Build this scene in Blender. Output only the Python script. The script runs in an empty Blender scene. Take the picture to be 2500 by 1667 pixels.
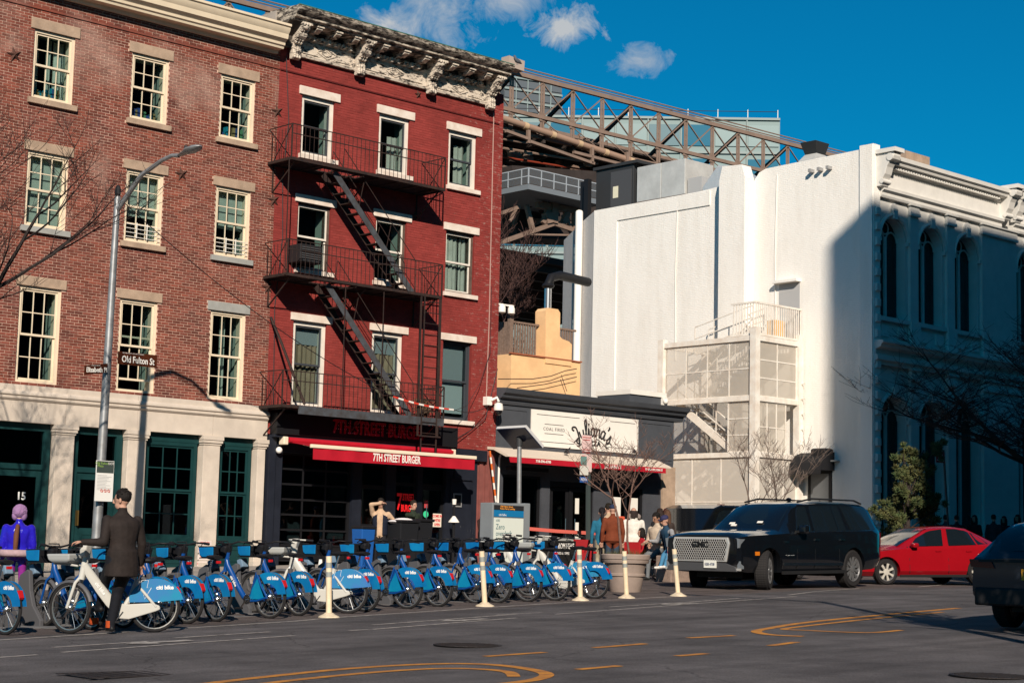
import bpy, bmesh, math, random
from mathutils import Vector, Matrix, noise
random.seed(7)
S = bpy.context.scene; COL = S.collection
R_ = math.radians
# ---------------------------------------------------------------- camera
YAW, PIT, ROL, FP = R_(43.08), R_(6.905), R_(1.335), 4265.0
CAM = Vector((0, -36, 1.56))
_f = Vector((math.sin(YAW)*math.cos(PIT), math.cos(YAW)*math.cos(PIT), math.sin(PIT)))
_r0 = Vector((math.cos(YAW), -math.sin(YAW), 0)); _u0 = _r0.cross(_f)
_r = _r0*math.cos(ROL)+_u0*math.sin(ROL); _u = -_r0*math.sin(ROL)+_u0*math.cos(ROL)
cd = bpy.data.cameras.new('camera'); cam = bpy.data.objects.new('camera', cd); COL.objects.link(cam)
cam.matrix_world = Matrix(((_r.x, _u.x, -_f.x, CAM.x), (_r.y, _u.y, -_f.y, CAM.y), (_r.z, _u.z, -_f.z, CAM.z), (0, 0, 0, 1)))
cd.sensor_width = 36; cd.sensor_fit = 'HORIZONTAL'; cd.lens = 36*FP/2500; cd.clip_end = 6000; cd.clip_start = .1
S.camera = cam
# ---------------------------------------------------------------- sky, sun, exposure
LDIR = Vector((.82, 1, -.70)).normalized()
SUN_EL = math.asin(-LDIR.z); SUN_AZ = math.atan2(-LDIR.x, -LDIR.y)
W = bpy.data.worlds.new('World'); S.world = W; W.use_nodes = True
W.cycles.sampling_method = 'MANUAL'; W.cycles.sample_map_resolution = 512
nt = W.node_tree; N = nt.nodes; Lk = nt.links
bg = N['Background']; bg.inputs[1].default_value = .086
sk = N.new('ShaderNodeTexSky'); sk.sky_type = 'NISHITA'; sk.sun_disc = False
sk.sun_elevation = SUN_EL; sk.sun_rotation = SUN_AZ; sk.air_density = 1.0; sk.dust_density = .3; sk.ozone_density = 3.0
def mixrgb(nt, a, b, f, mode='MIX'):
    m = nt.nodes.new('ShaderNodeMix'); m.data_type = 'RGBA'; m.blend_type = mode
    for s, v in ((0, f), (6, a), (7, b)):
        if isinstance(v, bpy.types.NodeSocket): nt.links.new(v, m.inputs[s])
        elif s == 0: m.inputs[0].default_value = v
        else: m.inputs[s].default_value = (*v, 1) if len(v) == 3 else v
    return m.outputs[2]
skyc = mixrgb(nt, sk.outputs[0], (.006, .545, .75), 1.0, 'MULTIPLY')
# thin fair-weather clouds: soft patches of noise placed by direction
tc = N.new('ShaderNodeTexCoord')
NZ = N.new('ShaderNodeTexNoise'); NZ.inputs['Scale'].default_value = 52; NZ.inputs['Detail'].default_value = 7; NZ.inputs['Roughness'].default_value = .66; NZ.inputs['Distortion'].default_value = .5
Lk.new(tc.outputs['Generated'], NZ.inputs['Vector'])
def cloud(direc, rad, seed, sx=1.0, dens=1.0):
    up = Vector((0, 0, 1)); d = direc.normalized(); rt = d.cross(up).normalized(); u2 = rt.cross(d)
    def dot(v):
        n = N.new('ShaderNodeVectorMath'); n.operation = 'DOT_PRODUCT'; Lk.new(tc.outputs['Generated'], n.inputs[0]); n.inputs[1].default_value = v; return n.outputs['Value']
    def m(op, a, b, clamp=False):
        n = N.new('ShaderNodeMath'); n.operation = op; n.use_clamp = clamp
        for i, v in enumerate((a, b)):
            if isinstance(v, bpy.types.NodeSocket): Lk.new(v, n.inputs[i])
            else: n.inputs[i].default_value = v
        return n.outputs[0]
    a = m('DIVIDE', dot(rt), rad*sx); b = m('DIVIDE', dot(u2), rad)
    r2 = m('SQRT', m('ADD', m('MULTIPLY', a, a), m('MULTIPLY', b, b)), 0)
    fall = m('SUBTRACT', 1.0, r2, True); front = m('GREATER_THAN', dot(d), .5)
    nz = NZ
    v = m('SUBTRACT', m('ADD', m('MULTIPLY', fall, .85), m('MULTIPLY', nz.outputs[0], 1.6)), 1.18)
    v = m('MULTIPLY', m('MULTIPLY', v, 3.2*dens, True), front)
    return v
def ray(px, py): return _r*((px-1250)/FP)-_u*((py-833.5)/FP)+_f
cl = None
for (px, py, rd, se, sx, dn) in ((1100, 30, .040, 3.1, 1.3, .42), (1390, 62, .021, 5.7, 1.8, .8), (1560, 145, .014, 8.2, 1.9, .4), (965, 66, .022, 1.3, 1.7, .55), (1250, -20, .030, 9.9, 1.8, .4)):
    c = cloud(ray(px, py), rd, se, sx, dn)
    if cl is None: cl = c
    else:
        n = N.new('ShaderNodeMath'); n.operation = 'MAXIMUM'; Lk.new(cl, n.inputs[0]); Lk.new(c, n.inputs[1]); cl = n.outputs[0]
skyc = mixrgb(nt, skyc, (5.0, 5.3, 5.6), cl)
Lk.new(skyc, bg.inputs[0])
sl = bpy.data.lights.new('sun', 'SUN'); so = bpy.data.objects.new('sun', sl); COL.objects.link(so)
sl.energy = 5.0; sl.angle = R_(.53); sl.color = (1.0, .88, .74)
so.rotation_euler = LDIR.to_track_quat('-Z', 'Y').to_euler(); so.location = (-30, -40, 40)
vs = S.view_settings; vs.view_transform = 'Standard'; vs.look = 'None'; vs.gamma = 1; vs.exposure = 0.22; vs.use_curve_mapping = False
S.cycles.max_bounces = 5; S.cycles.transparent_max_bounces = 12; S.cycles.caustics_reflective = False; S.cycles.caustics_refractive = False
# ---------------------------------------------------------------- pixel of the photograph -> point at a known real depth
def onY(px, py, Y=0.0):
    d = ray(px, py); return CAM+d*((Y-CAM.y)/d.y)
def onX(px, py, X):
    d = ray(px, py); return CAM+d*((X-CAM.x)/d.x)
def zr(x): return .0303*x if x < 30 else .909+.0125*(x-30)
KY = -4.4
def zg(x, y):                      # ground height: road, plaza, sidewalk
    z = zr(x)
    if y < KY: return z+.015*max(0, y+12)
    return z+.114+.15+.02*(y-KY)
def onG(px, py, dz=0.0):
    d = ray(px, py); t = 25.0
    for _ in range(60):
        p = CAM+d*t; t += (p.z-zg(p.x, p.y)-dz)/max(.02, -d.z+.03*d.x)*.6
    return CAM+d*t
# ---------------------------------------------------------------- materials
MATS = {}
def mat(name, rgb, rough=.6, metal=0.0, var=0.0, vs_=3.0, bump=0.0, bs=40.0, spec=.22, rand=0.0, island=False, rgb2=None, coat=0.0, emit=0.0, streak=0.0, ramp=(.35, .68)):
    if name in MATS: return MATS[name]
    m = bpy.data.materials.new(name); m.use_nodes = True; nt = m.node_tree; b = nt.nodes['Principled BSDF']
    b.inputs['Roughness'].default_value = rough; b.inputs['Metallic'].default_value = metal
    b.inputs['Specular IOR Level'].default_value = spec; b.inputs['Coat Weight'].default_value = coat
    b.inputs['Coat Roughness'].default_value = .05
    c = rgb
    geo = nt.nodes.new('ShaderNodeNewGeometry'); pos = geo.outputs['Position']
    if var or rgb2:
        nz = nt.nodes.new('ShaderNodeTexNoise'); nz.inputs['Scale'].default_value = vs_; nz.inputs['Detail'].default_value = 6; nz.inputs['Roughness'].default_value = .65
        if streak:
            mp = nt.nodes.new('ShaderNodeMapping'); mp.inputs['Scale'].default_value = (1, 1, streak); nt.links.new(pos, mp.inputs[0]); nt.links.new(mp.outputs[0], nz.inputs['Vector'])
        else: nt.links.new(pos, nz.inputs['Vector'])
        rp = nt.nodes.new('ShaderNodeValToRGB'); rp.color_ramp.elements[0].position = ramp[0]; rp.color_ramp.elements[1].position = ramp[1]
        nt.links.new(nz.outputs[0], rp.inputs[0])
        if rgb2: c = mixrgb(nt, rgb, rgb2, rp.outputs[0])
        else: c = mixrgb(nt, tuple(v*(1-var) for v in rgb), tuple(min(1, v*(1+var)) for v in rgb), rp.outputs[0])
    if rand:
        if island: rs = geo.outputs['Random Per Island']
        else: rs = nt.nodes.new('ShaderNodeObjectInfo').outputs['Random']
        r2 = nt.nodes.new('ShaderNodeMapRange'); r2.inputs[3].default_value = 1-rand; r2.inputs[4].default_value = 1+rand; nt.links.new(rs, r2.inputs[0])
        cc = nt.nodes.new('ShaderNodeCombineColor')
        for i in range(3): nt.links.new(r2.outputs[0], cc.inputs[i])
        c = mixrgb(nt, c, cc.outputs[0], 1.0, 'MULTIPLY')
    if isinstance(c, bpy.types.NodeSocket): nt.links.new(c, b.inputs['Base Color'])
    else: b.inputs['Base Color'].default_value = (*c, 1)
    if bump:
        n2 = nt.nodes.new('ShaderNodeTexNoise'); n2.inputs['Scale'].default_value = bs; n2.inputs['Detail'].default_value = 5; nt.links.new(pos, n2.inputs['Vector'])
        bp = nt.nodes.new('ShaderNodeBump'); bp.inputs['Strength'].default_value = bump; bp.inputs['Distance'].default_value = .02
        nt.links.new(n2.outputs[0], bp.inputs['Height']); nt.links.new(bp.outputs[0], b.inputs['Normal'])
    if emit:
        b.inputs['Emission Color'].default_value = (*rgb, 1); b.inputs['Emission Strength'].default_value = emit
    MATS[name] = m; return m
def glassmat(name, tint=(.75, .82, .82), refl=1.5, rough=.02, fmin=.05):
    if name in MATS: return MATS[name]
    m = bpy.data.materials.new(name); m.use_nodes = True; nt = m.node_tree; nt.nodes.clear()
    out = nt.nodes.new('ShaderNodeOutputMaterial'); mx = nt.nodes.new('ShaderNodeMixShader'); t = nt.nodes.new('ShaderNodeBsdfTransparent'); g = nt.nodes.new('ShaderNodeBsdfGlossy')
    t.inputs[0].default_value = (*tint, 1); g.inputs['Roughness'].default_value = rough; g.inputs[0].default_value = (.9, .95, 1, 1)
    lw = nt.nodes.new('ShaderNodeLayerWeight'); lw.inputs[0].default_value = .5
    pw = nt.nodes.new('ShaderNodeMath'); pw.operation = 'POWER'; nt.links.new(lw.outputs['Facing'], pw.inputs[0]); pw.inputs[1].default_value = 4.0
    fr = nt.nodes.new('ShaderNodeMath'); fr.operation = 'MULTIPLY_ADD'; nt.links.new(pw.outputs[0], fr.inputs[0]); fr.inputs[1].default_value = .9; fr.inputs[2].default_value = fmin*.7
    nt.links.new(fr.outputs[0], mx.inputs[0]); nt.links.new(t.outputs[0], mx.inputs[1]); nt.links.new(g.outputs[0], mx.inputs[2]); nt.links.new(mx.outputs[0], out.inputs[0])
    MATS[name] = m; return m
def screenmat(name, rgb, alpha, rgb2=None):           # perforated sheet / mesh netting: part solid, part open
    if name in MATS: return MATS[name]
    m = bpy.data.materials.new(name); m.use_nodes = True; nt = m.node_tree; b = nt.nodes['Principled BSDF']
    b.inputs['Base Color'].default_value = (*rgb, 1); b.inputs['Roughness'].default_value = .7; b.inputs['Alpha'].default_value = alpha
    MATS[name] = m; return m
# ---------------------------------------------------------------- mesh builder
ORG = {}
class MB:
    def __init__(s): s.v = []; s.f = []
    def add(s, vs, fs):
        o = len(s.v); s.v += [Vector(v) for v in vs]; s.f += [tuple(i+o for i in f) for f in fs]; return s
    def box(s, x0, x1, y0, y1, z0, z1):
        return s.add([(x0, y0, z0), (x1, y0, z0), (x1, y1, z0), (x0, y1, z0), (x0, y0, z1), (x1, y0, z1), (x1, y1, z1), (x0, y1, z1)],
                     [(0, 3, 2, 1), (4, 5, 6, 7), (0, 1, 5, 4), (1, 2, 6, 5), (2, 3, 7, 6), (3, 0, 4, 7)])
    def obox(s, c, sz, M=None):
        M = M or Matrix.Identity(3); c = Vector(c); o = []
        for z in (-.5, .5):
            for x, y in ((-.5, -.5), (.5, -.5), (.5, .5), (-.5, .5)): o.append(c+M@Vector((x*sz[0], y*sz[1], z*sz[2])))
        return s.add(o, [(0, 3, 2, 1), (4, 5, 6, 7), (0, 1, 5, 4), (1, 2, 6, 5), (2, 3, 7, 6), (3, 0, 4, 7)])
    def bar(s, p, q, w, h, up=(0, 0, 1)):
        p = Vector(p); q = Vector(q); d = q-p; L = d.length
        if L < 1e-6: return s
        d /= L; up = Vector(up)
        if abs(d.dot(up)) > .99: up = Vector((0, 1, 0))
        sd = d.cross(up).normalized(); u = sd.cross(d)
        return s.obox((p+q)/2, (L, w, h), Matrix((d, sd, u)).transposed())
    def loft(s, rings, cap0=True, cap1=True, closed=True):
        n = len(rings[0]); o = len(s.v); m = len(rings)
        for r in rings: s.v += [Vector(p) for p in r]
        for i in range(m-1):
            for j in range(n if closed else n-1):
                k = (j+1) % n; s.f.append((o+i*n+j, o+i*n+k, o+(i+1)*n+k, o+(i+1)*n+j))
        if cap0: s.f.append(tuple(o+j for j in reversed(range(n))))
        if cap1: s.f.append(tuple(o+(m-1)*n+j for j in range(n)))
        return s
    def path(s, pts, r, n=6, cap=True, closed=False):
        pts = [Vector(p) for p in pts]; m = len(pts); rs = r if isinstance(r, (list, tuple)) else [r]*m
        rings = []; nrm = None
        for i, p in enumerate(pts):
            a = pts[i-1] if (i > 0 or closed) else p; b = pts[(i+1) % m] if (i < m-1 or closed) else p
            t = (b-a).normalized()
            if nrm is None:
                nrm = t.cross(Vector((0, 0, 1)))
                if nrm.length < .05: nrm = t.cross(Vector((0, 1, 0)))
            nrm = (nrm-t*nrm.dot(t)).normalized(); bn = t.cross(nrm)
            rings.append([p+(nrm*math.cos(2*math.pi*k/n)+bn*math.sin(2*math.pi*k/n))*rs[i] for k in range(n)])
        if closed: rings.append(rings[0]); cap = False
        return s.loft(rings, cap, cap)
    def tube(s, p, q, r, n=8, r2=None): return s.path([p, q], [r, r if r2 is None else r2], n)
    def prism(s, poly, pl, a, b):
        mk = {'xz': lambda u, v, w: (u, w, v), 'yz': lambda u, v, w: (w, u, v), 'xy': lambda u, v, w: (u, v, w)}[pl]; n = len(poly)
        return s.add([mk(u, v, a) for u, v in poly]+[mk(u, v, b) for u, v in poly],
                     [tuple(range(n)), tuple(reversed(range(n, 2*n)))]+[(i, n+i, n+(i+1) % n, (i+1) % n) for i in range(n)])
    def lathe(s, prof, c, n=16, ax='z', cap=True):
        c = Vector(c); rings = []
        for r, h in prof:
            ring = []
            for k in range(n):
                a = 2*math.pi*k/n; u, v = r*math.cos(a), r*math.sin(a)
                ring.append(c+Vector({'z': (u, v, h), 'y': (u, h, v), 'x': (h, u, v)}[ax]))
            rings.append(ring)
        return s.loft(rings, cap, cap)
    def ell(s, c, r, n=10, m=7, M=None):
        c = Vector(c); rr = r if isinstance(r, (tuple, list)) else (r, r, r); rings = []
        for i in range(m+1):
            th = math.pi*min(max(i/m, .02), .98); ring = []
            for k in range(n):
                a = 2*math.pi*k/n; p = Vector((rr[0]*math.sin(th)*math.cos(a), rr[1]*math.sin(th)*math.sin(a), -rr[2]*math.cos(th)))
                ring.append(c+(M@p if M else p))
            rings.append(ring)
        return s.loft(rings)
    def xf(s, M):
        s.v = [M@v for v in s.v]; return s
    def join(s, o, M=None): return s.add([M@v for v in o.v] if M else o.v, o.f)
    def mesh(s, name, m=None, org=Vector((0, 0, 0)), smooth=None, recalc=False):
        me = bpy.data.meshes.new(name); me.from_pydata([tuple(v-org) for v in s.v], [], s.f)
        if recalc:
            bm = bmesh.new(); bm.from_mesh(me); bmesh.ops.recalc_face_normals(bm, faces=bm.faces); bm.to_mesh(me); bm.free()
        if m: me.materials.append(m)
        if smooth is not None:
            me.polygons.foreach_set('use_smooth', [True]*len(me.polygons))
            if smooth: me.set_sharp_from_angle(angle=R_(smooth))
        me.update(); return me
    def build(s, name, m, parent=None, smooth=None, bevel=0, recalc=False, label=None, kind=None):
        org = ORG.get(parent, Vector((0, 0, 0))) if parent else Vector((0, 0, 0))
        o = bpy.data.objects.new(name, s.mesh(name, m, org, smooth, recalc)); COL.objects.link(o)
        if parent: o.parent = parent
        ORG[o] = org
        if bevel:
            b = o.modifiers.new('b', 'BEVEL'); b.width = bevel; b.segments = 2; b.limit_method = 'ANGLE'; b.angle_limit = R_(40)
        if label: o['label'] = label
        if kind: o['kind'] = kind
        return o
def tag(o, label, cat, group=None, kind=None):
    o['label'] = label
    if cat: o['category'] = cat
    if group: o['group'] = group
    if kind: o['kind'] = kind
    return o
def thing(name, label, cat, loc=(0, 0, 0), group=None, local=False, rz=0.0):
    o = bpy.data.objects.new(name, None); COL.objects.link(o); o.location = loc; o.rotation_euler = (0, 0, rz); o.empty_display_size = .2
    tag(o, label, cat, group)
    ORG[o] = Vector((0, 0, 0)) if local else Vector(loc)
    return o
def piece(name, me, parent, loc, rot=None):           # alike pieces sharing one mesh; loc in world unless parent is local
    o = bpy.data.objects.new(name, me); COL.objects.link(o); o.parent = parent; o.location = Vector(loc)-ORG[parent]
    if rot: o.rotation_euler = rot
    return o
def struct(o): o['kind'] = 'structure'; return o
KIDS = {}
def dup(o, parent=None, label=None):
    c = o.copy(); COL.objects.link(c)
    if parent: c.parent = parent
    for ch in [k for k in o.children]: dup(ch, c)
    if label: c['label'] = label
    return c
_TX = {}
def textmesh(s, size=1.0, off=0.0, ext=.004, sx=1.0, shear=0.0, space=1.0, align='CENTER'):
    cu = bpy.data.curves.new('t', 'FONT'); cu.body = s; cu.size = size; cu.extrude = ext; cu.offset = off; cu.align_x = align; cu.align_y = 'CENTER'; cu.shear = shear; cu.space_character = space; cu.resolution_u = 2
    o = bpy.data.objects.new('t', cu); COL.objects.link(o)
    me = bpy.data.meshes.new_from_object(o.evaluated_get(bpy.context.evaluated_depsgraph_get()))
    bpy.data.objects.remove(o); bpy.data.curves.remove(cu)
    if sx != 1.0:
        for v in me.vertices: v.co.x *= sx
    return me
def text(name, s, size, m, parent, loc, right=(1, 0, 0), up=(0, 0, 1), off=0.0, ext=.004, sx=1.0, shear=0.0, space=1.0, align='CENTER', label=None):
    me = textmesh(s, size, off, ext, sx, shear, space, align); me.materials.clear(); me.materials.append(m)
    o = bpy.data.objects.new(name, me); COL.objects.link(o)
    r = Vector(right).normalized(); u = Vector(up).normalized(); n = r.cross(u)
    org = ORG.get(parent, Vector((0, 0, 0))) if parent else Vector((0, 0, 0)); p = Vector(loc)-org
    o.matrix_local = Matrix(((r.x, u.x, n.x, p.x), (r.y, u.y, n.y, p.y), (r.z, u.z, n.z, p.z), (0, 0, 0, 1)))
    if parent: o.parent = parent; ORG[o] = org
    if label: o['label'] = label
    return o
def ev(o, keep=False):           # evaluated mesh of an object with modifiers; removes the helper object
    me = bpy.data.meshes.new_from_object(o.evaluated_get(bpy.context.evaluated_depsgraph_get()))
    if not keep: bpy.data.objects.remove(o)
    return me
# ================================================================ GROUND
asph = mat('asphalt', (.098, .089, .090), .88, var=.34, vs_=.7, bump=.5, bs=140, spec=.25)
def asphalt_detail(m):
    nt = m.node_tree; b = nt.nodes['Principled BSDF']; src = b.inputs['Base Color'].links[0].from_socket
    g = nt.nodes.new('ShaderNodeNewGeometry')
    n1 = nt.nodes.new('ShaderNodeTexNoise'); n1.inputs['Scale'].default_value = 55; n1.inputs['Detail'].default_value = 3; nt.links.new(g.outputs['Position'], n1.inputs['Vector'])
    r1 = nt.nodes.new('ShaderNodeMapRange'); r1.inputs[1].default_value = .3; r1.inputs[2].default_value = .7; r1.inputs[3].default_value = .62; r1.inputs[4].default_value = 1.38; nt.links.new(n1.outputs[0], r1.inputs[0])
    mp = nt.nodes.new('ShaderNodeMapping'); mp.inputs['Scale'].default_value = (.12, 1.6, 1); nt.links.new(g.outputs['Position'], mp.inputs[0])
    n2 = nt.nodes.new('ShaderNodeTexNoise'); n2.inputs['Scale'].default_value = 1.3; n2.inputs['Detail'].default_value = 4; nt.links.new(mp.outputs[0], n2.inputs['Vector'])
    r2 = nt.nodes.new('ShaderNodeMapRange'); r2.inputs[1].default_value = .3; r2.inputs[2].default_value = .7; r2.inputs[3].default_value = .8; r2.inputs[4].default_value = 1.18; nt.links.new(n2.outputs[0], r2.inputs[0])
    vo = nt.nodes.new('ShaderNodeTexVoronoi'); vo.feature = 'DISTANCE_TO_EDGE'; vo.inputs['Scale'].default_value = .28; vo.inputs['Randomness'].default_value = 1
    n3 = nt.nodes.new('ShaderNodeTexNoise'); n3.inputs['Scale'].default_value = 2.5; n3.inputs['Detail'].default_value = 5; nt.links.new(g.outputs['Position'], n3.inputs['Vector'])
    wv = mixrgb(nt, g.outputs['Position'], n3.outputs[1], .35, 'ADD'); nt.links.new(wv, vo.inputs['Vector'])
    r3 = nt.nodes.new('ShaderNodeMapRange'); r3.inputs[1].default_value = .0; r3.inputs[2].default_value = .006; r3.inputs[3].default_value = .55; r3.inputs[4].default_value = 1; nt.links.new(vo.outputs['Distance'], r3.inputs[0])
    def mul(a, bb):
        n = nt.nodes.new('ShaderNodeMath'); n.operation = 'MULTIPLY'; nt.links.new(a, n.inputs[0]); nt.links.new(bb, n.inputs[1]); return n.outputs[0]
    k = mul(mul(r1.outputs[0], r2.outputs[0]), r3.outputs[0]); cc = nt.nodes.new('ShaderNodeCombineColor')
    for i in range(3): nt.links.new(k, cc.inputs[i])
    nt.links.new(mixrgb(nt, src, cc.outputs[0], 1.0, 'MULTIPLY'), b.inputs['Base Color'])
asphalt_detail(asph)
plz = mat('plaza', (.105, .086, .082), .9, var=.2, vs_=1.2, bump=.4, bs=120, spec=.2); asphalt_detail(plz)
conc = mat('concrete', (.34, .30, .265), .85, var=.18, vs_=1.5, bump=.25, bs=60)
XS = [-60, -20, 0, 10, 20, 30, 34, 40, 50, 70, 120, 400, 1500]
def sheet(name, m, ya, yb, dz, xs=XS):
    b = MB(); n = len(xs)
    for x in xs:
        for f in (ya, yb):
            y = f(x) if callable(f) else f
            b.v.append(Vector((x, y, (zr(x)+.015*max(0, y+12) if y <= KY+1e-6 else zg(x, y))+dz)))
    for i in range(n-1): b.f.append((2*i, 2*i+2, 2*i+3, 2*i+1))
    return struct(b.build(name, m))
def LN(x): return -15.05+.105*(x-10.6)          # white edge line of the carriageway
g = MB(); g.add([(-1500, -1500, -4), (3000, -1500, -4), (3000, 3000, -4), (-1500, 3000, -4)], [(0, 1, 2, 3)])
struct(g.build('ground', mat('soil', (.12, .11, .10), .9, var=.1)))
sheet('road', asph, -400, lambda x: LN(x)+.2 if x < 60 else -9.9, 0)
sheet('plaza', plz, lambda x: LN(x)+.2 if x < 60 else -9.9, KY, 0)
sw = sheet('sidewalk', mat('sidewalk_bed', (.16, .14, .13), .9), KY+.1499, 40, -.03)
kb = MB()
for i in range(len(XS)-1):
    a, c = XS[i], XS[i+1]; za, zc = zg(a, KY-1e-4), zg(c, KY-1e-4)
    kb.add([(a, KY, za-.1), (c, KY, zc-.1), (c, KY+.15, zc-.1), (a, KY+.15, za-.1), (a, KY, za+.15), (c, KY, zc+.15), (c, KY+.15, zc+.15), (a, KY+.15, za+.15)], [(0, 1, 5, 4), (4, 5, 6, 7), (3, 7, 6, 2)])
struct(kb.build('kerb', conc))
slab = MB().box(-.745, .745, -.695, .695, -.08, 0).mesh('paving_slab', conc)
for i in range(30):
    for j in range(3):
        x = 14.2+i*1.5; y = KY+.16+.7+j*1.41
        p = piece('paving_slab', slab, sw, (x, y, zg(x, y)-.002+random.uniform(-.004, .004)), (R_(1.1), -math.atan(.0303 if x < 30 else .0125), 0))
# painted lines -------------------------------------------------
white = mat('road_paint_white', (.46, .42, .38), .8, rgb2=(.16, .145, .14), vs_=9.0, bump=.2, bs=90)
yel = mat('road_paint_yellow', (.60, .25, .035), .8, rgb2=(.30, .13, .05), vs_=5.0, bump=.2, bs=90)
def stripe(pts, w, m, name='lane_line', px=True):
    P = [onG(*p) for p in pts] if px else [Vector(p) for p in pts]; b = MB(); n = len(P)
    if n == 2: P = [P[0].lerp(P[1], k/6) for k in range(7)]; n = 7
    for i, p in enumerate(P):
        t = (P[min(i+1, n-1)]-P[max(i-1, 0)]); t.z = 0; s = Vector((-t.y, t.x, 0)).normalized()
        for sg in (-1, 1):
            q = p+s*(sg*w/2); b.v.append(Vector((q.x, q.y, zg(q.x, q.y)+.005)))
    for i in range(n-1): b.f.append((2*i, 2*i+1, 2*i+3, 2*i+2))
    return struct(b.build(name, m))
stripe([(-60, 1566), (0, 1562), (360, 1539), (719, 1516), (820, 1507), (1260, 1478), (1485, 1464), (1700, 1453)], .10, white)
for seg in ([(128, 1580), (361, 1565)], [(425, 1557), (659, 1542)], [(910, 1525), (1260, 1499)], [(1488, 1481), (1700, 1468), (1805, 1460)], [(1925, 1452), (2097, 1436)]): stripe(seg, .085, white)
for seg in ([(-40, 1607), (91, 1598)], [(151, 1592), (719, 1551)], [(852, 1539), (901, 1536)], [(908, 1536), (1260, 1508)], [(1213, 1500), (1324, 1495)], [(1357, 1499), (1700, 1473), (1925, 1457), (2368, 1422), (2500, 1413)]): stripe(seg, .085, white)
for cx, cy in ((383, 1568), (1130, 1514), (1655, 1474)):       # worn cycle-lane arrows
    b = MB(); c = onG(cx, cy)
    b.add([(c.x+u, c.y+v, zg(c.x+u, c.y+v)+.009) for u, v in ((-.45, .0), (-.1, .26), (-.05, .10), (.5, .12), (.5, -.08), (-.06, -.10), (-.1, -.24))], [(0, 1, 2, 3, 4, 5, 6)])
    struct(b.build('lane_arrow', white))
def ysm(pts, n=4):
    o = []
    for i in range(len(pts)-1):
        p0, p1, p2, p3 = [Vector(pts[min(max(i+k, 0), len(pts)-1)]) for k in (-1, 0, 1, 2)]
        for k in range(n):
            t = k/n; o.append(.5*((2*p1)+(p2-p0)*t+(2*p0-5*p1+4*p2-p3)*t*t+(3*p1-p0-3*p2+p3)*t**3))
    return [tuple(p) for p in o]+[pts[-1]]
stripe(ysm([(380, 1684), (620, 1655), (850, 1632), (1040, 1621), (1180, 1621), (1285, 1632), (1335, 1646), (1300, 1660), (1200, 1672)]), .15, yel, 'median_line')
stripe(ysm([(470, 1690), (700, 1662), (900, 1642), (1060, 1632), (1170, 1633), (1240, 1640), (1255, 1652)]), .13, yel, 'median_line')
stripe(ysm([(2340, 1484), (2150, 1501), (1970, 1519), (1880, 1533), (1846, 1541), (1880, 1549), (1960, 1553)]), .15, yel, 'median_line')
stripe(ysm([(2300, 1494), (2150, 1508), (2000, 1524), (1915, 1535), (1960, 1538), (2115, 1544), (2200, 1538)]), .12, yel, 'median_line')
for seg in ([(1185, 1602), (1330, 1592)], [(1410, 1634), (1512, 1625)], [(1652, 1601), (1725, 1595)], [(1680, 1557), (1792, 1551)], [(1450, 1581), (1575, 1571)], [(1880, 1576), (1945, 1567)]): stripe(seg, .13, yel, 'median_dash')
iron = mat('cast_iron', (.035, .03, .03), .6, metal=.3, bump=.6, bs=60)
def manhole(px, py, r, label):
    c = onG(px, py); t = thing('manhole_cover', label, 'manhole cover', c)
    b = MB().lathe([(r, .002), (r, .012), (r*.93, .012), (r*.93, .006)], c, 28); b.build('rim', iron, t)
    d = MB().lathe([(r*.92, .004), (r*.92, .010)], c, 28); d.build('cover', iron, t)
    e = MB()
    for k in range(-4, 5):
        h = math.sqrt(max(0, .75-(k/5)**2))*r; e.box(c.x-h, c.x+h, c.y+k*r/5-.012, c.y+k*r/5+.012, c.z+.010, c.z+.017)
    e.build('tread_bars', iron, t)
manhole(1142, 1575, .42, 'round iron manhole cover between the yellow dashes in the road')
manhole(2418, 1650, .40, 'round iron manhole cover at the bottom right corner of the road')
c = onG(289, 1647); t = thing('drain_grate', 'small rectangular iron grate in the road below the man and bike', 'grate', c)
b = MB()
for k in range(7): b.box(c.x-.42+k*.14-.03, c.x-.42+k*.14+.03, c.y-.28, c.y+.28, c.z+.004, c.z+.014)
b.build('grate_bars', iron, t)
for yy in (-.34, .28): MB().box(c.x-.5, c.x+.5, c.y+yy, c.y+yy+.06, c.z+.003, c.z+.012).build('grate_frame', iron, t)

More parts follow.
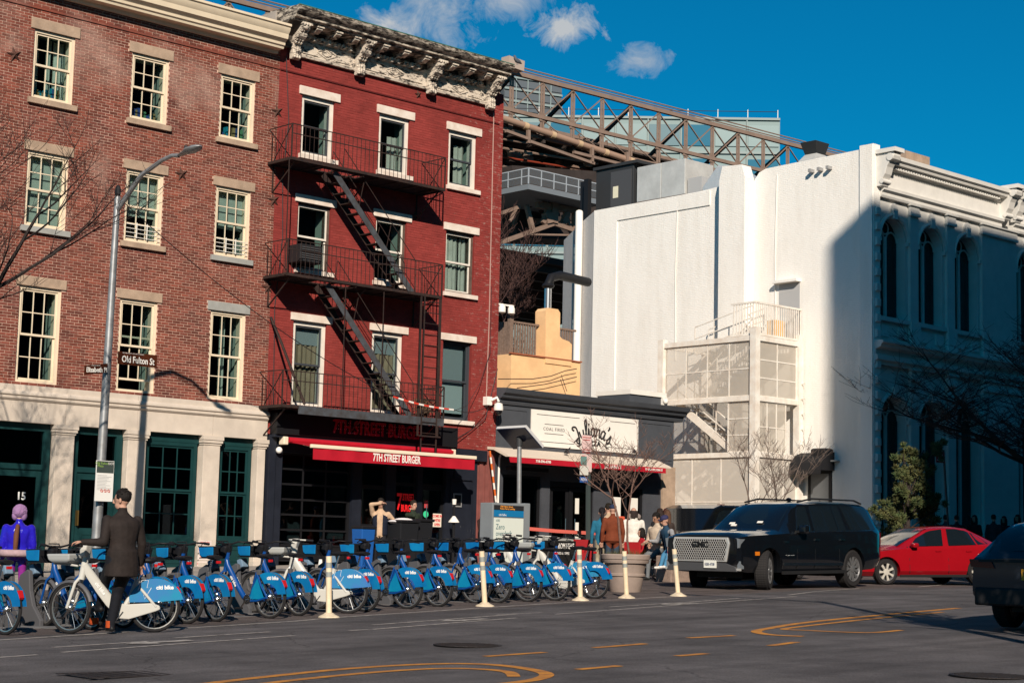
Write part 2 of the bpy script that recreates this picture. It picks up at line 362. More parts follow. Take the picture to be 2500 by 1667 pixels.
# ================================================================ shared wall tools
def wallgrid(b, x0, x1, z0, z1, ops, y0, y1):
    xs = sorted({x0, x1, *[v for o in ops for v in o[:2] if x0 < v < x1]}); zs = sorted({z0, z1, *[v for o in ops for v in o[2:] if z0 < v < z1]})
    for k in range(len(zs)-1):
        run = None
        for i in range(len(xs)):
            solid = i < len(xs)-1 and not any(o[0] <= (xs[i]+xs[i+1])/2 <= o[1] and o[2] <= (zs[k]+zs[k+1])/2 <= o[3] for o in ops)
            if solid and run is None: run = xs[i]
            if not solid and run is not None: b.box(run, xs[i], y0, y1, zs[k], zs[k+1]); run = None
    return b
def brickwork(parent, x0, x1, z0, z1, ops, m_one, m_all, bw, bh, j, xmin, proud=.007):
    full = []; b = MB(); n = int(round((z1-z0)/bh)); bh = (z1-z0)/n
    for k in range(n):
        za = z0+k*bh+j/2; zb = z0+(k+1)*bh-j/2; x = x0-(bw/2 if k % 2 else 0)+random.uniform(-.006, .006)
        while x < x1:
            a, c = max(x, x0)+j/2, min(x+bw, x1)-j/2; x += bw
            segs = [(a, c)]
            for o in ops:
                if zb > o[2]+.012 and za < o[3]-.012:
                    ns = []
                    for s in segs:
                        if s[1] <= o[0] or s[0] >= o[1]: ns.append(s)
                        else:
                            if s[0] < o[0]: ns.append((s[0], o[0]))
                            if s[1] > o[1]: ns.append((o[1], s[1]))
                    segs = ns
            for s in segs:
                if s[1]-s[0] < .025: continue
                if abs(s[1]-s[0]-(bw-j)) < .002 and s[0] > xmin: full.append(((s[0]+s[1])/2, (za+zb)/2))
                else:
                    p = proud+random.uniform(-.003, .003); b.add([(s[0], -p, za), (s[1], -p, za), (s[1], -p, zb), (s[0], -p, zb), (s[0], .004, za), (s[1], .004, za), (s[1], .004, zb), (s[0], .004, zb)], [(0, 1, 2, 3), (0, 4, 5, 1), (2, 6, 7, 3), (1, 5, 6, 2), (0, 3, 7, 4)])
    full.sort(key=lambda q: q[0]+random.uniform(0, .001)); one, rest = full[:300], full[300:]
    hw, hh = (bw-j)/2, (bh-j)/2
    bm = MB().add([(-hw, -proud, -hh), (hw, -proud, -hh), (hw, -proud, hh), (-hw, -proud, hh), (-hw, .004, -hh), (hw, .004, -hh), (hw, .004, hh), (-hw, .004, hh)], [(0, 1, 2, 3), (0, 4, 5, 1), (2, 6, 7, 3), (1, 5, 6, 2), (0, 3, 7, 4)]).mesh('brick', m_one)
    for x, z in one: piece('brick', bm, parent, (x, random.uniform(-.002, .002), z))
    for x, z in rest:
        p = proud+random.uniform(-.003, .003); b.add([(x-hw, -p, z-hh), (x+hw, -p, z-hh), (x+hw, -p, z+hh), (x-hw, -p, z+hh), (x-hw, .004, z-hh), (x+hw, .004, z-hh), (x+hw, .004, z+hh), (x-hw, .004, z+hh)], [(0, 1, 2, 3), (0, 4, 5, 1), (2, 6, 7, 3), (1, 5, 6, 2), (0, 3, 7, 4)])
    b.build('bricks', m_all, parent, kind='stuff')
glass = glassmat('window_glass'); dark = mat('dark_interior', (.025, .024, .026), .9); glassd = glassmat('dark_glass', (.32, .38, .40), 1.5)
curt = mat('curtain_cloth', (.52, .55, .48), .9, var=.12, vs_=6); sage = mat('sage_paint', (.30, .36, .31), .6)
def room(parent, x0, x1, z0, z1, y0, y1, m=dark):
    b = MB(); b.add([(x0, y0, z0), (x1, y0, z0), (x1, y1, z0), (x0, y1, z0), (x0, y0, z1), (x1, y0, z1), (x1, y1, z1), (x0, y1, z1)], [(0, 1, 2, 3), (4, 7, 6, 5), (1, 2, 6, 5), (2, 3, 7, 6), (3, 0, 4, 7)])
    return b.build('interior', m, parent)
PANES = {}
def pane(parent, x0, x1, z0, z1, y, m):
    k = (round(x1-x0, 3), round(z1-z0, 3), m.name)
    if k not in PANES:
        a, c = (x1-x0)/2, (z1-z0)/2; PANES[k] = MB().box(-a, a, 0, .006, -c, c).mesh('pane', m)
    return piece('pane', PANES[k], parent, ((x0+x1)/2, y, (z0+z1)/2))
def curtain(parent, x0, x1, z0, z1, y, m, fold=.03, name='curtain'):
    n = max(6, int((x1-x0)/.045)); b = MB()
    for i in range(n+1):
        x = x0+(x1-x0)*i/n; yy = y+fold*math.sin(i*1.9+z0)+fold*.4*math.sin(i*.7)
        b.v += [Vector((x, yy, z0)), Vector((x, yy*1.0, z1))]
    for i in range(n): b.f.append((2*i, 2*i+2, 2*i+3, 2*i+1))
    return b.build(name, m, parent, smooth=60)
# ================================================================ LEFT: red-brown brick house
brick_args = dict(rough=.9, bump=.35, bs=70)
def brickmat(name, island):
    m = mat(name, (.222, .060, .038), rand=.34, island=island, rgb2=(.145, .05, .040), vs_=1.1, **brick_args)
    nt = m.node_tree; b = nt.nodes['Principled BSDF']; src = b.inputs['Base Color'].links[0].from_socket
    g = nt.nodes.new('ShaderNodeNewGeometry'); n1 = nt.nodes.new('ShaderNodeTexNoise'); n1.inputs['Scale'].default_value = .42; n1.inputs['Detail'].default_value = 7; n1.inputs['Roughness'].default_value = .6; n1.inputs['Distortion'].default_value = .4
    nt.links.new(g.outputs['Position'], n1.inputs['Vector']); rp = nt.nodes.new('ShaderNodeMapRange'); rp.inputs[1].default_value = .56; rp.inputs[2].default_value = .70; rp.inputs[4].default_value = .55; nt.links.new(n1.outputs[0], rp.inputs[0])
    nt.links.new(mixrgb(nt, src, (.42, .27, .22), rp.outputs[0]), b.inputs['Base Color']); return m
bk1, bk2 = brickmat('brick', False), brickmat('brick_many', True)
mort = mat('mortar', (.60, .42, .33), .95, var=.22, vs_=.8, bump=.3, bs=80)
cream = mat('cream_paint', (.74, .62, .46), .55, var=.06, vs_=2); stone = mat('limestone', (.60, .52, .44), .85, var=.13, vs_=1.3, bump=.3, bs=50)
brown = mat('brownstone', (.40, .29, .21), .85, var=.2, vs_=3, bump=.3, bs=50); greysill = mat('grey_sill', (.33, .33, .31), .8, var=.1)
green = mat('green_paint', (.009, .042, .044), .45, var=.12, vs_=2); rust = mat('rusty_iron', (.085, .04, .03), .8, var=.3, vs_=20)
HB = thing('brick_building', 'three-storey brown brick building with cream windows and stone columns, house number 15', 'building', (21, 0, zg(21, 0)))
LX = [(18.47, 19.51), (21.03, 22.05), (23.55, 24.58)]; LR = [(11.62, 13.23, 13.48), (8.66, 10.40, 10.63), (5.12, 7.30, 7.52)]
ops = []; blk = []
for (a, c) in LX:
    for i, (z0, z1, zl) in enumerate(LR):
        ops.append((a, c, z0, z1)); blk += [(a, c, z0, z1), (a-.10, c+.10, z1, zl)]
        if i < 2: blk.append((a-.09, c+.11, z0-.14, z0))
lopens = ops+[(15.2, 16.6, 1, 13.3)]*0
b = wallgrid(MB(), 14.0, 25.30, 5.05, 14.35, ops, 0, .34); wl = b.build('wall', mort, HB)
brickwork(wl, 14.0, 25.30, 5.05, 14.30, blk, bk1, bk2, .2095, .0668, .0125, 18.02)
# corbel line under the cornice
b = MB().box(14, 25.28, -.035, .0, 13.70, 13.755); b.build('brick_course', bk2, HB)
# cornice profile (y,z)
pr = [(0, 14.06), (-.10, 14.06), (-.12, 14.14), (-.34, 14.14), (-.36, 14.20), (-.40, 14.22), (-.41, 14.28), (-.46, 14.33), (-.52, 14.36), (-.54, 14.48), (-.60, 14.56), (-.62, 14.64), (-.66, 14.66), (-.66, 14.72), (.5, 14.86), (.5, 14.06)]
b = MB().prism(pr, 'yz', 13.9, 25.16); b.build('cornice', cream, HB, smooth=25)
b = MB().box(14, 25.25, .5, 9, 14.3, 14.7); b.build('roof', mat('roof_tar', (.06, .06, .06), .9), HB)
b = MB().box(25.18, 25.30, .1, 9, 14.3, 15.25); b.build('party_parapet', conc, HB)
for a in (13.9, 25.10): MB().box(a, a+.2, .34, 9, 1, 14.3).build('side_wall', bk2, HB)
# stone band and lower storefront
band = [(0, 5.05), (-.06, 5.05), (-.06, 4.92), (-.10, 4.92), (-.16, 4.86), (-.16, 4.82), (-.12, 4.79), (-.12, 4.74), (-.08, 4.70), (-.06, 4.69), (-.06, 4.22), (.3, 4.22), (.3, 5.05)]
xs = [14.0, 16.8, 19.75, 21.62, 23.72, 25.33]
for i in range(5): MB().prism(band, 'yz', xs[i]+.004, xs[i+1]-.004).build('stone_band', stone, HB)
MB().box(14, 25.3, -.05, .28, 4.23, 5.04).build('band_joint', mat('joint', (.2, .17, .14), .9), HB)
for a, c in ((16.6, 17.2), (19.50, 20.05), (21.36, 21.93), (23.45, 24.0), (25.03, 25.34)):
    zb = zg(a, 0)-.05; m_ = (a+c)/2; w = (c-a)/2-.04
    co = MB().box(m_-w, m_+w, -.05, .32, zb, 4.0).build('column', stone, HB, bevel=.01)
    MB().box(m_-w-.02, m_+w+.02, -.07, .3, 4.0, 4.05).box(m_-w-.045, m_+w+.045, -.10, .3, 4.05, 4.12).box(m_-w-.06, m_+w+.06, -.12, .3, 4.12, 4.218).build('capital', stone, co)
    MB().box(m_-w-.02, m_+w+.02, -.07, .3, zb, zb+.16).build('base', stone, co)
# upper windows
def sash_window(P, x0, x1, z0, z1, cas, sashm, gm, cols, rows, cw=.07, y=.03, lz=None, sill=None, liH=None, blind=0, cur=None, lint=None, open_=0.0, guard=False, lint_ov=.10):
    w = MB().box(x0, x0+cw, y, .30, z0, z1).box(x1-cw, x1, y, .30, z0, z1).box(x0+cw, x1-cw, y, .30, z1-cw, z1).box(x0+cw, x1-cw, y, .30, z0, z0+cw*.75).build('window', cas, P)
    a, c = x0+cw, x1-cw; zb, zt = z0+cw*.75, z1-cw; zm = (zb+zt)/2
    for (s0, s1, yy, nm) in ((zm-.02, zt, y+.03, 'upper_sash'), (zb+open_, zm+.02+open_, y+.07, 'lower_sash')):
        st = .045; sm = MB().box(a, a+st, yy, yy+.035, s0, s1).box(c-st, c, yy, yy+.035, s0, s1).box(a+st, c-st, yy, yy+.035, s1-st, s1).box(a+st, c-st, yy, yy+.035, s0, s0+st*1.1)
        sm.build(nm, sashm, w)
        ga, gc, gb, gt = a+st, c-st, s0+st*1.1, s1-st; mw = .022
        pw, ph = (gc-ga)/cols, (gt-gb)/rows
        if cols > 1 or rows > 1:
            mm = MB()
            for k in range(1, cols): mm.box(ga+k*pw-mw/2, ga+k*pw+mw/2, yy+.004, yy+.030, gb, gt)
            for k in range(1, rows): mm.box(ga, gc, yy+.006, yy+.028, gb+k*ph-mw/2, gb+k*ph+mw/2)
            mm.build('muntins', sashm, w)
        for i in range(cols):
            for k in range(rows): pane(w, ga+i*pw, ga+(i+1)*pw, gb+k*ph, gb+(k+1)*ph, yy+.014, gm)
    # inner reveals, pale green boards
    MB().box(x0-.0, x0+.03, .30, .62, z0, z1).box(x1-.03, x1, .30, .62, z0, z1).box(x0, x1, .30, .62, z1-.03, z1).build('reveal', sage, w)
    if blind: MB().box(a+.01, c-.01, .24, .25, zt-(zt-zb)*blind, zt).build('blind', curt, w)
    if cur: 
        for (u0, u1) in cur: curtain(w, a+(c-a)*u0, a+(c-a)*u1, zb, zt, .45, curt)
    if guard:
        gg = MB()
        for k in range(4): gg.tube((a-.02, y-.05, zb+.07+k*.10), (c+.02, y-.05, zb+.07+k*.10), .009, 6)
        for u in (.3, .62): gg.box(a+(c-a)*u-.01, a+(c-a)*u+.012, y-.06, y-.04, zb+.05, zb+.42)
        gg.build('window_guard', mat('white_enamel', (.75, .72, .66), .4), w)
    if lint: MB().box(x0-lint_ov, x1+lint_ov, -.04, .2, z1, lz).build('lintel', lint, w, bevel=.006)
    if sill: MB().box(x0-lint_ov+.01, x1+lint_ov, -.09, .1, z0-.135, z0-.003).build('sill', sill, w, bevel=.006)
    return w
cfg = {(0, 0): dict(cur=[(0, .3), (.52, .66), (.72, 1)]), (0, 1): dict(), (0, 2): dict(), (1, 0): dict(blind=.98, cur=[(0, 1)]), (1, 1): dict(blind=.62, guard=True), (1, 2): dict(blind=.58, guard=True), (2, 0): dict(), (2, 1): dict(open_=.22), (2, 2): dict(cur=[(.55, .72)])}
for j, (a, c) in enumerate(LX):
    for i, (z0, z1, zl) in enumerate(LR):
        sash_window(HB, a, c, z0, z1, cream, cream, glass, 3, 2, lz=zl, lint=greysill if (i, j) == (2, 2) else brown, sill=None if i == 2 else (greysill if i == 1 and j != 1 else brown), **cfg[(i, j)])
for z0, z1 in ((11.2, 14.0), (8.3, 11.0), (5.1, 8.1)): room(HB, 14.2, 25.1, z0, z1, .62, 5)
# things on the sills: a few books and rolls
def clutter(x0, x1, z, seed, par):
    rr = random.Random(seed); x = x0
    cols = [(.05, .09, .30), (.35, .25, .12), (.55, .55, .45), (.02, .30, .42), (.12, .30, .16), (.42, .42, .40)]
    while x < x1:
        w = rr.uniform(.03, .10); h = rr.uniform(.12, .34); MB().box(x, x+w*.92, .36, .55, z, z+h).build('book', mat('book%d' % rr.randrange(6), cols[rr.randrange(6)], .7), par); x += w
wins = [o for o in HB.children if o.name.startswith('window')]
clutter(21.15, 21.95, 11.7, 3, wins[3]); clutter(23.65, 24.5, 11.7, 5, wins[6]); clutter(18.6, 19.4, 11.7, 8, wins[0])
# ground floor joinery
def grid_window(P, x0, x1, z0, z1, y, cols, rows, fm, gm, fw=.09, name='shop_window'):
    w = MB().box(x0, x0+fw, y-.03, y+.08, z0, z1).box(x1-fw, x1, y-.03, y+.08, z0, z1).box(x0+fw, x1-fw, y-.03, y+.08, z1-fw, z1).box(x0+fw, x1-fw, y-.03, y+.08, z0, z0+fw).build(name, fm, P)
    a, c, bt, tp = x0+fw, x1-fw, z0+fw, z1-fw; zm = (bt+tp)/2
    for s0, s1, yy in ((zm, tp, y), (bt, zm, y+.03)):
        st = .05; sm = MB().box(a, a+st, yy, yy+.04, s0, s1).box(c-st, c, yy, yy+.04, s0, s1).box(a+st, c-st, yy, yy+.04, s1-st, s1).box(a+st, c-st, yy, yy+.04, s0, s0+st)
        sm.build('sash', fm, w); pw, ph = (c-a-2*st)/cols, (s1-s0-2*st)/rows; mm = MB()
        for k in range(1, cols): mm.box(a+st+k*pw-.014, a+st+k*pw+.014, yy+.004, yy+.034, s0+st, s1-st)
        for k in range(1, rows): mm.box(a+st, c-st, yy+.006, yy+.032, s0+st+k*ph-.014, s0+st+k*ph+.014)
        mm.build('muntins', fm, w)
        for i in range(cols):
            for k in range(rows): pane(w, a+st+i*pw, a+st+(i+1)*pw, s0+st+k*ph, s0+st+(k+1)*ph, yy+.018, gm)
    return w
for x0, x1 in ((21.93, 23.45), (24.0, 25.03)):
    zb = zg(x0, 0)
    MB().box(x0, x1, .10, .30, 4.02, 4.22).build('fascia', green, HB)
    gw = grid_window(HB, x0+.02, x1-.04, 1.68, 4.02, .14, 3, 2, green, glassd)
    MB().box(x0, x1, .09, .3, zb, 1.60).box(x0, x1, .05, .3, 1.60, 1.68).build('stall_riser', green, HB)
    MB().box(x0+.14, x1-.16, .075, .09, zb+.12, zb+.18).box(x0+.14, x1-.16, .075, .09, 1.48, 1.54).box(x0+.14, x0+.20, .075, .09, zb+.18, 1.48).box(x1-.22, x1-.16, .075, .09, zb+.18, 1.48).build('panel_moulding', green, HB)
def green_door(x0, x1, num):
    zb = zg(x0, 0)
    MB().box(x0, x1, .12, .30, 4.05, 4.22).box(x0, x0+.16, .12, .3, zb, 4.05).box(x1-.16, x1, .12, .3, zb, 4.05).box(x0+.16, x1-.16, .12, .3, 3.18, 3.30).build('door_frame', green, HB)
    pane(HB, x0+.16, x1-.16, 3.30, 4.05, .2, glassd)
    d = MB().box(x0+.16, x0+.28, .16, .22, zb+.02, 3.18).box(x1-.28, x1-.16, .16, .22, zb+.02, 3.18).box(x0+.28, x1-.28, .16, .22, 3.02, 3.18).box(x0+.28, x1-.28, .16, .22, zb+.02, zb+.95).build('door', green, HB)
    pane(d, x0+.28, x1-.28, zb+.95, 3.02, .185, glassd)
    MB().box(x0+.34, x1-.34, .145, .16, zb+.15, zb+.2).box(x0+.34, x1-.34, .145, .16, zb+.8, zb+.85).box(x0+.34, x0+.38, .145, .16, zb+.2, zb+.8).box(x1-.38, x1-.34, .145, .16, zb+.2, zb+.8).build('door_panel', green, d)
    MB().box(x0+.20, x0+.23, .06, .16, zb+1.0, zb+1.35).build('handle', mat('brass', (.55, .36, .12), .35, metal=.9), d)
    return d
d1 = green_door(17.20, 19.50, 1); d2 = green_door(20.05, 21.36, 0)
wtx = mat('white_print', (.8, .8, .78), .6)
c = onY(52, 1211, .17); text('house_number', '15', .24, wtx, d1, (c.x, .178, c.z), off=.006, ext=.002)
c = onY(180, 1228, .15); MB().box(c.x-.13, c.x+.13, .165, .17, c.z-.22, c.z+.22).build('paper_notice', mat('paper', (.75, .72, .66), .8), d2)
MB().box(14, 16.6, .1, .3, 1, 4.22).build('shop_front', green, HB)
room(HB, 14.2, 25.1, .6, 4.6, .5, 5, mat('shop_dark', (.03, .03, .03), .9))
# red sprinkler notices on a column
c = onY(503, 1325, -.06)
for k, (dz, s) in enumerate(((.0, 'SPRINKLERS'), (-.17, 'THROUGHOUT'), (-.34, 'BUILDING'), (-.5, 'CONTROL VALVE'))):
    p = MB().box(c.x-.22, c.x+.16, -.058, -.0535, c.z-.06+dz, c.z+.06+dz).build('notice', mat('notice_white', (.72, .62, .58), .6), HB)
    text('notice_print', s, .07, mat('notice_red', (.55, .05, .05), .6), HB, (c.x-.03, -.0585, c.z+dz), off=.002, ext=.001, sx=.72)
# star anchors: wall-tie plates
def star(P, px, py, r, m):
    c = onY(px, py, -.02); pts = []
    for k in range(10):
        a = math.pi/2+k*math.pi/5+.25; rr = r if k % 2 == 0 else r*.36; pts.append((c.x+rr*math.cos(a), c.z+rr*math.sin(a)))
    b = MB(); n = len(b.v); b.add([(u, -.015, v) for u, v in pts]+[(c.x, -.085, c.z)], [(i, (i+1) % 10, 10) for i in range(10)]); return b.build('star_anchor', m, P)
for px, py in ((35, 134), (677, 272), (443, 425), (668, 488), (653, 701)): star(HB, px, py, .20, rust)
# grey roof-edge block right of the cornice is the party parapet; small antenna
# ================================================================ RED painted brick house
def redmat(name, island):
    m = mat(name, (.25, .040, .034), rand=.12, island=island, var=.22, vs_=.55, rough=.75, bump=.4, bs=60)
    nt = m.node_tree; b = nt.nodes['Principled BSDF']; src = b.inputs['Base Color'].links[0].from_socket
    g = nt.nodes.new('ShaderNodeNewGeometry'); sp = nt.nodes.new('ShaderNodeSeparateXYZ'); nt.links.new(g.outputs['Position'], sp.inputs[0])
    mp = nt.nodes.new('ShaderNodeMapping'); mp.inputs['Scale'].default_value = (1, 1, 2.2); nt.links.new(g.outputs['Position'], mp.inputs[0])
    n1 = nt.nodes.new('ShaderNodeTexNoise'); n1.inputs['Scale'].default_value = 5.5; n1.inputs['Detail'].default_value = 8; n1.inputs['Roughness'].default_value = .75; nt.links.new(mp.outputs[0], n1.inputs['Vector'])
    # flaking is heavier towards the eastern edge of the wall, where the paint has weathered off
    ed = nt.nodes.new('ShaderNodeMapRange'); ed.inputs[1].default_value = 30.5; ed.inputs[2].default_value = 33.1; ed.inputs[3].default_value = .0; ed.inputs[4].default_value = .10; nt.links.new(sp.outputs[0], ed.inputs[0])
    ad = nt.nodes.new('ShaderNodeMath'); nt.links.new(n1.outputs[0], ad.inputs[0]); nt.links.new(ed.outputs[0], ad.inputs[1])
    rp = nt.nodes.new('ShaderNodeMapRange'); rp.inputs[1].default_value = .63; rp.inputs[2].default_value = .69; rp.inputs[4].default_value = .8; nt.links.new(ad.outputs[0], rp.inputs[0])
    nt.links.new(mixrgb(nt, src, (.34, .20, .17), rp.outputs[0]), b.inputs['Base Color']); return m
rk1, rk2 = redmat('red_brick', False), redmat('red_brick_many', True); rmort = mat('red_mortar', (.23, .032, .028), .85, var=.15, vs_=1)
whitep = mat('white_stone_paint', (.78, .70, .62), .7, rgb2=(.62, .50, .42), vs_=3.0); whitew = mat('white_window_paint', (.74, .68, .60), .55, var=.08, vs_=4)
weath = mat('weathered_cornice', (.62, .54, .45), .85, rgb2=(.06, .05, .045), vs_=5.5, bump=.5, bs=30, streak=2.6, ramp=(.49, .60))
navy = mat('navy_shopfront', (.017, .02, .03), .4, var=.15, vs_=3); black = mat('black_paint', (.012, .012, .014), .45)
greysash = mat('dark_grey_sash', (.05, .055, .065), .5); oldwood = mat('bare_wood', (.11, .075, .06), .85, var=.3, vs_=8)
RB = thing('red_building', 'four-storey red painted brick building with ornate weathered cornice above the burger shop', 'building', (29.2, 0, zg(29.2, 0)))
RX = [(26.04, 27.10), (28.60, 29.66), (31.08, 32.13)]; RR = [(11.64, 13.20, 13.42), (8.66, 10.38, 10.58), (5.15, 7.32, 7.51)]
ops = []; blk = []
for a, c in RX:
    for z0, z1, zl in RR: ops.append((a, c, z0, z1)); blk += [(a, c, z0, z1), (a-.10, c+.15, z1, zl)]
b = wallgrid(MB(), 25.302, 33.12, 4.38, 14.6, ops, .0, .34); wl = b.build('wall', rmort, RB)
brickwork(wl, 25.302, 33.12, 4.38, 14.20, blk, rk1, rk2, .2095, .0668, .010, 25.6, .0045)
MB().box(32.9, 33.12, .34, 11, 1.0, 14.6).build('side_wall', rk2, RB)
MB().box(25.32, 32.9, .345, 11, 14.4, 14.9).build('roof', MATS['roof_tar'], RB)
MB().box(25.32, 32.95, -.03, .0, 13.69, 13.72).build('string_course', mat('dark_red', (.09, .012, .012), .8), RB)
# windows
def red_window(j, i, style):
    (a, c), (z0, z1, zl) = RX[j], RR[i]
    MBl = MB().box(a-.10, c+.15, -.05, .2, z1, zl)
    if style in ('white', 'old'):
        cas = whitew; cw = .10; sm = greysash
        w = sash_window(RB, a, c, z0, z1, cas if style == 'white' else oldwood, sm if style == 'white' else whitew, glass, 1, 1, cw=.11 if style == 'white' else .06, y=.06, lz=zl)
    else: w = sash_window(RB, a, c, z0, z1, greysash, greysash, glass, 1, 1, cw=.06, y=.08, lz=zl)
    MBl.build('lintel', whitep, w, bevel=.008)
    MB().box(a-.06, c+.12, -.09, .1, z0-.12, z0-.003).build('sill', whitep, w, bevel=.006)
    return w
grid = [['white', 'white', 'white'], ['old', 'old', 'old'], ['white', 'white', 'grey']]
RW = {}
for i in range(3):
    for j in range(3): RW[(i, j)] = red_window(j, i, grid[i][j])
linen = mat('linen_curtain', (.60, .55, .48), .9, var=.1, vs_=5); tan = mat('tan_curtain', (.36, .25, .17), .9, var=.12, vs_=5); greyblind = mat('grey_blind', (.34, .36, .38), .8)
curtain(RW[(1, 2)], 31.15, 31.75, 8.75, 10.3, .26, linen); curtain(RW[(1, 2)], 31.8, 32.05, 8.75, 10.3, .27, linen)
for j in (0, 1):
    a, c = RX[j]; curtain(RW[(2, j)], a+.14, c-.14, 5.2, 6.75, .24, tan); MB().box(a+.13, c-.13, .22, .23, 6.75, 7.2).build('blind', greyblind, RW[(2, j)])
a, c = RX[2]; MB().box(a+.1, c-.1, .24, .25, 5.35, 6.2).build('blind', mat('pale_blind', (.5, .53, .54), .8), RW[(2, 2)]); MB().box(a+.1, c-.1, .25, .26, 6.2, 7.25).build('blind', greyblind, RW[(2, 2)])
curtain(RW[(0, 1)], 29.1, 29.5, 11.7, 12.7, .3, linen); curtain(RW[(0, 2)], 31.55, 31.95, 11.7, 12.9, .35, linen)
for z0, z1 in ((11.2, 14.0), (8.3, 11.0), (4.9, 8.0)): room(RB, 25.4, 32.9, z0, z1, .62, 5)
# old timber lining of the second-floor windows
# ---- bracketed cornice
CO = MB().prism([(0, 14.14), (-.10, 14.14), (-.12, 14.20), (-.08, 14.22), (-.08, 14.60), (-.12, 14.62), (-.14, 14.66), (0, 14.66)], 'yz', 25.60, 32.62).build('frieze', weath, RB)
pr = [(0, 14.88), (-.62, 14.88), (-.66, 14.93), (-.74, 14.95), (-.74, 15.01), (-.82, 15.05), (-.88, 15.12), (-.90, 15.20), (-.86, 15.22), (.4, 15.30), (.4, 14.88)]
MB().prism(pr, 'yz', 25.22, 32.70).build('cornice', mat('crown_weathered', (.52, .45, .37), .85, rgb2=(.045, .038, .034), vs_=4.5, bump=.5, bs=30, streak=3.0, ramp=(.40, .56)), RB, smooth=25)
MB().box(25.22, 32.70, -.88, -.80, 15.222, 15.24).build('copper_edge', mat('verdigris', (.05, .16, .12), .7, var=.3, vs_=6), RB)
MB().box(25.5, 32.66, .0, .34, 14.6, 14.9).box(25.5, 32.66, -.10, 0, 14.66, 14.88).build('soffit', mat('sooty_shaded_cornice', (.07, .06, .052), .9, rgb2=(.30, .26, .21), vs_=7, ramp=(.55, .7)), RB)
# small parapet block seen between the two roofs
def bracket(x, w, name='bracket'):
    prof = [(-.08, 14.88), (-.60, 14.88), (-.62, 14.80), (-.58, 14.72), (-.50, 14.66), (-.46, 14.56), (-.38, 14.50), (-.28, 14.47), (-.22, 14.40), (-.20, 14.30), (-.24, 14.22), (-.26, 14.13), (-.22, 14.05), (-.16, 14.0), (-.08, 14.02)]
    o = MB().prism(prof, 'yz', x-w/2, x+w/2).build(name, weath, RB, bevel=.015)
    lf = MB()
    for k in range(7):                      # carved acanthus leaves
        t = k/6; y = -.60+.36*t; z = 14.84-.40*t
        for sx in (-.32, 0, .32): lf.ell((x+sx*w, y-.03, z-.02*abs(sx)), (.045, .05, .045), 6, 4)
    for k in range(5):
        for sx in (-.3, 0, .3): lf.ell((x+sx*w, -.245, 14.26-.05*k), (.04, .04, .04), 6, 4)
    lf.ell((x, -.58, 14.78), (w*.42, .07, .07), 8, 5); lf.build('acanthus_carving', weath, o, smooth=60, kind='stuff')
    MB().box(x-w/2-.03, x+w/2+.03, -.66, -.08, 14.83, 14.885).build('abacus', weath, o)
    return o
BRX = [25.66, 27.76, 30.26, 32.46]
for x in BRX: bracket(x, .26)
for i in range(3):
    L = BRX[i+1]-BRX[i]
    for k in range(3):                      # modillions
        x = BRX[i]+L*(.19+.29*k+.02)
        MB().prism([(-.10, 14.88), (-.60, 14.88), (-.60, 14.80), (-.50, 14.76), (-.40, 14.73), (-.30, 14.76), (-.10, 14.72)], 'yz', x-.085, x+.085).build('modillion', weath, RB, bevel=.012)
        MB().box(x-.105, x+.105, -.64, -.1, 14.845, 14.884).build('modillion_cap', weath, RB)
    n = int((L-.5)/.118)
    for k in range(n):
        x = BRX[i]+.27+k*.118
        if k % 4 < 3 or True: MB().box(x, x+.068, -.22 if k % 2 else -.26, -.10, 14.66 if k % 2 else 14.60, 14.72).build('dentil', weath, RB)
    x0, x1 = BRX[i]+.28, BRX[i+1]-.28; m_ = (x0+x1)/2
    fr = MB()
    for (u0, u1, v0, v1) in ((x0, m_-.3, 14.26, 14.285), (x0, m_-.3, 14.505, 14.53), (m_+.3, x1, 14.26, 14.285), (m_+.3, x1, 14.505, 14.53), (x0, x0+.025, 14.285, 14.505), (x1-.025, x1, 14.285, 14.505)): fr.box(u0, u1, -.105, -.08, v0, v1)
    for s in (-1, 1):
        for t_ in (-1, 1): fr.bar((m_+s*.3, -.09, 14.395+t_*.01), (m_, -.09, 14.395+t_*.14), .03, .025, (0, 1, 0)); fr.bar((m_+s*.16, -.09, 14.395), (m_, -.09, 14.395+t_*.08), .03, .02, (0, 1, 0))
    fr.build('panel_moulding', weath, RB)
MB().prism([(0, 14.3), (-.12, 14.3), (-.2, 14.6), (-.5, 14.8), (-.6, 14.88), (0, 14.88)], 'yz', 25.14, 25.52).build('cornice_return', MATS['sooty_shaded_cornice'], RB)  # shadow on this return is painted in with the soffit's dark soot colour
for px, py in ((1021, 231), (1014, 527)): star(RB, px, py, .13, rust)
# rainwater wire and cable runs down the front
cab = mat('cable', (.03, .028, .03), .6); cabl = mat('pale_conduit', (.45, .30, .26), .6)
t = thing('wall_cable', 'dark cable running down the joint between the brown and red buildings', 'cable', (25.5, -.03, 5))
MB().path([(25.47, -.03, 14.1), (25.62, -.04, 12.4), (25.50, -.04, 10.9), (25.58, -.03, 9.4), (25.42, -.03, 7.6), (25.5, -.03, 4.95)], .012, 5).build('cable', cab, t)
t = thing('wall_conduit', 'thin pale conduit down the weathered right edge of the red building', 'conduit', (32.72, -.03, 5))
MB().path([(32.72, -.03, 14.0), (32.74, -.03, 8.0), (32.70, -.03, 5.6)], .014, 5).build('pipe', cabl, t)
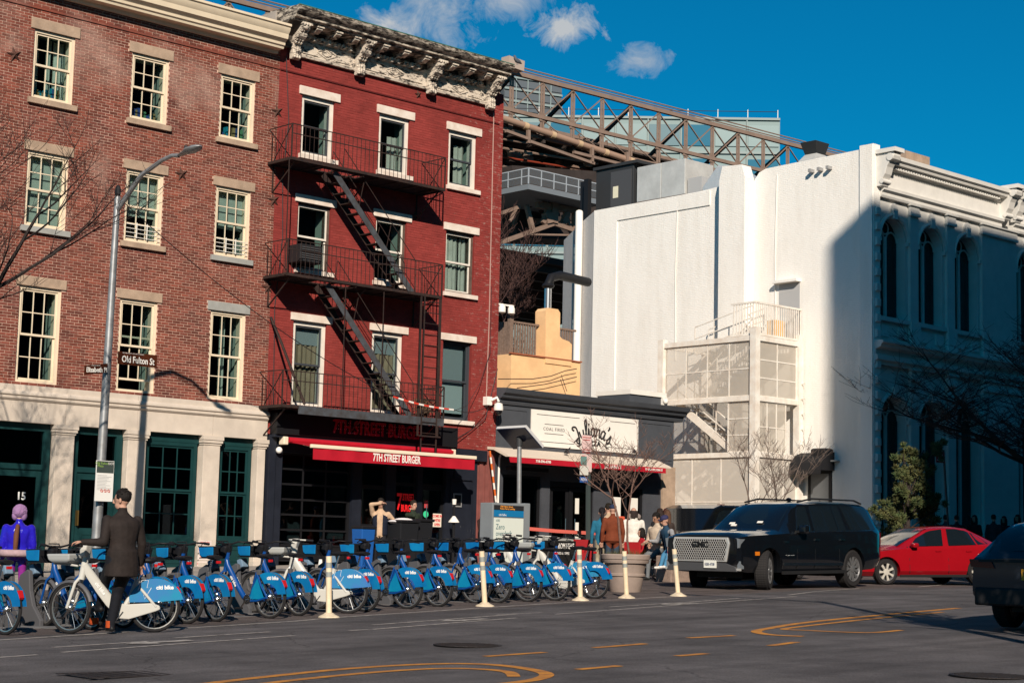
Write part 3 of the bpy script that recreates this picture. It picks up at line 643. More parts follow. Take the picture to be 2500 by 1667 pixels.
# ---------------------------------------------------------------- burger shopfront (part of the red building)
zb = zg(29, 0)
SF = MB().box(25.42, 25.82, -.06, .3, zb-.1, 4.36).box(28.10, 28.40, -.02, .3, zb, 4.36).box(29.24, 29.55, -.02, .3, zb, 4.36).box(30.30, 30.48, -.02, .3, zb, 4.36).box(31.28, 32.42, -.05, .3, zb, 4.36).box(25.82, 28.10, .0, .3, 3.95, 4.36).box(28.4, 29.24, .0, .3, 3.78, 4.36).box(29.55, 30.30, .0, .3, 3.80, 4.36).box(30.48, 31.28, .0, .3, 3.80, 4.36).build('shopfront_frame', navy, RB)
MB().box(31.4, 32.68, -.16, .0, 4.06, 4.36).build('shopfront_cornice', navy, RB); MB().box(25.36, 25.56, -.14, .0, zb, 4.36).build('shopfront_post', navy, RB)
MB().box(31.45, 31.52, -.075, -.05, 1.4, 3.5).box(32.25, 32.32, -.075, -.05, 1.4, 3.5).box(31.45, 32.32, -.075, -.05, 3.5, 3.58).box(31.55, 32.2, -.10, -.05, 3.52, 4.0).build('pilaster_moulding', navy, RB)
MB().box(32.42, 33.10, -.02, .3, zb-.1, 4.38).box(32.5, 32.62, -.06, -.02, zb, 4.3).box(32.72, 32.84, -.06, -.02, zb, 4.3).box(32.92, 33.04, -.06, -.02, zb, 4.3).build('iron_pilaster', mat('oxide_red_iron', (.22, .075, .065), .7, var=.15), RB)
# glazed roll-up door: 3 x 6 panes
gd = MB().box(25.82, 25.88, .08, .16, zb, 3.95).box(28.04, 28.10, .08, .16, zb, 3.95)
for k in range(8): gd.box(25.88, 28.04, .09, .15, zb+k*(3.95-zb-.05)/7, zb+k*(3.95-zb-.05)/7+.05)
for k in (1, 2): gd.box(25.88+k*.72-.025, 25.88+k*.72+.025, .10, .145, zb+.05, 3.90)
gd = gd.build('rollup_door', black, RB); hz = (3.95-zb-.05)/7
for i in range(3):
    for k in range(7):
        if k == 0: MB().box(25.88+i*.72+.03, 25.88+(i+1)*.72-.03, .11, .13, zb+.06, zb+hz).build('solid_panel', black, gd)
        else: pane(gd, 25.88+i*.72+.026, 25.88+(i+1)*.72-.026, zb+k*hz+.05, zb+(k+1)*hz, .118, glassd)
w = MB().box(28.40, 28.47, .04, .12, zb+.9, 3.78).box(29.17, 29.24, .04, .12, zb+.9, 3.78).box(28.47, 29.17, .04, .12, 3.15, 3.25).box(28.47, 29.17, .04, .12, zb+.9, zb+1.0).box(28.4, 29.24, .02, .2, zb, zb+.9).build('shop_window', black, RB)
pane(w, 28.47, 29.17, 3.25, 3.78, .08, glassd); pane(w, 28.47, 29.17, zb+1.0, 3.15, .08, glass)
w = MB().box(29.55, 29.61, .04, .12, zb+.6, 3.8).box(30.24, 30.30, .04, .12, zb+.6, 3.8).box(29.61, 30.24, .04, .12, 3.28, 3.36).box(29.61, 30.24, .04, .12, zb+.6, zb+.68).box(29.55, 30.30, .02, .2, zb, zb+.6).build('shop_window', black, RB)
pane(w, 29.61, 30.24, 3.36, 3.8, .08, glassd); pane(w, 29.61, 30.24, zb+.68, 3.28, .08, glassd)
d = MB().box(30.48, 30.56, .04, .1, zb+.02, 3.28).box(31.20, 31.28, .04, .1, zb+.02, 3.28).box(30.56, 31.20, .04, .1, 3.2, 3.28).box(30.56, 31.2, .04, .1, zb+.02, zb+.25).box(30.48, 31.28, .02, .12, 3.28, 3.36).build('shop_door', black, RB)
pane(d, 30.56, 31.20, zb+.25, 3.2, .07, glass); pane(RB, 30.48, 31.28, 3.36, 3.8, .08, glassd)
MB().tube((30.64, -.03, 2.1), (30.64, -.03, 2.8), .015, 6).build('handle', mat('steel', (.5, .5, .5), .3, metal=1), d)
shopw = mat('shop_pale_wall', (.62, .60, .55), .8)
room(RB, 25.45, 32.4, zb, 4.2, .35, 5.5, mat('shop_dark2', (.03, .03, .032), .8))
MB().box(27.1, 28.3, 2.4, 2.5, zb+.3, 3.3).box(28.3, 29.0, 1.2, 1.3, zb+.6, 3.2).build('pale_inner_wall', shopw, RB)
MB().box(30.5, 31.5, .9, .95, zb, 3.6).build('pale_inner_wall', shopw, RB)
red = mat('neon_red', (.7, .015, .02), .5, emit=.10)
text('window_sign', '7', .62, red, RB, (29.75, .06, 2.83), off=.012, sx=.6, ext=.003); text('window_sign', 'STREET', .25, red, RB, (30.07, .06, 2.97), off=.008, sx=.5, ext=.003); text('window_sign', 'BURGER', .25, red, RB, (30.05, .06, 2.68), off=.008, sx=.5, ext=.003)
nb = MB().box(30.92, 31.22, .028, .034, 2.22, 2.58).build('open_notice', mat('notice_cream', (.75, .68, .58), .7), RB)
for k, s in enumerate(("COME IN", "WE'RE", "OPEN")): text('notice_print', s, .10, mat('notice_red2', (.6, .04, .04), .6), RB, (31.07, .026, 2.51-.115*k), ext=.001, off=.004, sx=.8)
MB().lathe([(.09, 0), (.09, .008)], (30.66, .022, 2.55), 16, 'y').build('sticker', mat('green_sticker', (.05, .6, .3), .5), RB)
MB().box(30.6, 30.72, .026, .032, 2.72, 2.92).build('sticker', mat('red_sticker', (.5, .06, .07), .5), RB)
MB().box(31.55, 31.85, -.08, -.05, 2.78, 3.15).build('menu_frame', mat('grey_frame', (.25, .25, .25), .5), RB); MB().box(31.59, 31.81, -.086, -.08, 2.82, 3.11).build('menu', black, RB)
# mascot cut-out in the window left plain: pale round cushion shape omitted
# ---- sign box
SB = thing('sign_box', 'long black sign box with red bulb letters under the fire escape', 'sign', (28.4, -.2, 4.3))
MB().box(25.40, 31.40, -.36, -.06, 4.37, 4.90).build('box', black, SB, bevel=.01)
MB().box(25.40, 31.40, -.30, -.04, 4.30, 4.37).build('lower_edge', navy, SB)
dred = mat('sign_red', (.30, .008, .03), .5, spec=.3)
o = text('lettering', '7TH STREET BURGER', .50, dred, SB, (28.62, -.385, 4.66), off=.006, ext=.02, sx=.64)
bl = MB()
for k in range(46):
    for j in range(4):
        if random.random() < .6: bl.ell((27.15+k*.064, -.41, 4.53+j*.085), .011, 5, 3)
bl.build('bulbs', mat('bulb_glass', (.75, .45, .45), .2), SB, kind='stuff')
# ---- awning
AW = thing('awning', 'red folding awning reading 7th Street Burger with cream front bar', 'awning', (28.5, -.6, 3.8))
aw = mat('awning_red', (.42, .008, .022), .75, var=.08, vs_=3, bump=.2, bs=25); awc = mat('awning_cream', (.80, .68, .52), .45)
MB().tube((25.80, -.30, 4.24), (31.25, -.30, 4.24), .075, 12).build('roller', aw, AW, smooth=40)
MB().add([(25.9, -.32, 4.20), (31.15, -.32, 4.20), (31.15, -1.25, 4.06), (25.9, -1.25, 4.06), (25.9, -.32, 4.185), (31.15, -.32, 4.185), (31.15, -1.25, 4.045), (25.9, -1.25, 4.045)], [(0, 1, 2, 3), (7, 6, 5, 4), (0, 4, 5, 1), (2, 6, 7, 3), (1, 5, 6, 2), (0, 3, 7, 4)]).build('fabric', aw, AW)
MB().box(25.78, 31.25, -1.32, -1.23, 4.02, 4.11).build('front_bar', awc, AW, bevel=.015)
v = MB(); n = 44
for i in range(n+1):
    x = 25.85+5.34*i/n; y = -1.29+.012*math.sin(i*1.1); v.v += [Vector((x, y, 4.02)), Vector((x, y-.01*math.sin(i*.8), 3.74)), Vector((x, y+.008, 4.02)), Vector((x, y+.008, 3.74))]
for i in range(n): v.f += [(4*i, 4*i+1, 4*i+5, 4*i+4), (4*i+2, 4*i+6, 4*i+7, 4*i+3)]
v.build('valance', aw, AW, smooth=50)
text('lettering', '7TH STREET BURGER', .27, mat('awning_white', (.82, .76, .70), .7), AW, (28.50, -1.315, 3.885), off=.007, ext=.002, sx=.62)
for x in (26.3, 30.8): MB().path([(x, -.25, 4.16), (x+.45, -.75, 4.06), (x, -1.24, 4.04)], .025, 6).build('folding_arm', awc, AW)
for x in (25.70, 31.28): MB().obox((x, -.25, 4.22), (.14, .22, .2)).build('end_bracket', awc, AW, bevel=.02)
gl = thing('globe_lamp', 'small white globe wall lamp left of the red awning', 'lamp', (25.62, -.1, 3.9)); MB().ell((25.62, -.18, 3.98), .085, 12, 8).build('globe', mat('opal', (.85, .82, .78), .35), gl, smooth=60); MB().box(25.59, 25.65, -.12, -.06, 3.94, 4.02).build('bracket', black, gl)
# ---------------------------------------------------------------- FIRE ESCAPE
FI = mat('escape_iron', (.022, .017, .017), .7, rgb2=(.05, .028, .022), vs_=6, bump=.3, bs=40); FG = mat('escape_grey', (.075, .085, .10), .6, rgb2=(.05, .045, .045), vs_=5)
FE = thing('fire_escape', 'black iron fire escape with three balconies and two stairs on the red building', 'fire escape', (28, -.5, 4.8))
FX0, FX1, FY = 25.06, 30.12, -1.0
def balcony(z, x0=FX0, x1=FX1, rail=.88, hole=None, floor=True, fascia=False):
    P = MB().bar((x0, FY, z), (x1, FY, z), .05, .07).bar((x0, -.03, z), (x1, -.03, z), .05, .07).bar((x0, FY, z), (x0, -.02, z), .05, .07).bar((x1, FY, z), (x1, -.02, z), .05, .07).build('balcony', FI, FE)
    sl = MB(); ny = 19
    for k in range(ny):
        y = FY+.04+k*(.92/(ny-1))
        segs = [(x0+.03, x1-.03)]
        if hole and hole[2] < y < hole[3]: segs = [(x0+.03, hole[0]), (hole[1], x1-.03)]
        for s in segs: sl.box(s[0], s[1], y-.013, y+.013, z-.012, z+.018)
    for k in range(8): sl.box(x0+.3+k*(x1-x0-.6)/7-.02, x0+.3+k*(x1-x0-.6)/7+.02, FY+.02, -.04, z-.05, z-.013)
    sl.build('floor_slats', FI, P, kind='stuff')
    r = MB()
    for h in (rail, rail-.24): r.bar((x0, FY, z+h), (x1, FY, z+h), .022, .022)
    for xx in (x0, x1):
        r.bar((xx, FY, z+rail), (xx, -.02, z+rail), .022, .022); r.bar((xx, FY, z+rail), (xx, FY*.25, z+.05), .018, .018)
        r.bar((xx, FY, z), (xx, FY, z+rail), .03, .03)
    r.build('rail', FI, P)
    n = int((x1-x0)/.135)
    for k in range(1, n): 
        x = x0+k*(x1-x0)/n; bmesh_bal = MB().bar((x, FY, z+.03), (x, FY, z+rail-.24 if k % 1 else z+rail), .011, .011); bmesh_bal.build('baluster', FI, P)
    for xx in (x0, x1):
        for k in range(1, 7): MB().bar((xx, FY*k/7, z+.03), (xx, FY*k/7, z+rail*(1 if xx == x1 else .9)), .011, .011).build('baluster', FI, P)
    for xx in (x0+.15, (x0+x1)/2, x1-.15): MB().bar((xx, FY+.05, z-.05), (xx, -.02, z-.72), .03, .03).bar((xx, -.02, z-.72), (xx, -.02, z), .03, .03).build('support_bracket', FI, P)
    if fascia: MB().box(x0+.5, x1-.0, FY-.03, FY, z-.17, z+.03).build('fascia_plate', FG, P)
    return P
balcony(11.20, hole=(26.3, 27.6, -.75, -.3)); balcony(8.28, hole=(26.2, 27.5, -.75, -.3)); b3 = balcony(5.02, x1=30.3, fascia=True)
def stair(x0, z0, x1, z1, y0, y1):
    P = MB().bar((x0, y0, z0), (x1, y0, z1), .02, .17).build('stair_stringer', FG, FE); MB().bar((x0, y1, z0), (x1, y1, z1), .02, .17).build('stair_stringer', FI, FE)
    n = 12
    for k in range(1, n):
        t = k/n; x = x0+(x1-x0)*t; z = z0+(z1-z0)*t; MB().box(x-.10, x+.10, y0+.01, y1-.01, z-.012, z+.012).build('tread', FI, P)
    h = MB()
    for y in (y0, y1):
        h.path([(x0+.25, y, z0+.1), (x0+.3, y, z0+.66), (x1+.1, y, z1+.85), (x1+.1, y, z1)], .012, 5)
        for t in (.3, .65): h.bar((x0+(x1-x0)*t, y, z0+(z1-z0)*t), (x0+(x1-x0)*t+.15, y, z0+(z1-z0)*t+.72), .014, .014)
    h.build('handrail', FI, P)
stair(26.55, 11.12, 29.25, 8.32, -.82, -.34); stair(26.45, 8.20, 29.3, 5.06, -.82, -.34)
# drop ladder and its guide frame at the right end
ld = MB()
for x in (29.50, 30.02): ld.bar((x, -1.05, 3.95), (x, -1.05, 8.3), .035, .02)
ld.build('drop_ladder', FI, FE)
for k in range(15): MB().tube((29.50, -1.05, 4.05+k*.29), (30.02, -1.05, 4.05+k*.29), .011, 6).build('rung', FI, FE)
for x in (29.42, 30.10): MB().bar((x, -1.0, 4.55), (x, -1.0, 8.3), .04, .04).build('ladder_guide', FI, FE)
MB().bar((29.40, -1.1, 4.55), (30.12, -1.1, 4.55), .04, .04).build('ladder_guide', FI, FE)
for a, c in (((25.0, -1.0, 8.26), (25.0, -1.0, 11.2)), ((26.9, -1.0, 5.05), (26.9, -1.0, 8.2)), ((28.15, -1.0, 5.05), (28.15, -1.0, 8.2))): MB().bar(a, c, .02, .02).build('hanger_rod', FI, FE)
MB().path([(25.3, -.05, 7.3), (25.35, -.5, 6.6), (25.75, -1.0, 5.1)], .035, 6).build('counterweight_arm', FI, FE)
# coil of straw-coloured rope / nest on the lowest balcony and warning tape
t = thing('straw_bundle', 'tangled brown straw bundle stuck at the foot of the drop ladder', 'bundle', (29.8, -.8, 5.05))
b = MB()
for k in range(90):
    a = random.uniform(0, 6.28); r = random.uniform(.05, .24); c = Vector((29.8+r*math.cos(a), -.75+.6*r*math.sin(a), 5.1+random.uniform(0, .42))); d = Vector((random.uniform(-1, 1), random.uniform(-1, 1), random.uniform(-.3, .3))).normalized()*.16
    b.path([c-d, c+Vector((0, 0, .03)), c+d], .007, 4)
b.build('straw', mat('straw', (.16, .10, .06), .9, var=.3, vs_=12), t, kind='stuff')
MB().ell((29.8, -.75, 5.28), (.2, .13, .2), 10, 6).build('core', mat('straw_core', (.09, .06, .04), .95), t)
t = thing('warning_tape', 'red and white striped warning tape hanging across the lowest balcony', 'tape', (29.5, -1.1, 5.3))
P0, P1 = onY(960, 968, -1.12), onY(1108, 1000, -1.12)
for k in range(12):
    a = P0.lerp(P1, k/12); c = P0.lerp(P1, (k+1)/12); a.z -= .05*math.sin(math.pi*k/12); c.z -= .05*math.sin(math.pi*(k+1)/12)
    MB().bar(a, c, .006, .045).build('tape_band', mat('tape_red', (.6, .05, .03), .5) if k % 2 == 0 else mat('tape_white', (.75, .7, .65), .5), t)
t = thing('overhead_wire', 'thin black overhead wire sagging from the lamp post to the fire escape', 'wire', (22, -3, 6))
A, B2 = onY(300, 492, -4.15), P0; pts = []
for k in range(25):
    p = A.lerp(B2, k/24); p.z -= .35*4*(k/24)*(1-k/24); pts.append(p)
MB().path(pts, .011, 4).build('wire', cab, t)
t = thing('wire_to_pizzeria', 'black wires sagging from the tape to the corner of the pizzeria', 'wire', (32, -.8, 5)); 
A, B2 = P1, onY(1200, 985, -.1)
MB().path([A.lerp(B2, k/8)-Vector((0, 0, .15*math.sin(math.pi*k/8))) for k in range(9)], .009, 4).build('wire', cab, t)
MB().path([onY(1108, 1003, -.8), onY(1140, 990, -.4), onY(1170, 940, -.2), onY(1197, 860, -.05), onY(1200, 700, -.03)], .008, 4).build('wire', cab, t)
MB().path([onY(1115, 1070, -.2), onY(1150, 1050, -.1), onY(1185, 1020, -.1), onY(1215, 900, -.05)], .012, 4).build('wire', cab, t)
# air conditioner hanging on the second-floor left window
t = thing('window_air_conditioner', 'black air conditioner with railing planter in the second-floor left window', 'air conditioner', (26.5, -.3, 8.8))
c = onY(757, 610, -.45); MB().box(c.x-.34, c.x+.34, -.5, .02, c.z-.34, c.z+.12).build('casing', mat('black_plastic', (.02, .02, .022), .5), t, bevel=.02)
sl = MB()
for k in range(7): sl.box(c.x-.29, c.x+.29, -.52, -.5, c.z-.30+k*.055, c.z-.28+k*.055)
sl.build('vent_slats', mat('grey_plastic', (.08, .08, .085), .5), t)
# ================================================================ PIZZERIA
slate = mat('slate_paint', (.066, .072, .084), .6, var=.1, vs_=2); slate2 = mat('slate_brick_paint', (.06, .064, .076), .7, var=.12, vs_=2, bump=.6, bs=18)
signw = mat('sign_white', (.80, .76, .70), .6, var=.03); inkb = mat('ink_black', (.02, .02, .022), .6)
JB = thing('pizzeria_building', 'single-storey dark grey pizzeria with long white name board', 'building', (37, 0, zg(37, 0)))
zb = zg(36.8, 0); J0, J1 = 33.125, 40.60
b = wallgrid(MB(), J0, J1, zb-.2, 4.4, [(33.44, 34.95, 1.9, 3.76), (35.29, 37.12, zb-.2, 3.66), (37.88, 39.28, 2.0, 3.57)], 0, .3); b.build('wall', slate2, JB)
MB().box(J0, J1, -.01, .3, 4.4, 5.72).build('sign_wall', slate, JB)
cp = [(0, 5.72), (-.06, 5.72), (-.10, 5.80), (-.10, 5.86), (-.22, 5.90), (-.26, 5.98), (-.34, 6.02), (-.38, 6.10), (-.40, 6.15), (.4, 6.2), (.4, 5.72)]
MB().prism(cp, 'yz', 33.13, 40.95).build('cornice', slate, JB, smooth=20)
MB().box(J0, J1, .3, 9, 5.6, 5.9).box(J1-.2, J1, .3, 9, zb-.2, 5.6).build('roof', MATS['roof_tar'], JB)
for x0, x1 in ((33.2, 34.36), (39.04, 40.5)):
    MB().box(x0, x1, -.03, -.01, 4.5, 4.56).box(x0, x1, -.03, -.01, 5.58, 5.64).box(x0, x0+.06, -.03, -.01, 4.56, 5.58).box(x1-.06, x1, -.03, -.01, 4.56, 5.58).build('panel_moulding', slate, JB)
MB().box(40.05, 40.62, -.08, .3, zb-.2, 4.3).build('stone_pier', brown, JB)
def shopwin(x0, x1, z0, z1, cols=1):
    w = MB().box(x0, x0+.07, .06, .16, z0, z1).box(x1-.07, x1, .06, .16, z0, z1).box(x0+.07, x1-.07, .06, .16, z1-.07, z1).box(x0+.07, x1-.07, .06, .16, z0, z0+.07).build('shop_window', black, JB)
    for k in range(1, cols): MB().box(x0+(x1-x0)*k/cols-.03, x0+(x1-x0)*k/cols+.03, .07, .15, z0+.07, z1-.07).build('mullion', black, w)
    for k in range(cols): pane(w, x0+.07+(x1-x0-.14)*k/cols, x0+.07+(x1-x0-.14)*(k+1)/cols, z0+.07, z1-.07, .11, glassd)
    return w
shopwin(33.44, 34.95, 1.9, 3.76, 2); w = shopwin(37.88, 39.28, 2.0, 3.57, 2)
for x in (38.05, 38.8): MB().box(x, x+.32, .095, .105, 2.5, 3.3).build('menu_sheet', MATS['paper'], w)
MB().box(34.5, 34.85, .8, .85, 1.9, 3.7).build('inner_wall', MATS['shop_pale_wall'], JB)
df = MB().box(35.29, 35.40, .06, .2, zb, 3.66).box(37.0, 37.12, .06, .2, zb, 3.66).box(35.4, 37.0, .06, .2, 3.5, 3.66).box(36.15, 36.23, .06, .2, zb, 3.5).build('door_frame', black, JB)
for x0, x1 in ((35.4, 36.15), (36.23, 37.0)):
    d = MB().box(x0+.01, x0+.11, .1, .15, zb+.02, 3.48).box(x1-.11, x1-.01, .1, .15, zb+.02, 3.48).box(x0+.11, x1-.11, .1, .15, 3.38, 3.48).box(x0+.11, x1-.11, .1, .15, zb+.02, zb+.3).build('door', black, JB)
    pane(d, x0+.11, x1-.11, zb+.3, 3.38, .12, glassd); MB().tube((x1-.15 if x0 < 36 else x0+.15, .04, 2.0), (x1-.15 if x0 < 36 else x0+.15, .04, 2.6), .014, 6).build('handle', MATS['steel'], d)
    if x0 > 36:
        for k, (z0, z1) in enumerate(((2.75, 3.2), (2.25, 2.5), (2.05, 2.16))): MB().box(x0+.2, x0+.36, .092, .098, z0, z1).build('door_notice', MATS['paper'], d)
room(JB, J0+.1, J1-.1, zb, 4.3, .35, 6, MATS['shop_dark2'])
MB().box(34.46, 38.94, -.05, -.01, 4.62, 5.66).build('name_board', signw, JB)
# lettering: script name on an arch, drawn as brush strokes
def cr(pts, n=5): return ysm(pts, n)
GL = {'J': ([[(.10, .62), (.02, .72), (.08, .80), (.22, .76), (.30, .62), (.30, .30), (.26, .02), (.14, -.10), (.0, -.04), (.0, .08), (.12, .14), (.34, .14)]], .42),
      'u': ([[(.0, .42), (.04, .14), (.12, .04), (.22, .06), (.30, .20), (.32, .44)], [(.32, .44), (.31, .14), (.36, .04), (.46, .08)]], .44),
      'l': ([[(.0, .10), (.14, .36), (.22, .72), (.16, .88), (.09, .72), (.10, .20), (.16, .04), (.26, .10)]], .26),
      'i': ([[(.0, .12), (.08, .44), (.09, .14), (.15, .04), (.24, .10)], [(.10, .60), (.12, .64), (.10, .66), (.10, .60)]], .23),
      'a': ([[(.32, .38), (.20, .46), (.06, .36), (.03, .16), (.12, .03), (.24, .10), (.32, .30), (.34, .44)], [(.34, .44), (.33, .14), (.38, .04), (.46, .08)]], .44),
      'n': ([[(.0, .40), (.05, .44), (.06, .04)], [(.06, .24), (.16, .42), (.28, .40), (.30, .16), (.34, .04), (.42, .08)]], .42),
      "'": ([[(.04, .80), (.10, .76), (.04, .60)]], .14),
      's': ([[(.0, .08), (.14, .26), (.22, .46), (.26, .30), (.30, .12), (.18, -.02), (.04, .04)]], .34)}
ls = MB(); word = "Juliana's"; tot = sum(GL[c][1] for c in word); sc = .58; cx, cz = 36.98, 5.02
pos = 0
for ch in word:
    st, wd = GL[ch]
    for s in st:
        P = []
        for (u, v) in cr(s):
            t = (pos+u)/tot-.5; ang = t*1.15; rad = 1.22
            x = cx+math.sin(ang)*(rad+v*sc); z = cz-rad+math.cos(ang)*(rad+v*sc)
            P.append((x, -.056, z))
        ls.path(P, .026, 6)
    pos += wd
for s in (-1, 1): ls.path([(cx+s*(.66+.12*math.cos(k*.8)), -.056, 4.80+.09*math.sin(k*.8)) for k in range(7)], .016, 6); ls.path([(cx+s*.12*k, -.056, 4.985-.012*k*k) for k in range(1, 6)], .012, 6)
ls.build('script_lettering', inkb, JB, label='black arched script lettering reading Julianas')
text('lettering', 'PIZZA', .19, inkb, JB, (cx, -.054, 4.82), off=.012, ext=.004, sx=1.1, space=1.15)
text('lettering', 'COAL FIRED', .13, mat('ink_grey', (.12, .12, .12), .6), JB, (35.36, -.054, 5.13), ext=.003, sx=1.05, space=1.2)
for (x0, x1, z) in ((34.66, 36.4, 5.53), (34.66, 36.2, 4.76), (37.7, 38.8, 5.53), (37.6, 38.8, 4.76), (34.98, 35.74, 5.27), (34.98, 35.74, 5.0)): MB().box(x0, x1, -.056, -.05, z-.007, z+.007).build('rule_line', inkb, JB)
# awning of the pizzeria
PA = thing('pizzeria_awning', 'cream awning with narrow red valance over the pizzeria door', 'awning', (36, -.4, 4.1))
crm = mat('awning_cream_cloth', (.66, .56, .46), .8, bump=.2, bs=20)
MB().prism([(-.02, 4.50), (-.30, 4.46), (-.80, 4.27), (-.86, 4.24), (-.86, 4.20), (-.78, 4.20), (-.28, 4.40), (-.02, 4.42)], 'yz', 32.80, 39.55).build('canopy', crm, PA)
MB().prism([(-.80, 4.20), (-.86, 4.20), (-.87, 4.045), (-.855, 4.045)], 'yz', 32.9, 39.30).build('valance', aw, PA)
wp = MATS['awning_white']
for s, x, sz in (('718-596-6700', 34.15, .10), ("JULIANA'S", 36.98, .15), ('19 OLD FULTON ST', 38.75, .085)): text('lettering', s, sz, wp, PA, (x, -.885, 4.125), off=.004, ext=.002, sx=.95, space=1.1)
t = thing('heater_bar', 'black wall heater under the left end of the pizzeria awning', 'heater', (34, -.3, 3.8)); MB().box(33.4, 34.9, -.35, -.15, 3.86, 3.98).build('heater', black, t, bevel=.02)
for k, px in enumerate((1380, 1545)):
    t = thing('gooseneck_lamp', 'black gooseneck sign lamp %s the white name board' % ('below the middle of' if k == 0 else 'below the right end of'), 'lamp', (36+k*2, -.3, 4.5)); c = onY(px, 1102, -.5)
    MB().path([(c.x+.5, -.02, 4.52), (c.x+.3, -.4, 4.62), (c.x, -.55, c.z+.02)], .018, 6).build('arm', black, t); MB().lathe([(.03, .06), (.09, -.05)], (c.x, -.56, c.z), 10).build('shade', black, t)
# security dome on the corner
t = thing('security_camera', 'white dome security camera on the corner between red building and pizzeria', 'camera', (33.1, -.3, 5.0)); c = onY(1217, 1000, -.35)
MB().box(c.x-.28, c.x-.1, -.2, 0, c.z+.12, c.z+.36).build('mount_plate', signw, t, bevel=.01); MB().path([(c.x-.15, -.2, c.z+.26), (c.x-.02, -.3, c.z+.34), (c.x, -.35, c.z+.22)], .04, 8).build('arm', signw, t, smooth=50)
MB().lathe([(.03, .2), (.11, .17), (.135, .05), (.13, -.02)], (c.x, -.35, c.z), 16).build('housing', signw, t, smooth=50); MB().ell((c.x, -.35, c.z-.04), (.11, .11, .13), 14, 8).build('dome', mat('smoked_dome', (.01, .01, .012), .1, spec=.8), t, smooth=60)
t = thing('roof_hatch', 'grey roof box with small camera at the right end of the pizzeria roof', 'roof box', (40, .5, 6.1)); 
a, c = onY(1537, 985, 1.2), onY(1622, 962, 1.2); MB().box(a.x, c.x, 1.2, 2.6, 6.0, c.z-.12).build('box', slate, t); MB().box(a.x-.02, c.x+.05, 1.15, 2.65, c.z-.118, c.z+.03).build('lid', signw, t); MB().ell((c.x-.1, 1.05, c.z-.25), .09, 10, 6).build('camera_ball', signw, t, smooth=60)
MB().box(c.x-.16, c.x+.04, 1.1, 1.2, c.z-.45, c.z-.1).build('camera_mount', signw, t)
# hazard-striped pole leaning at the corner
t = thing('striped_pole', 'thin orange and white striped pole at the pizzeria corner', 'pole', (33.1, -.2, 3)); A, B2 = onY(1196, 1100, -.25), onY(1211, 1225, -.25)
for k in range(8): MB().tube(A.lerp(B2, k/8), A.lerp(B2, (k+1)/8), .028, 6).build('pole_band', mat('orange_paint', (.65, .13, .02), .6) if k % 2 == 0 else signw, t)
t = thing('drain_pipe', 'white rainwater pipe beside the striped pole', 'pipe', (33.4, -.1, 2)); MB().path([onY(1228, 1095, -.05), onY(1219, 1118, -.06), onY(1216, 1215, -.06), onY(1214, 1330, -.06)], .03, 6).build('pipe', signw, t, smooth=50)
# ================================================================ YELLOW HOUSE behind
yl = mat('ochre_stucco', (.80, .50, .26), .9, var=.10, vs_=1.6, bump=.3, bs=20); dbrick = mat('dark_brick', (.07, .03, .028), .9, var=.25, vs_=5, bump=.5, bs=25); wood = mat('grey_timber', (.20, .14, .11), .85, var=.25, vs_=10)
YH = thing('yellow_house', 'low ochre stucco house with chimney and roof deck behind the pizzeria', 'house', (43, 9, zg(43, 9)))
MB().box(42.06, 45.55, 9, 15, 1.2, 8.58).build('wall', yl, YH); MB().box(40.8, 42.055, 9.8, 15, 1.2, 8.4).build('side_wall', dbrick, YH)
ch = MB().prism([(43.72, 8.4), (45.05, 8.4), (45.05, 9.2), (44.9, 9.3), (44.55, 9.36), (44.42, 9.45), (44.42, 10.3), (44.30, 10.42), (43.80, 10.42), (43.68, 10.3)], 'xz', 8.96, 9.5).build('chimney', yl, YH)
MB().tube((44.06, 9.25, 10.4), (44.06, 9.25, 11.25), .13, 14).build('flue', mat('galvanised', (.55, .56, .57), .3, metal=.9), ch, smooth=50)
MB().ell((44.06, 9.25, 11.28), (.24, .24, .12), 14, 6).path([(44.06, 9.25, 11.3), (44.2, 9.25, 11.6), (44.7, 9.3, 11.75), (46.5, 9.6, 11.75)], .17, 10).build('flue_cowl', black, ch, smooth=50)
MB().box(42.0, 45.6, 8.95, 9.06, 8.58, 8.63).build('coping', mat('terracotta', (.32, .10, .05), .8), YH)
for k in range(24):
    x = 42.5+k*.125
    if 43.6 < x < 44.5 or (x > 44.3 and x < 45.0 and False): continue
    if x < 45.6: MB().box(x, x+.055, 9.3, 9.35, 8.6, 9.75).build('deck_picket', wood, YH)
MB().box(42.4, 45.6, 9.28, 9.38, 9.75, 9.82).build('deck_rail', wood, YH)
for k in range(14): MB().box(42.30, 42.36, 9.5+k*.22, 9.68+k*.22, 8.3, 9.8).build('deck_board', wood, YH)
MB().box(42.26, 42.42, 9.3, 9.45, 8.3, 10.4).build('deck_post', wood, YH)
t = thing('roof_floodlights', 'white twin floodlights on the post of the yellow house deck', 'floodlight', (42, 9.2, 10.2)); 
MB().box(41.3, 42.35, 9.22, 9.28, 10.3, 10.36).build('bar', signw, t)
for x in (41.75, 42.2): MB().lathe([(.05, .1), (.13, -.02), (.13, -.2), (.08, -.24)], (x, 9.2, 10.25), 12).build('lamp_head', signw, t, smooth=50)
t = thing('house_wires', 'dark wires crossing the ochre wall behind the pizzeria', 'wire', (43, 8.7, 7))
for pts in ([(1216, 925), (1300, 925), (1345, 918), (1380, 905), (1408, 900)], [(1262, 947), (1330, 938), (1408, 920)], [(1370, 915), (1384, 955)]): MB().path([onY(px, py, 8.8) for px, py in pts], .016, 4).build('wire', cab, t)
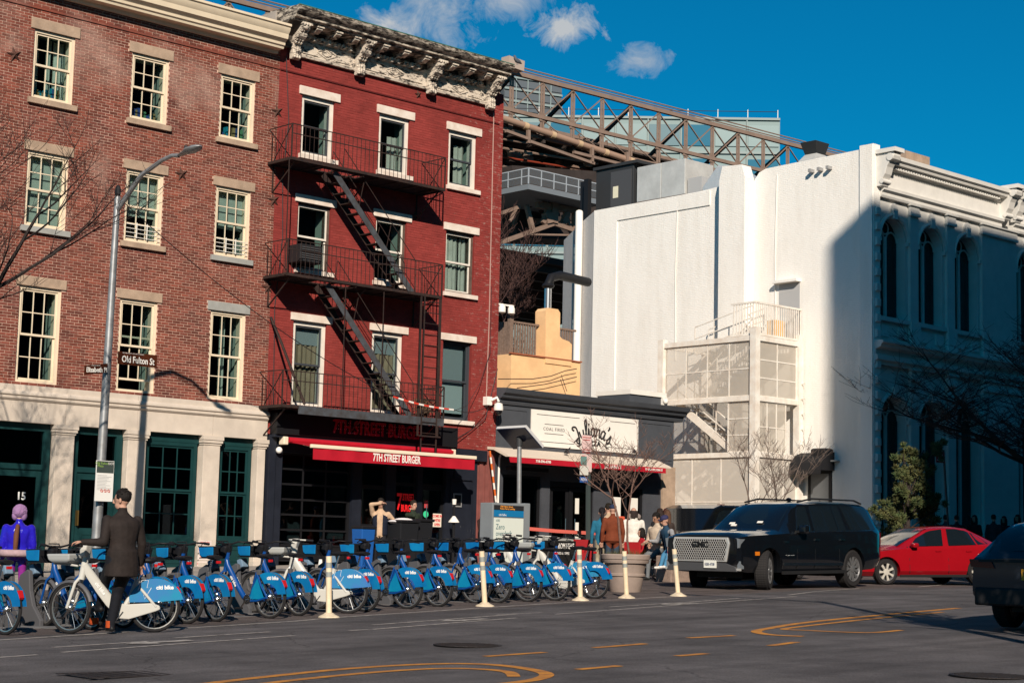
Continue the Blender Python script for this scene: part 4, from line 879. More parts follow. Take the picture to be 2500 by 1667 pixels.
# ================================================================ WHITE BUILDING
def whitewall(name, base, base2):
    m = mat(name, base, .8, rgb2=base2, vs_=1.6, streak=.22, ramp=(.45, .8))
    nt = m.node_tree; b = nt.nodes['Principled BSDF']; g = nt.nodes.new('ShaderNodeNewGeometry'); sp = nt.nodes.new('ShaderNodeSeparateXYZ'); nt.links.new(g.outputs['Position'], sp.inputs[0])
    ad = nt.nodes.new('ShaderNodeMath'); nt.links.new(sp.outputs[0], ad.inputs[0]); nt.links.new(sp.outputs[1], ad.inputs[1])
    cx = nt.nodes.new('ShaderNodeCombineXYZ'); nt.links.new(ad.outputs[0], cx.inputs[0]); nt.links.new(sp.outputs[2], cx.inputs[1])
    bt = nt.nodes.new('ShaderNodeTexBrick'); bt.inputs['Scale'].default_value = 1; bt.inputs['Brick Width'].default_value = .21; bt.inputs['Row Height'].default_value = .068; bt.inputs['Mortar Size'].default_value = .008; bt.inputs['Mortar Smooth'].default_value = .5
    nt.links.new(cx.outputs[0], bt.inputs['Vector'])
    n1 = nt.nodes.new('ShaderNodeTexNoise'); n1.inputs['Scale'].default_value = 6; n1.inputs['Detail'].default_value = 8; n1.inputs['Roughness'].default_value = .7; nt.links.new(g.outputs['Position'], n1.inputs['Vector'])
    s1 = nt.nodes.new('ShaderNodeMath'); s1.operation = 'MULTIPLY_ADD'; nt.links.new(bt.outputs['Fac'], s1.inputs[0]); s1.inputs[1].default_value = -.35; nt.links.new(n1.outputs[0], s1.inputs[2])
    bp = nt.nodes.new('ShaderNodeBump'); bp.inputs['Strength'].default_value = .6; bp.inputs['Distance'].default_value = .02; nt.links.new(s1.outputs[0], bp.inputs['Height']); nt.links.new(bp.outputs[0], b.inputs['Normal']); return m
ww = whitewall('white_painted_brick', (.86, .83, .78), (.76, .72, .66)); wstone = mat('white_cast_stone', (.66, .64, .60), .75, var=.06, vs_=2)
WB = thing('white_bank_building', 'tall white painted corner building with arched windows beyond the stair tower', 'building', (51.2, 0, zg(51, 0)))
XW = 51.16; zb = zg(52, 0)-.2
top = [(0, zb), (0, 16.42), (.56, 16.42), (.56, 16.28), (4.87, 16.21), (5.2, 16.1), (5.3, 15.98), (5.5, 15.75), (7.1, 15.84), (8.3, 15.77), (13.85, 15.75), (13.85, zb)]
MB().prism(top, 'yz', XW, XW+.4).build('side_wall', ww, WB, recalc=True)
MB().prism([(.02, zb), (.02, 16.40), (.55, 16.40), (.55, zb)], 'yz', XW-.07, XW).build('corner_pilaster', ww, WB)
MB().prism([(5.45, zb), (5.45, 15.9), (5.6, 16.38), (6.55, 16.45), (6.7, 15.9), (6.72, zb)], 'yz', XW-.55, XW).build('chimney_breast', ww, WB)
MB().box(XW-.12, XW, 6.72, 7.05, zb, 15.6).build('pilaster', ww, WB)
# recessed panel outline
MB().box(XW-.045, XW, 7.6, 12.55, 15.16, 15.74).box(XW-.045, XW, 12.55, 13.85, zb, 15.74).build('panel_surround', ww, WB)
# rear canted wall with white drain pipe
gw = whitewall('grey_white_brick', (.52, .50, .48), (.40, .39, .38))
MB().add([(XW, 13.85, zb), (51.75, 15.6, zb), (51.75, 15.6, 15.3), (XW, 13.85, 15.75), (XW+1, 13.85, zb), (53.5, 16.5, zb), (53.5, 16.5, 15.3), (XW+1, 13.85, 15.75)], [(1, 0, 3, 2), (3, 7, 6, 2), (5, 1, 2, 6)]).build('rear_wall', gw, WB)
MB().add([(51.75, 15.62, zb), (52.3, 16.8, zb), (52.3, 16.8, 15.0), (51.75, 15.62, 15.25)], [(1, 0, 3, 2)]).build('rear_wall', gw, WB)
MB().path([(51.35, 14.95, zb), (51.35, 14.95, 15.4), (51.55, 15.15, 15.9)], .16, 10).build('drain_pipe', signw, WB, smooth=50)
MB().box(XW+.4, 70, .4, 13.8, 15.0, 15.45).build('roof', MATS['roof_tar'], WB)
for px0, py0, px1, py1 in ((1903, 694, 1953, 742),):
    A, B2 = onX(px0, py0, XW), onX(px1, py1, XW)
    MB().box(XW-.02, XW+.0, B2.y, A.y, 9.6, A.z).build('upper_door', mat('pale_grey_door', (.42, .42, .42), .6), WB); MB().box(XW-.30, XW, B2.y-.05, A.y+.12, A.z, A.z+.1).build('door_hood', ww, WB)
for k, (y, z0, z1, r) in enumerate(((4.35, 9.6, 15.9, .02), (9.3, 9.2, 15.6, .018))): MB().path([(XW-.03, y, z0), (XW-.03, y+.05, (z0+z1)/2), (XW-.03, y-.03, z1)], r, 5).build('wall_cable', signw, WB)
for y in (2.2, 2.6, 1.8): MB().box(XW-.25, XW, y, y+.12, 15.72, 15.84).build('wall_lamp', mat('grey_fixture', (.3, .3, .3), .5), WB)
# black door with awning on the side wall
A, B2 = onX(1975, 1120, XW), onX(2032, 1225, XW); y0, y1 = B2.y, A.y; zd = zg(51, 2)
d = MB().box(XW-.06, XW, y0, y0+.12, zd, A.z-.45).box(XW-.06, XW, y1-.12, y1, zd, A.z-.45).box(XW-.06, XW, y0+.12, y1-.12, A.z-.55, A.z-.45).build('door_frame', black, WB)
dl = MB().box(XW-.05, XW, y0+.12, y1-.12, zd+.02, A.z-.55).build('door', mat('steel_door', (.16, .17, .18), .45, metal=.4), WB); ym = (y0+y1)/2
MB().add([(XW-.055, ym, 3.72), (XW-.055, ym-.2, 3.42), (XW-.055, ym, 3.12), (XW-.055, ym+.2, 3.42), (XW-.05, ym, 3.72), (XW-.05, ym-.2, 3.42), (XW-.05, ym, 3.12), (XW-.05, ym+.2, 3.42)], [(0, 1, 2, 3), (0, 4, 5, 1), (1, 5, 6, 2), (2, 6, 7, 3), (3, 7, 4, 0)]).build('diamond_window', inkb, dl)
MB().box(XW-.058, XW-.05, ym-.15, ym+.15, 2.7, 2.95).build('door_notice', MATS['paper'], dl)
t = thing('door_awning', 'black barrel awning over the side door of the white building', 'awning', (XW, 2.3, 4.5))
prf = [(0, 4.75), (0, 5.42), (-.25, 5.40), (-.55, 5.25), (-.78, 5.0), (-.85, 4.75), (-.85, 4.6), (-.82, 4.6), (-.80, 4.75)]
b = MB(); n = len(prf); b.add([(XW+u, y0-.1, v) for u, v in prf]+[(XW+u, y1+.25, v) for u, v in prf], [tuple(range(n)), tuple(reversed(range(n, 2*n)))]+[(i, n+i, n+(i+1) % n, (i+1) % n) for i in range(n)]); b.build('canopy', mat('black_canvas', (.015, .015, .017), .6), t)
t = thing('wall_exhaust', 'black exhaust box on the wall above the side door awning', 'exhaust', (XW, 2, 5.7)); c = onX(2017, 1107, XW); MB().obox((XW-.25, c.y, c.z), (.5, .7, .34)).build('hood', black, t, bevel=.08); MB().obox((XW-.12, c.y-.15, c.z-.28), (.24, .9, .06)).build('shelf', greysill, t)
# ---- street front in classical style
def arch_cell(b, x0, x1, z0, z1, a0, a1, zs, zp, y0, y1, n=12):
    b.box(x0, a0, y0, y1, z0, z1).box(a1, x1, y0, y1, z0, z1)
    if zs > z0: b.box(a0, a1, y0, y1, z0, zs)
    r = (a1-a0)/2; c = (a0+a1)/2; P = [(c-r*math.cos(math.pi*k/n), zp+r*math.sin(math.pi*k/n)) for k in range(n+1)]
    for k in range(n): b.prism([P[k], P[k+1], (P[k+1][0], z1), (P[k][0], z1)], 'xz', y0, y1)
bays = [(51.72, 53.28, 0), (54.12, 55.68, 0), (56.52, 58.08, 0), (60.9, 62.4, 0), (63.4, 64.9, 0)]
cells = [(51.55, 53.45), (53.95, 55.85), (56.35, 58.25), (60.7, 62.6), (63.1, 65.1)]
for i, (a0, a1, _) in enumerate(bays):
    c0, c1 = cells[i]; f2 = MB(); f1 = MB(); arch_cell(f2, c0, c1, 9.35, 14.55, a0, a1, 10.25, 13.1, .12, .6); arch_cell(f1, c0, c1, zb, 8.5, a0-.03, a1+.03, zb+.6, 6.6, .12, .6); f2.build('upper_storey_wall', wstone, WB); f1.build('lower_storey_wall', wstone, WB)

for (x0, x1) in ((53.45, 53.95), (55.85, 56.35), (58.25, 60.7), (62.6, 63.1), (65.1, 70)):
    for z0, z1, nm in ((zb, 8.5, 'lower_pilaster'), (9.35, 14.55, 'upper_pilaster')):
        p = MB().box(x0, x1, .0, .6, z0, z1).build(nm, wstone, WB); MB().box(x0-.06, x1+.06, -.08, .05, z1-.42, z1-.30).box(x0-.03, x1+.03, -.05, .05, z1-.30, z1-.05).box(x0-.10, x1+.10, -.12, .05, z1-.05, z1).build('capital', wstone, p)
        MB().box(x0-.05, x1+.05, -.07, .05, z0, z0+(.9 if z0 > 5 else .5)).build('pedestal', wstone, p)
ent = [(.6, 14.55), (-.02, 14.55), (-.05, 14.62), (-.05, 14.72), (-.16, 14.80), (-.18, 14.90), (-.03, 14.92), (-.03, 15.56), (-.08, 15.60), (-.10, 15.70), (-.36, 15.74), (-.40, 15.84), (-.48, 15.88), (-.50, 16.02), (.6, 16.06)]
MB().prism(ent, 'yz', XW+.42, 59.6).build('entablature', wstone, WB, recalc=True)
MB().prism(ent, 'yz', 60.4, 70).build('entablature', wstone, WB, recalc=True)
for k in range(44): MB().box(51.95+k*.165, 52.04+k*.165, -.26, -.09, 15.60, 15.71).build('dentil', wstone, WB)
mid = [(.6, 8.5), (-.03, 8.5), (-.05, 8.62), (-.14, 8.66), (-.14, 8.80), (-.06, 8.84), (-.06, 9.02), (-.28, 9.10), (-.32, 9.20), (-.38, 9.24), (-.38, 9.32), (.6, 9.36)]
MB().prism(mid, 'yz', XW+.02, 70).build('mid_cornice', wstone, WB, recalc=True)
for k in range(26):
    z = zb+.9+k*.55
    if 8.3 < z < 9.3 or z > 14.3: continue
    MB().add([(51.20, .10, z), (51.56, .10, z), (51.56, .10, z+.42), (51.20, .10, z+.42), (51.27, -.08, z+.09), (51.49, -.08, z+.09), (51.49, -.08, z+.33), (51.27, -.08, z+.33)], [(4, 5, 6, 7), (0, 1, 5, 4), (1, 2, 6, 5), (2, 3, 7, 6), (3, 0, 4, 7)]).build('quoin', wstone, WB)
MB().box(XW+.002, 51.55, .11, .6, zb, 14.6).build('corner_wall', wstone, WB)
def console(x, w):
    pr = [(0, 16.05), (-.75, 16.05), (-.75, 15.92), (-.70, 15.80), (-.55, 15.72), (-.44, 15.55), (-.36, 15.30), (-.22, 15.10), (-.26, 14.98), (-.20, 14.88), (0, 14.88)]
    o = MB().prism(pr, 'yz', x-w/2, x+w/2).build('console_bracket', wstone, WB, bevel=.02); MB().lathe([(.14, -w/2-.03), (.14, w/2+.03)], (x, -.58, 15.88), 14, 'x').build('scroll', wstone, o, smooth=40); MB().lathe([(.09, -w/2-.03), (.09, w/2+.03)], (x, -.24, 15.05), 12, 'x').build('scroll', wstone, o, smooth=40); MB().box(x-w/2-.08, x+w/2+.08, -.85, .1, 16.05, 16.2).build('abacus', wstone, o)
console(51.55, .42); console(59.75, .42); console(60.5, .42)
for i, (a0, a1, _) in enumerate(bays):
    for (zp, zs, r, nm) in ((13.1, 10.25, (a1-a0)/2, 'arch_window'), (6.6, zb+.6, (a1-a0)/2+.03, 'arch_window')):
        c = (a0+a1)/2; w = MB()
        pts = [(c-(r+.12)*math.cos(math.pi*k/16), .06, zp+(r+.12)*math.sin(math.pi*k/16)) for k in range(17)]
        w.path(pts, .075, 6); w.box(c-r-.2, c-r-.02, .02, .14, zp-.12, zp+.02).box(c+r+.02, c+r+.2, .02, .14, zp-.12, zp+.02).box(c-.12, c+.12, -.04, .14, zp+r-.02, zp+r+.36)
        w = w.build(nm, wstone, WB)
        fr = MB().box(c-.06, c+.06, .42, .50, zs, zp+.15).box(c-r, c+r, .42, .5, zs, zs+.1)
        for s in (-1, 1): fr.path([(c+s*r/2-(r/2-.04)*math.cos(math.pi*k/8), .46, zp+.02+(r/2-.04)*math.sin(math.pi*k/8)) for k in range(9)], .035, 5)
        fr.path([(c+.22*math.cos(6.283*k/12), .46, zp+r*.62+.22*math.sin(6.283*k/12)) for k in range(12)], .03, 5, closed=True); fr.build('tracery', wstone, w)
        gl = [(c-r*math.cos(math.pi*k/12), zp+r*math.sin(math.pi*k/12)) for k in range(13)]+[(c+r, zs), (c-r, zs)]
        MB().prism(gl, 'xz', .50, .51).build('pane', glassd, w)
        if nm and zp > 10:
            MB().box(a0-.1, a1+.1, -.02, .2, 10.10, 10.25).box(a0, a0+.5, .06, .13, 9.55, 9.95).box(a1-.5, a1, .06, .13, 9.55, 9.95).build('sill', wstone, w); MB().lathe([(.2, -.02), (.2, .1), (.12, .1)], (c, .05, 14.25), 16, 'y').build('roundel', wstone, w)
MB().box(51.6, 69.8, .8, .9, zb, 14.4).build('interior', dark, WB)
# ---------------------------------------------------------------- rooftop plant on the white building
galv = mat('galvanised_sheet', (.62, .61, .58), .42, metal=.3, var=.12, vs_=1.5, bump=.15, bs=4); cabg = mat('dark_cabinet', (.045, .047, .05), .55, metal=.3)
t = thing('rooftop_cabinet', 'dark grey plant cabinet with warning sticker on the white building roof', 'plant cabinet', (54, 15.2, 15.5))
MB().box(53.2, 54.6, 13.6, 15.8, 15.4, 18.05).build('casing', cabg, t, bevel=.02); MB().box(53.17, 53.2, 13.7, 14.9, 15.7, 17.85).build('door', mat('cabinet_door', (.09, .09, .095), .5, metal=.3), t); MB().box(53.16, 53.17, 14.45, 14.75, 16.7, 17.2).build('warning_sticker', mat('sticker_white', (.7, .66, .5), .6), t)
MB().box(53.1, 54.7, 13.3, 15.9, 18.05, 18.18).build('lid', cabg, t)
for k, x in enumerate((52.6, 52.9)): MB().box(x, x+.22, 15.7+.5*k, 15.95+.5*k, 15.0, 17.6).build('antenna_panel', black, t)
t = thing('rooftop_air_unit', 'silver sheet metal air unit on a rusty stand on the white building roof', 'air unit', (54, 12.5, 15.5))
for y0, y1 in ((10.72, 12.02), (12.04, 13.4)): MB().box(53.2, 55, y0, y1, 16.35, 17.85).build('panel_box', galv, t, bevel=.02)
for y in (10.9, 12.0, 13.2): MB().box(53.25, 53.33, y, y+.08, 15.6, 16.35).build('stand_leg', rust, t)
MB().box(53.2, 53.3, 10.7, 13.4, 16.25, 16.35).build('stand_rail', rust, t)
t = thing('rooftop_duct', 'crumpled foil-wrapped duct beside the silver roof unit', 'duct', (54, 9.5, 15.6)); foil = mat('foil', (.7, .7, .69), .3, metal=.45, bump=.8, bs=5)
MB().box(53.3, 54.3, 9.9, 10.65, 15.7, 17.0).build('grey_box', MATS['pale_grey_door'], t); MB().loft([[(53.2, 7.4, 15.6), (54.2, 7.4, 15.6), (54.2, 7.4, 16.6), (53.2, 7.4, 16.6)], [(53.2, 8.3, 15.6), (54.2, 8.3, 15.6), (54.2, 8.3, 17.2), (53.2, 8.3, 17.2)], [(53.2, 9.0, 15.6), (54.2, 9.0, 15.6), (54.2, 9.0, 17.3), (53.2, 9.0, 17.3)], [(53.2, 9.8, 15.6), (54.2, 9.8, 15.6), (54.2, 9.8, 16.5), (53.2, 9.8, 16.5)]]).build('duct', foil, t, bevel=.06)
t = thing('roof_vent_hood', 'grey metal vent hood standing on the roof at the right', 'vent', (58, 8, 16)); c = onY(1990, 385, 8)
MB().loft([[(c.x-.7, 7.5, 15.8), (c.x+.9, 7.5, 15.8), (c.x+.9, 8.5, 15.8), (c.x-.7, 8.5, 15.8)], [(c.x-.6, 7.6, c.z-.2), (c.x+.6, 7.6, c.z-.2), (c.x+.6, 8.4, c.z-.2), (c.x-.6, 8.4, c.z-.2)], [(c.x-.3, 7.7, c.z+.1), (c.x+.3, 7.7, c.z+.1), (c.x+.3, 8.3, c.z+.1), (c.x-.3, 8.3, c.z+.1)]]).build('cone', galv, t); MB().loft([[(c.x-.3, 7.7, c.z+.1), (c.x+.3, 7.7, c.z+.1), (c.x+.3, 8.3, c.z+.1), (c.x-.3, 8.3, c.z+.1)], [(c.x-.5, 7.6, c.z+.6), (c.x+.45, 7.6, c.z+.6), (c.x+.45, 8.4, c.z+.6), (c.x-.5, 8.4, c.z+.6)]]).build('throat', cabg, t)
t = thing('roof_chimney_block', 'small pale block rising above the white cornice', 'chimney', (56, 2, 16)); MB().box(55.4, 57.0, 1.5, 2.3, 15.4, 17.15).build('block', brown, t)
# ---------------------------------------------------------------- STAIR TOWER with mesh screens
SX, SY0, SY1 = 48.45, 3.15, 7.55; zs0 = zg(48, 3)
swh = mat('white_steel', (.80, .77, .71), .5, rgb2=(.66, .58, .50), vs_=2.5); net = screenmat('mesh_screen', (.66, .60, .52), .42); net2 = screenmat('mesh_screen_lower', (.70, .65, .58), .55)
ST = thing('stair_tower', 'white steel escape stair tower wrapped in mesh panels against the white wall', 'stair tower', (SX, SY0, zs0))
for x, y, zt in ((SX, SY0, 9.75), (SX, SY1, 9.6), (50.95, SY0, 9.7), (50.95, SY1, 9.4)): MB().box(x-.13, x+.13, y-.13, y+.13, zs0, zt).build('post', swh, ST)
for z in (9.40, 7.25, 5.26, 1.95):
    MB().box(SX-.08, SX+.08, SY0+.13, SY1-.13, z-.12, z+.06).build('beam', swh, ST); MB().box(SX+.13, 50.82, SY0-.08, SY0+.08, z-.12, z+.06).build('beam', swh, ST); MB().box(SX, 50.95, SY1-.06, SY1+.06, z-.12, z+.06).build('beam', swh, ST)
def screen(ax, fixed, u0, u1, z0, z1, cols, rows, m):
    fr = MB()
    for k in range(cols+1):
        u = u0+(u1-u0)*k/cols
        fr.box(fixed-.02, fixed+.02, u-.025, u+.025, z0, z1) if ax == 'x' else fr.box(u-.025, u+.025, fixed-.02, fixed+.02, z0, z1)
    for k in range(rows+1):
        z = z0+(z1-z0)*k/rows
        fr.box(fixed-.018, fixed+.018, u0, u1, z-.02, z+.02) if ax == 'x' else fr.box(u0, u1, fixed-.018, fixed+.018, z-.02, z+.02)
    fr.build('screen_frame', swh, ST)
    for i in range(cols):
        for k in range(rows):
            a, c, d, e = u0+(u1-u0)*i/cols, u0+(u1-u0)*(i+1)/cols, z0+(z1-z0)*k/rows, z0+(z1-z0)*(k+1)/rows
            b = MB().box(fixed-.006, fixed+.006, a+.025, c-.025, d+.02, e-.02) if ax == 'x' else MB().box(a+.025, c-.025, fixed-.006, fixed+.006, d+.02, e-.02)
            b.build('mesh_panel', m, ST)
screen('x', SX, SY0+.15, SY1-.15, 7.32, 9.26, 4, 2, net); screen('y', SY0, SX+.15, 50.8, 7.32, 9.26, 2, 3, net)
screen('x', SX, SY0+.15, 4.35, 5.34, 7.1, 1, 3, net); screen('y', SY0, SX+.15, 50.2, 5.34, 7.1, 3, 2, net)
screen('x', SX, SY0+.15, SY1-.15, 2.0, 5.12, 3, 2, net2); screen('y', SY0, SX+.15, 50.8, 2.0, 5.12, 3, 2, net2)
MB().box(SX-.05, 50.9, SY0-.05, SY1, zs0, 1.83).build('plinth', swh, ST)
def flight(x, w, y0, z0, y1, z1, n=9):
    p = MB().bar((x, y0, z0), (x, y1, z1), .05, .28).build('stringer', swh, ST); MB().bar((x+w, y0, z0), (x+w, y1, z1), .05, .28).build('stringer', swh, ST)
    for k in range(n):
        t = (k+.5)/n; MB().box(x, x+w, y0+(y1-y0)*t-.14, y0+(y1-y0)*t+.14, z0+(z1-z0)*t-.03, z0+(z1-z0)*t+.03).build('step', mat('stair_grey', (.35, .34, .33), .6), p)
    h = MB()
    for xx in (x, x+w):
        for o in (.5, .95): h.bar((xx, y0, z0+o), (xx, y1, z1+o), .035, .035)
        for k in range(4): t = k/3; h.bar((xx, y0+(y1-y0)*t, z0+(z1-z0)*t), (xx, y0+(y1-y0)*t, z0+(z1-z0)*t+.95), .03, .03)
    h.build('stair_rail', swh, p)
flight(48.7, .95, 7.0, 7.2, 4.2, 5.3); flight(49.8, .95, 4.3, 9.4, 6.9, 7.3); flight(49.8, .95, 4.3, 5.3, 7.2, 3.4); flight(48.7, .95, 7.0, 3.4, 4.2, 1.4); flight(50.1, .8, 4.6, 9.9, 7.4, 9.3, 4)
for z in (9.34, 7.2, 5.2): MB().box(SX+.1, 50.9, SY0+.1, 4.25, z-.1, z).build('landing', swh, ST)
# balcony cage on top
bx0, by1 = SX+.05, 4.3
for z in (9.52, 10.66): MB().box(bx0, 51.1, SY0-.03, SY0+.03, z-.035, z+.035).build('top_rail', swh, ST); MB().box(bx0-.03, bx0+.03, SY0, by1, z-.035, z+.035).build('top_rail', swh, ST)
for k in range(22): x = bx0+k*(51.05-bx0)/21; MB().box(x-.018, x+.018, SY0-.015, SY0+.015, 9.55, 10.66).build('baluster', swh, ST)
for k in range(1, 9): y = SY0+k*(by1-SY0)/9; MB().box(bx0-.015, bx0+.015, y-.018, y+.018, 9.55, 10.66).build('baluster', swh, ST)
MB().obox((50.2, 3.6, 9.9), (.55, .4, .6)).build('yellow_crate', mat('yellow_plastic', (.75, .38, .06), .5), ST, bevel=.03)
for k in range(7): MB().box(50.95, 51.0, SY0-.3, SY0-.1, 4.6+k*.55, 4.63+k*.55).build('wall_rung', swh, ST)
# ================================================================ BRIDGE
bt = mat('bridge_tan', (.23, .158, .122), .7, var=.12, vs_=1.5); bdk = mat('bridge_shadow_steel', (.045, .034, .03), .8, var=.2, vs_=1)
BD = Vector((.9962, -.0872, 0)); BNV = Vector((.0872, .9962, 0)); B0 = Vector((82.42, 52.79, 35.5)); SP = 2.85
BR = thing('suspension_bridge', 'brown steel bridge truss crossing high behind the buildings', 'bridge', (80, 55, 20))
def bp(i, h=0.0, off=0.0): return B0+BD*(SP*i)+BNV*off+Vector((0, 0, -.047*i+h))
I0, I1 = -16, 14
for h, w, hh in ((0, .30, .30), (-2.75, .26, .26), (-4.25, .26, .24)): MB().bar(bp(I0, h), bp(I1, h), w, hh).build('truss_chord', bt, BR)
for h in (.30, .52): MB().path([bp(i, h) for i in range(I0, I1+1)], .055, 5).build('handrail', bt, BR)
for i in range(I0, I1+1):
    p = MB()
    for s in (-.11, .11): p.bar(bp(i, -.1)+BD*s, bp(i, -4.2)+BD*s, .16, .05, BNV)
    for k in range(9): z = -.4-k*.42; p.bar(bp(i, z)+BD*-.1, bp(i, z-.3)+BD*.1, .02, .04, BNV)
    p.build('truss_post', bt, BR)
    MB().obox(bp(i, -2.75), (.62, .1, .62), Matrix.Rotation(.08, 3, 'Z')).build('gusset', bt, BR)
    if i < I1:
        MB().bar(bp(i, -.2), bp(i+1, -2.7), .06, .11, BNV).build('tie_rod', bt, BR); MB().bar(bp(i, -2.7), bp(i+1, -.2), .06, .13, BNV).build('tie_rod', bt, BR)
        MB().bar(bp(i, -2.9), bp(i+1, -4.2), .05, .06, BNV).build('tie_rod', bt, BR)
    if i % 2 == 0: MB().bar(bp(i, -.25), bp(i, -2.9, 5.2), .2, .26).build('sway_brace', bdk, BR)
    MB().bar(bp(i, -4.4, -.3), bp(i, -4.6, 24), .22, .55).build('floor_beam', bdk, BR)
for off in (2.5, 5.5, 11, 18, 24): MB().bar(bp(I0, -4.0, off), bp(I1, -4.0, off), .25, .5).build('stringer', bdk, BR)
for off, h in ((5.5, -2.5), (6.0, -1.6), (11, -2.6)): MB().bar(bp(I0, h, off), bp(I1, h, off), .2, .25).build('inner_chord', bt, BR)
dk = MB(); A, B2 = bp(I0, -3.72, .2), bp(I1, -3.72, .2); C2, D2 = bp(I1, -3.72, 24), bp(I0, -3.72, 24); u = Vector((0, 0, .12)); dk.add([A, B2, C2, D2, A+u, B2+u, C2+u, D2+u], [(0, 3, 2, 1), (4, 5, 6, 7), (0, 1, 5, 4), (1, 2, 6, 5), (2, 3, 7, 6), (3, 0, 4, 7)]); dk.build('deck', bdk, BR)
def onB(px, py, off=0.0):
    d = ray(px, py); t = ((B0+BNV*off-CAM).dot(BNV))/d.dot(BNV); return CAM+d*t
P0, P1 = onB(1190, 277, -.6), onB(1640, 426, -.6)
for i in range(I0, I1):
    MB().bar(bp(i, -1.3, 6), bp(i, -4.0, 6), .12, .2, BNV).build('inner_post', bt, BR); MB().bar(bp(i, -1.4, 6), bp(i+1, -3.9, 6), .06, .12, BNV).build('inner_tie', bt, BR); MB().bar(bp(i, -3.9, 6), bp(i+1, -1.4, 6), .06, .12, BNV).build('inner_tie', bdk, BR)
cb = MB().tube(P0, P1, .235, 14).build('main_cable', mat('cable_tan', (.33, .21, .15), .6), BR, smooth=50)
for k in range(7):
    q = P0.lerp(P1, (k+.35)/7); d = (P1-P0).normalized()*.18; MB().tube(q-d, q+d, .265, 14).build('cable_band', mat('cable_band', (.52, .36, .22), .6), BR, smooth=50)
# machinery, pipes and hangers under the truss
for k in range(46):
    px = random.uniform(1232, 1440); py = random.uniform(318, 410)+(px-1232)*.12; off = random.uniform(.2, 5); c = onB(px, min(py, 440), off); sz = random.uniform(.25, .7)
    MB().obox(c, (sz*1.5, .4, sz*.6), Matrix.Rotation(random.uniform(-.3, .3), 3, 'Y')).build('under_bracket', bt if k % 3 else bdk, BR)
for k in range(5):
    a, c = onB(1228, 340+k*22, .5+k*.4), onB(1460, 380+k*20, .5+k*.4); MB().tube(a, c, .07+.02*(k % 2), 6).build('service_pipe', bt if k != 2 else mat('red_cable', (.25, .04, .02), .6), BR)
for (x0, y0, x1, y1) in ((1235, 320, 1290, 340), (1290, 318, 1290, 350), (1290, 345, 1450, 400), (1445, 360, 1445, 400), (1530, 372, 1530, 405), (1400, 372, 1530, 405)): MB().bar(onB(x0, y0, -.8), onB(x1, y1, -.8), .2, .26, BNV).build('walkway_frame', bt, BR)
# maintenance platform with mesh railing and lattice below
PY = 45.0; pc = onY(1290, 449, PY); gsteel = mat('grey_steel', (.17, .19, .21), .6)
PL = thing('bridge_platform', 'grey maintenance platform with mesh railing slung under the bridge', 'platform', pc)
xr, yb = onY(1470, 482, PY).x, PY+9
MB().box(pc.x, xr, PY, yb, pc.z-.35, pc.z).build('deck', gsteel, PL); rh = 1.05
for z in (.52, 1.05):
    MB().box(pc.x, xr, PY-.03, PY+.03, pc.z+z-.035, pc.z+z+.035).build('rail', mat('light_steel', (.33, .36, .39), .5), PL); MB().box(pc.x-.03, pc.x+.03, PY, yb, pc.z+z-.035, pc.z+z+.035).build('rail', MATS['light_steel'], PL)
for k in range(7):
    x = pc.x+(xr-pc.x)*k/6; MB().box(x-.035, x+.035, PY-.035, PY+.035, pc.z, pc.z+1.08).build('rail_post', MATS['light_steel'], PL)
    y = PY+(yb-PY)*(k+.5)/7; MB().box(pc.x-.035, pc.x+.035, y-.035, y+.035, pc.z, pc.z+1.08).build('rail_post', MATS['light_steel'], PL)
pm = screenmat('dark_mesh', (.10, .11, .12), .5)
MB().box(pc.x+.05, xr, PY-.006, PY+.006, pc.z+.05, pc.z+1.0).build('mesh_panel', pm, PL); MB().box(pc.x-.006, pc.x+.006, PY+.05, yb, pc.z+.05, pc.z+1.0).build('mesh_panel', pm, PL)
LT = thing('bridge_lattice', 'tan lattice struts fanning below the bridge platform', 'girder', (78, 50, 20))
def lat(x0, y0, x1, y1, w, Y=47.0): MB().bar(onY(x0, y0, Y), onY(x1, y1, Y), w, w*.8, (0, 1, 0)).build('strut', bt, LT)
for a in ((1320, 472, 1352, 540, .22), (1352, 475, 1350, 545, .55), (1362, 480, 1395, 560, .2), (1222, 592, 1352, 546, .28), (1352, 546, 1400, 562, .28), (1352, 478, 1325, 545, .3), (1395, 500, 1370, 555, .3), (1285, 500, 1300, 560, .3), (1225, 520, 1268, 505, .22), (1405, 480, 1402, 560, .35), (1262, 505, 1245, 540, .18), (1310, 500, 1410, 515, .4), (1335, 520, 1340, 545, .6), (1385, 520, 1375, 545, .4), (1270, 572, 1395, 574, .12)): lat(*a)
rl = random.Random(2)
for k in range(26):
    x0, y0 = rl.uniform(1222, 1400), rl.uniform(470, 560); a_ = rl.choice((.5, -.6, 1.3, -1.4, .1)); L_ = rl.uniform(25, 70); MB().bar(onY(x0, y0, 49+k*.1), onY(x0+L_*math.cos(a_), y0+L_*math.sin(a_)*.6, 49+k*.1), .2, .22, (0, 1, 0)).build('back_strut', bdk if k % 3 else bt, LT)
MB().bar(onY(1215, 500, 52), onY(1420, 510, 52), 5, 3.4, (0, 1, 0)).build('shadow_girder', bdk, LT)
UD = thing('bridge_underside', 'dark riveted underside of the bridge approach behind the pizzeria roof', 'bridge', (80, 65, 24)); A = onY(1200, 560, 60)
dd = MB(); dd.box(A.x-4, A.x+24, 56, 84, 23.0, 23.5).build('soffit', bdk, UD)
for k in range(9): MB().box(A.x-4, A.x+24, 56.5+k*3.3, 56.9+k*3.3, 22.4, 23.0).build('cross_beam', bdk, UD)
